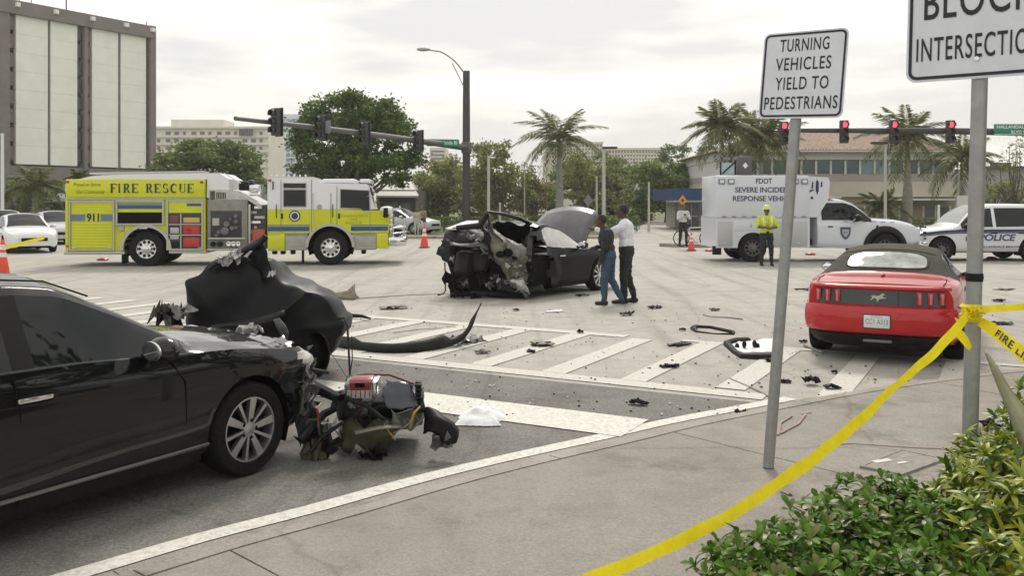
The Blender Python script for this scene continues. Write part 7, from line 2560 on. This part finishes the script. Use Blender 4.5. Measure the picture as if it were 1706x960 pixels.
M_FSTEM = mat('frond_stem', (.18, .17, .06), .7)
FR = {}
def palm(label, px, ybase, ycrown, Y, nf=16, L_=3.0, tr=.22, seed=0, w=.78, up=1.0, shaft=True, bulge=1.0):
    rng = np.random.default_rng(seed)
    top = P(px, ycrown, Y)
    base = Vector((top.x, Y, .08))
    t = thing('palm_tree', label, 'palm tree', base, group='palm trees around the intersection')
    h = top.z - base.z
    q = MB()
    q.lathe([(tr * 1.15, 0), (tr, h * .1), (tr * bulge, h * .45), (tr * .8, h * .8), (tr * .62, h)], n=12)
    q.build('trunk', M_PBARK, t)
    if shaft:
        q = MB().lathe([(tr * .66, h), (tr * .6, h + .5), (tr * .32, h + 1.1), (0, h + 1.15)], n=10)
        q.build('crown_shaft', mat('crown_shaft', (.15, .17, .06), .6), t)
    z0 = h + (.95 if shaft else .1)
    for k in range(nf):
        lv = k / nf
        dr = [.15, .45, .75, 1.0][min(3, int(lv * 4))]
        key = (round(L_, 1), dr, k % 2, round(w, 2))
        if key not in FR:
            FR[key] = frond_mesh(L_, dr, len(FR) + 5, w)
        o = link('frond', FR[key], t, (0, 0, z0))
        az_ = k * 2.39996 + seed + rng.uniform(-.2, .2)
        pit = -R(70 - 78 * lv) * up + rng.uniform(-.12, .12)
        o.rotation_euler = (0, pit, az_)
        s_ = rng.uniform(.85, 1.1) * (.8 + .2 * math.sin(math.pi * lv))
        o.scale = (s_, s_, s_)
    return t
palm('tall royal palm with grey trunk above the raised hood', 932, 375, 262, 62, 26, 3.4, .27, 1, bulge=1.0)
palm('feathery palm left of the first white sign', 1203, 380, 248, 50, 24, 2.4, .15, 2)
palm('dense palm just behind the yield sign post', 1268, 380, 266, 52, 28, 2.7, .17, 3)
palm('palm with swollen trunk in front of the office right end', 1512, 380, 262, 52, 22, 2.6, .22, 4, bulge=1.35)
palm('slim palm beside the right sign post', 1602, 380, 300, 48, 20, 2.2, .12, 5)
palm('short bushy date palm behind the truck hood', 1470, 385, 352, 52, 20, 1.6, .22, 6, w=.42, shaft=False)
palm('palm at the far left edge behind parked cars', 58, 385, 318, 56, 16, 2.0, .16, 7, shaft=False)
palm('small palm top above the fire engine rear', 132, 385, 300, 58, 12, 1.0, .12, 8, w=.35, shaft=False)

# ================================================================== lamp posts, utility poles and small signs
M_CPOLE = mat('concrete_pole', (.48, .47, .42), .8, var=.08, vscale=2)
def post(name, label, px, y0, Y, r, m=M_CPOLE, head=None, group='posts along the far street'):
    t_ = P(px, y0, Y)
    b_ = Vector((t_.x, Y, .05))
    t = thing(name, label, 'post', b_, group=group)
    h = t_.z - .05
    MB().lathe([(r * 1.2, 0), (r, .3), (r * .8, h), (0, h + .01)], n=10).build('shaft', m, t)
    if head:
        MB().box((head * .35, 0, h), (.9, .3, .14), 0, .04).build('lamp_head', M_SIGH, t)
    else:
        MB().lathe([(r * 1.0, h), (r * 1.0, h + .06), (0, h + .09)], n=10).build('cap', m, t)
    return t
post('lamp_post', 'pale pole just right of the dark mast pole', 814, 262, 54, .10)
post('lamp_post', 'tall pale lamp post right of the palm trunk', 1006, 246, 54, .12, head=1)
post('lamp_post', 'slim pale pole left of the tall lamp post', 994, 296, 58, .07)
post('lamp_post', 'short pale pole left of the blue canopy', 1081, 306, 58, .08)
post('lamp_post', 'faint thin pole left of the palm trunk', 874, 288, 66, .05)
post('lamp_post', 'stubby pale post behind the torn car roof', 833, 340, 56, .08)
post('lamp_post', 'grey lamp post in front of the office windows', 1475, 238, 50, .09, head=-1)
post('lamp_post', 'white pole behind the big dark tree top', 553, 158, 100, .14, M_WSTUC)
post('lamp_post', 'white pole at the far left edge', 4, 225, 46, .09, M_WSTUC)
post('lamp_post', 'small white post in front of the office right end', 1564, 344, 46, .07, M_WSTUC)
post('lamp_post', 'thin white post behind the parked pale car', 666, 345, 55, .06, M_WSTUC)
def small_sign(name, label, px, py, Y, w, h, m, diamond=False, pole=.03):
    c = P(px, py, Y)
    t = thing(name, label, 'sign', (c.x, Y, .05))
    MB().lathe([(pole, 0), (pole, c.z), (0, c.z + .01)], n=8).build('post', M_GALV, t)
    q = MB()
    if diamond:
        q.prism([(0, -h / 2), (w / 2, 0), (0, h / 2), (-w / 2, 0)], -.05, -.035, 'y')
    else:
        q.prism(rrect(w, h, .04), -.05, -.035, 'y')
    q.build('plate', m, t, (0, 0, c.z - .05))
    return t
s_ = small_sign('warning_sign', 'orange diamond warning sign in front of the blue canopy', 1137, 334, 47, .42, .62, mat('sign_amber', (.62, .26, .03), .5), True)
MB().prism([(0, -.12), (.08, 0), (0, .12), (-.08, 0)], -.056, -.051, 'y').build('symbol', M_SIGH, s_, (0, 0, P(0, 334, 47).z - .05))
small_sign('warning_sign', 'grey diamond sign seen from behind right of the palm trunk', 980, 334, 56, .6, .8, M_SIGG, True)
small_sign('notice_board', 'pale blank sign board left of the right sign post', 1603, 337, 44, .56, .66, mat('board_pale', (.5, .5, .48), .6))

# ================================================================== foreground hedge
M_HL1 = mat('hedge_leaf', (.125, .235, .024), .45, col2=(.05, .12, .016), vscale=9, translucent=.25, spec=.16)
M_HL2 = mat('hedge_leaf_pale', (.19, .31, .04), .45, col2=(.095, .18, .025), vscale=9, translucent=.28, spec=.16)
M_CL1 = mat('croton_leaf', (.42, .44, .03), .4, col2=(.16, .22, .02), vscale=9, translucent=.2)
M_CL2 = mat('croton_leaf_green', (.15, .23, .035), .4, col2=(.07, .12, .025), vscale=9, translucent=.2)
def leaf_mesh(name, m, L_, w, prof, cup=.18, bend=.25):
    q = MB()
    rows = []
    for i, (t, k) in enumerate(prof):
        x = L_ * t
        z = -bend * L_ * t * t
        ww = w * k / 2
        rows.append([(x, -ww, z + cup * ww), (x, 0, z), (x, ww, z + cup * ww)])
    q.grid(rows)
    return q.mesh([m], name, fix=False)
OB = [(0, .12), (.2, .35), (.5, .8), (.72, 1.), (.88, .8), (.97, .4), (1., .05)]
LA = [(0, .15), (.2, .6), (.45, 1.), (.7, .75), (.9, .3), (1., .03)]
M_HL3 = mat('hedge_leaf_old', (.16, .17, .035), .4, col2=(.09, .10, .03), vscale=14, translucent=.15, spec=.4)
LV = [leaf_mesh('leaf', M_HL1, .042, .022, OB), leaf_mesh('leaf', M_HL1, .036, .019, OB, .1, .1), leaf_mesh('leaf', M_HL2, .040, .020, OB, .25, .4), leaf_mesh('leaf', M_HL2, .026, .013, OB, .3, .2), leaf_mesh('leaf', M_HL1, .050, .021, OB, .4, .5), leaf_mesh('leaf', M_HL3, .045, .022, OB, .2, .5)]
CV = [leaf_mesh('leaf', M_CL1, .065, .020, LA, .3, .4), leaf_mesh('leaf', M_CL2, .065, .021, LA, .3, .3), leaf_mesh('leaf', M_CL1, .055, .018, LA, .3, .6)]
def shrub(label, c, r, h, seed, leaves, n_part=44, n_fill=260, per=7, group='hedge shrubs at the corner', open_=55):
    rng = np.random.default_rng(seed)
    t = thing('hedge_shrub', label, 'shrub', (c[0], c[1], .09), group=group)
    base = np.array([c[0], c[1], .09])
    cam_ = np.array([0, 0, CH])
    def rosette(pos, nrm, k, sc):
        out_ = []
        ax = Vector(nrm).normalized()
        ph = rng.uniform(0, 6.28)
        a = ax.orthogonal().normalized(); b = ax.cross(a)
        for i in range(k):
            th = ph + 2 * math.pi * i / k + rng.uniform(-.25, .25)
            op = R(open_ + rng.uniform(-22, 22)) if i < k - 2 else R(22)
            d = ax * math.cos(op) + (a * math.cos(th) + b * math.sin(th)) * math.sin(op)
            yv_ = ax.cross(d).normalized() if ax.cross(d).length > 1e-3 else a
            zv = d.cross(yv_)
            s_ = sc * rng.uniform(.75, 1.2)
            Mx = Matrix(((d.x * s_, yv_.x * s_, zv.x * s_, pos[0]), (d.y * s_, yv_.y * s_, zv.y * s_, pos[1]), (d.z * s_, yv_.z * s_, zv.z * s_, pos[2]), (0, 0, 0, 1)))
            out_.append(Mx)
        return out_
    # shoots on the outer shell
    pos = []
    while len(pos) < n_part + n_fill:
        v = rng.normal(size=3)
        v /= np.linalg.norm(v)
        if v[2] < -.25: continue
        k = rng.uniform(.8, 1.08) if len(pos) % 3 else rng.uniform(.45, .85)
        p = np.array([v[0] * r * k, v[1] * r * k, h * .45 + v[2] * h * .55 * k])
        nrm = np.array([v[0] * .7, v[1] * .7, max(.25, v[2]) + .35]) + rng.normal(size=3) * .2
        vis = (cam_ - (p + base)) @ np.array([v[0], v[1], v[2]]) > .05 and k > .78
        pos.append((p, nrm, k, vis, np.linalg.norm(cam_ - p - base)))
    vis = [x for x in pos if x[3]]
    vis.sort(key=lambda x: -x[2])
    front = vis[:n_part]
    ids = set(id(x) for x in front)
    rest = [x for x in pos if id(x) not in ids]
    for x in front:
        for Mx in rosette(x[0], x[1], per, 1.):
            o = link('leaf', leaves[int(rng.integers(0, len(leaves)))], t)
            o.matrix_local = Mx
    tv = [np.array([v.co[:] for v in l.vertices]) for l in leaves]
    tf = [[tuple(p.vertices) for p in l.polygons] for l in leaves]
    vs, fs, mi = [], [], []
    mats_ = []
    for l in leaves:
        if l.materials[0] not in mats_: mats_.append(l.materials[0])
    nb = 0
    for x in rest:
        for Mx in rosette(x[0], x[1], per, 1.05):
            i = int(rng.integers(0, len(leaves)))
            A_ = np.array(Mx)
            vs.append(tv[i] @ A_[:3, :3].T + A_[:3, 3])
            fs += [tuple(nb + a for a in f) for f in tf[i]]
            mi += [mats_.index(leaves[i].materials[0])] * len(tf[i])
            nb += len(tv[i])
    me = bpy.data.meshes.new('foliage')
    me.from_pydata(np.concatenate(vs).tolist(), [], fs)
    for m in mats_: me.materials.append(m)
    me.polygons.foreach_set('material_index', mi)
    me.polygons.foreach_set('use_smooth', [True] * len(fs))
    me.update()
    o = link('foliage', me, t)
    o['kind'] = 'stuff'
    q = MB()
    for x in [pos[i] for i in rng.choice(len(pos), 60, replace=False)]:
        q.tube([(rng.uniform(-.08, .08), rng.uniform(-.08, .08), -.03), tuple(x[0] * np.array([.5, .5, .55])), tuple(x[0])], [.008, .006, .003], 5)
    q.build('stem', mat('shrub_stem', (.10, .085, .06), .9), t)
    return t
for k, (x, y, r_, h_, lab) in enumerate([(.86, 2.86, .34, .74, 'green hedge shrub lowest at the bottom edge left end'), (1.16, 3.16, .36, .74, 'green hedge shrub second from the left end'), (1.46, 3.46, .36, .72, 'green hedge shrub third from the left end'),
                                        (1.72, 3.76, .32, .58, 'green hedge shrub furthest back beside the sign post'), (1.20, 2.66, .36, .74, 'green hedge shrub on the bottom edge in the middle'), (1.46, 3.0, .34, .78, 'green hedge shrub in front of the yellow shrubs')]):
    shrub(lab, (x, y), r_, h_, 700 + k, LV, 42, 560)
for k, (x, y, r_, h_, lab) in enumerate([(2.03, 3.66, .30, .88, 'yellow-green shrub at the foot of the right sign post'), (2.42, 3.96, .36, 1.0, 'yellow-green shrub at the right edge furthest back'), (1.86, 3.34, .30, .90, 'yellow-green shrub at the right edge below the post'), (1.70, 2.98, .28, .86, 'yellow-green shrub nearest the bottom right corner'), (1.52, 2.66, .28, .78, 'yellow-green shrub cut off by the bottom right corner')]):
    shrub(lab, (x, y), r_, h_, 720 + k, CV, 36, 330, 8, 'yellow shrubs at the corner', 62)
bed = sheet('planting_bed', [(.55, 2.1), (2.4, 4.5), (4.6, 5.2), (4.0, 1.2), (1.2, .9)], .097, mat('mulch', (.06, .045, .03), .95, var=.4, vscale=20, bump=.6, bscale=40), kind='structure')
# long strap leaf rising at the right edge
ag = thing('strap_leaf_plant', 'tall tan strap leaf rising at the right edge above the shrubs', 'plant', (2.50, 3.3, .09))
al = ag.location
rows = [[P(1640, 584, 3.5) - al, P(1641, 584, 3.49) - al, P(1642, 585, 3.5) - al], [P(1652, 617, 3.45) - al, P(1657, 615, 3.42) - al, P(1661, 612, 3.45) - al], [P(1672, 668, 3.4) - al, P(1680, 664, 3.36) - al, P(1688, 656, 3.4) - al],
        [P(1690, 715, 3.35) - al, P(1704, 708, 3.3) - al, P(1718, 694, 3.35) - al], [P(1716, 800, 3.3) - al, P(1732, 795, 3.25) - al, P(1748, 785, 3.3) - al], [P(1740, 900, 3.3) - al, P(1752, 900, 3.27) - al, P(1764, 890, 3.3) - al], [(-.02, 0, 0), (0, 0, 0), (.02, 0, 0)]]
o = MB().grid(catmull(np.array([[tuple(p) for p in r] for r in rows]), 4)).build('strap_leaf', mat('strap_leaf', (.26, .26, .15), .5, var=.2, vscale=5), ag, sharp=0)
solid(o, .006)
for a in (.6, 1.6, 2.6):
    rows = []
    for t in np.linspace(0, 1, 8):
        w_ = .03 * math.sin(math.pi * min(1, .15 + t * .85))
        c = Vector((.35 * t * math.cos(a) + .12 * t, .35 * t * math.sin(a) - .1 * t, .7 * t - .25 * t * t))
        rows.append([tuple(c + Vector((-math.sin(a) * w_, math.cos(a) * w_, .01))), tuple(c), tuple(c + Vector((math.sin(a) * w_, -math.cos(a) * w_, .01)))])
    solid(MB().grid(rows).build('strap_leaf', mat('strap_leaf', (.2, .2, .115)), ag, sharp=0), .006)

# ================================================================== the right-hand side of the street (outside the frame, mirrored in the black car)
def tree_w(name, label, x, y, h, r, m, seed):
    rng = np.random.default_rng(seed)
    t = thing(name, label, 'tree', (x, y, .09), group='trees right of the corner')
    L4, ends = [], []
    for _ in range(34):
        v = rng.normal(size=3); v /= np.linalg.norm(v)
        c = np.array([0, 0, h * .66]) + v * np.array([r, r, h * .32]) * rng.uniform(.4, 1)
        ends.append(c)
        k = 60
        L4.append(leaf_quads(c + rng.normal(size=(k, 3)) * r * .2, .42, rng, .3))
    link('crown', quads_mesh('crown', np.concatenate(L4), m), t)
    q = MB()
    q.tube([(0, 0, 0), (.05, 0, h * .25), (0, 0, h * .45)], [.25, .2, .14], 8)
    for e in ends[:12]:
        q.tube([(0, 0, h * .4), tuple(e * .6 + np.array([0, 0, h * .2])), tuple(e)], [.1, .06, .02], 5)
    q.build('trunk', M_BARK, t)
for k, (x, y, h_, r_, lab) in enumerate([(10.8, 8.6, 12, 2.8, 'nearest tree right of the corner beyond the frame'), (9.8, 4.2, 8.5, 2.2, 'shorter tree right of the corner beyond the frame'), (11.5, -1.0, 12.5, 3.0, 'tall tree right of the camera position'), (20, 12.5, 9, 3.2, 'tree behind the nearest corner tree'), (21, 4, 9, 3.2, 'tree in front of the shop building'), (22, -6, 9, 3.4, 'tree at the near end of the shop building')]):
    tree_w('street_tree', lab, x, y, h_, r_, M_LF1, 900 + k)
rb_ = thing('shop_building', 'pale shop building right of the corner beyond the frame', 'building', (42, 2, 0))
MB().box((0, 0, 3), (10, 46, 6)).build('wall', M_WSTUC, rb_)
MB().box((0, 0, 6.2), (11, 47, .4)).build('roof', M_BROWN, rb_)
for k in range(9):
    MB().box((-5.02, -20 + k * 5, 2.2), (.1, 3.2, 2.4)).build('window', M_BWIN, rb_)

# ================================================================== give every loose piece of a repeated part its own object
def explode(o):
    bm = bmesh.new()
    bm.from_mesh(o.data)
    bm.verts.ensure_lookup_table()
    comp = {}
    groups = []
    for v in bm.verts:
        if v.index in comp: continue
        st_, g_ = [v], len(groups)
        comp[v.index] = g_
        groups.append(g_)
        while st_:
            a = st_.pop()
            for e in a.link_edges:
                b = e.other_vert(a)
                if b.index not in comp:
                    comp[b.index] = g_
                    st_.append(b)
    if len(groups) < 2:
        bm.free(); return
    for g_ in groups:
        b2 = bm.copy()
        b2.verts.ensure_lookup_table()
        bmesh.ops.delete(b2, geom=[v for v in b2.verts if comp[v.index] != g_], context='VERTS')
        me = o.data if g_ == 0 else o.data.copy()
        b2.to_mesh(me)
        b2.free()
        if g_:
            c = o.copy(); c.data = me
            COL.objects.link(c)
            for ch in []: pass
    bm.free()
NAMES = ('gauge', 'headlight', 'side_stripe', 'strut', 'broken_beam', 'aerial', 'grab_rail', 'push_bar', 'loose_cable', 'hanging_wire', 'door_opening', 'roof_seal', 'door_seam', 'pin_stripe', 'bumper_clip', 'bumper_rail', 'top_seam', 'sign_border')
for o in [o for o in bpy.data.objects if o.type == 'MESH' and (o.name.split('.')[0] in NAMES or (o.parent == ts and o.name.startswith('body'))) and len(o.data.vertices) < 20000]:
    explode(o)

# ================================================================== thin haze over the whole junction
w = MB().box((0, 190, 16.0), (860, 520, 34.5))
hz = w.build('haze', None, fix=True)
hz.data.materials.clear()
hm = bpy.data.materials.new('haze_air')
hm.use_nodes = True
hm.node_tree.nodes.clear()
ho = hm.node_tree.nodes.new('ShaderNodeOutputMaterial')
hv = hm.node_tree.nodes.new('ShaderNodeVolumePrincipled')
hv.inputs['Color'].default_value = (.97, .97, .95, 1)
hv.inputs['Density'].default_value = .0006
hv.inputs['Anisotropy'].default_value = .2
hm.node_tree.links.new(hv.outputs['Volume'], ho.inputs['Volume'])
hz.data.materials.append(hm)
tag(hz, 'thin pale haze over the junction', 'haze', kind='stuff')
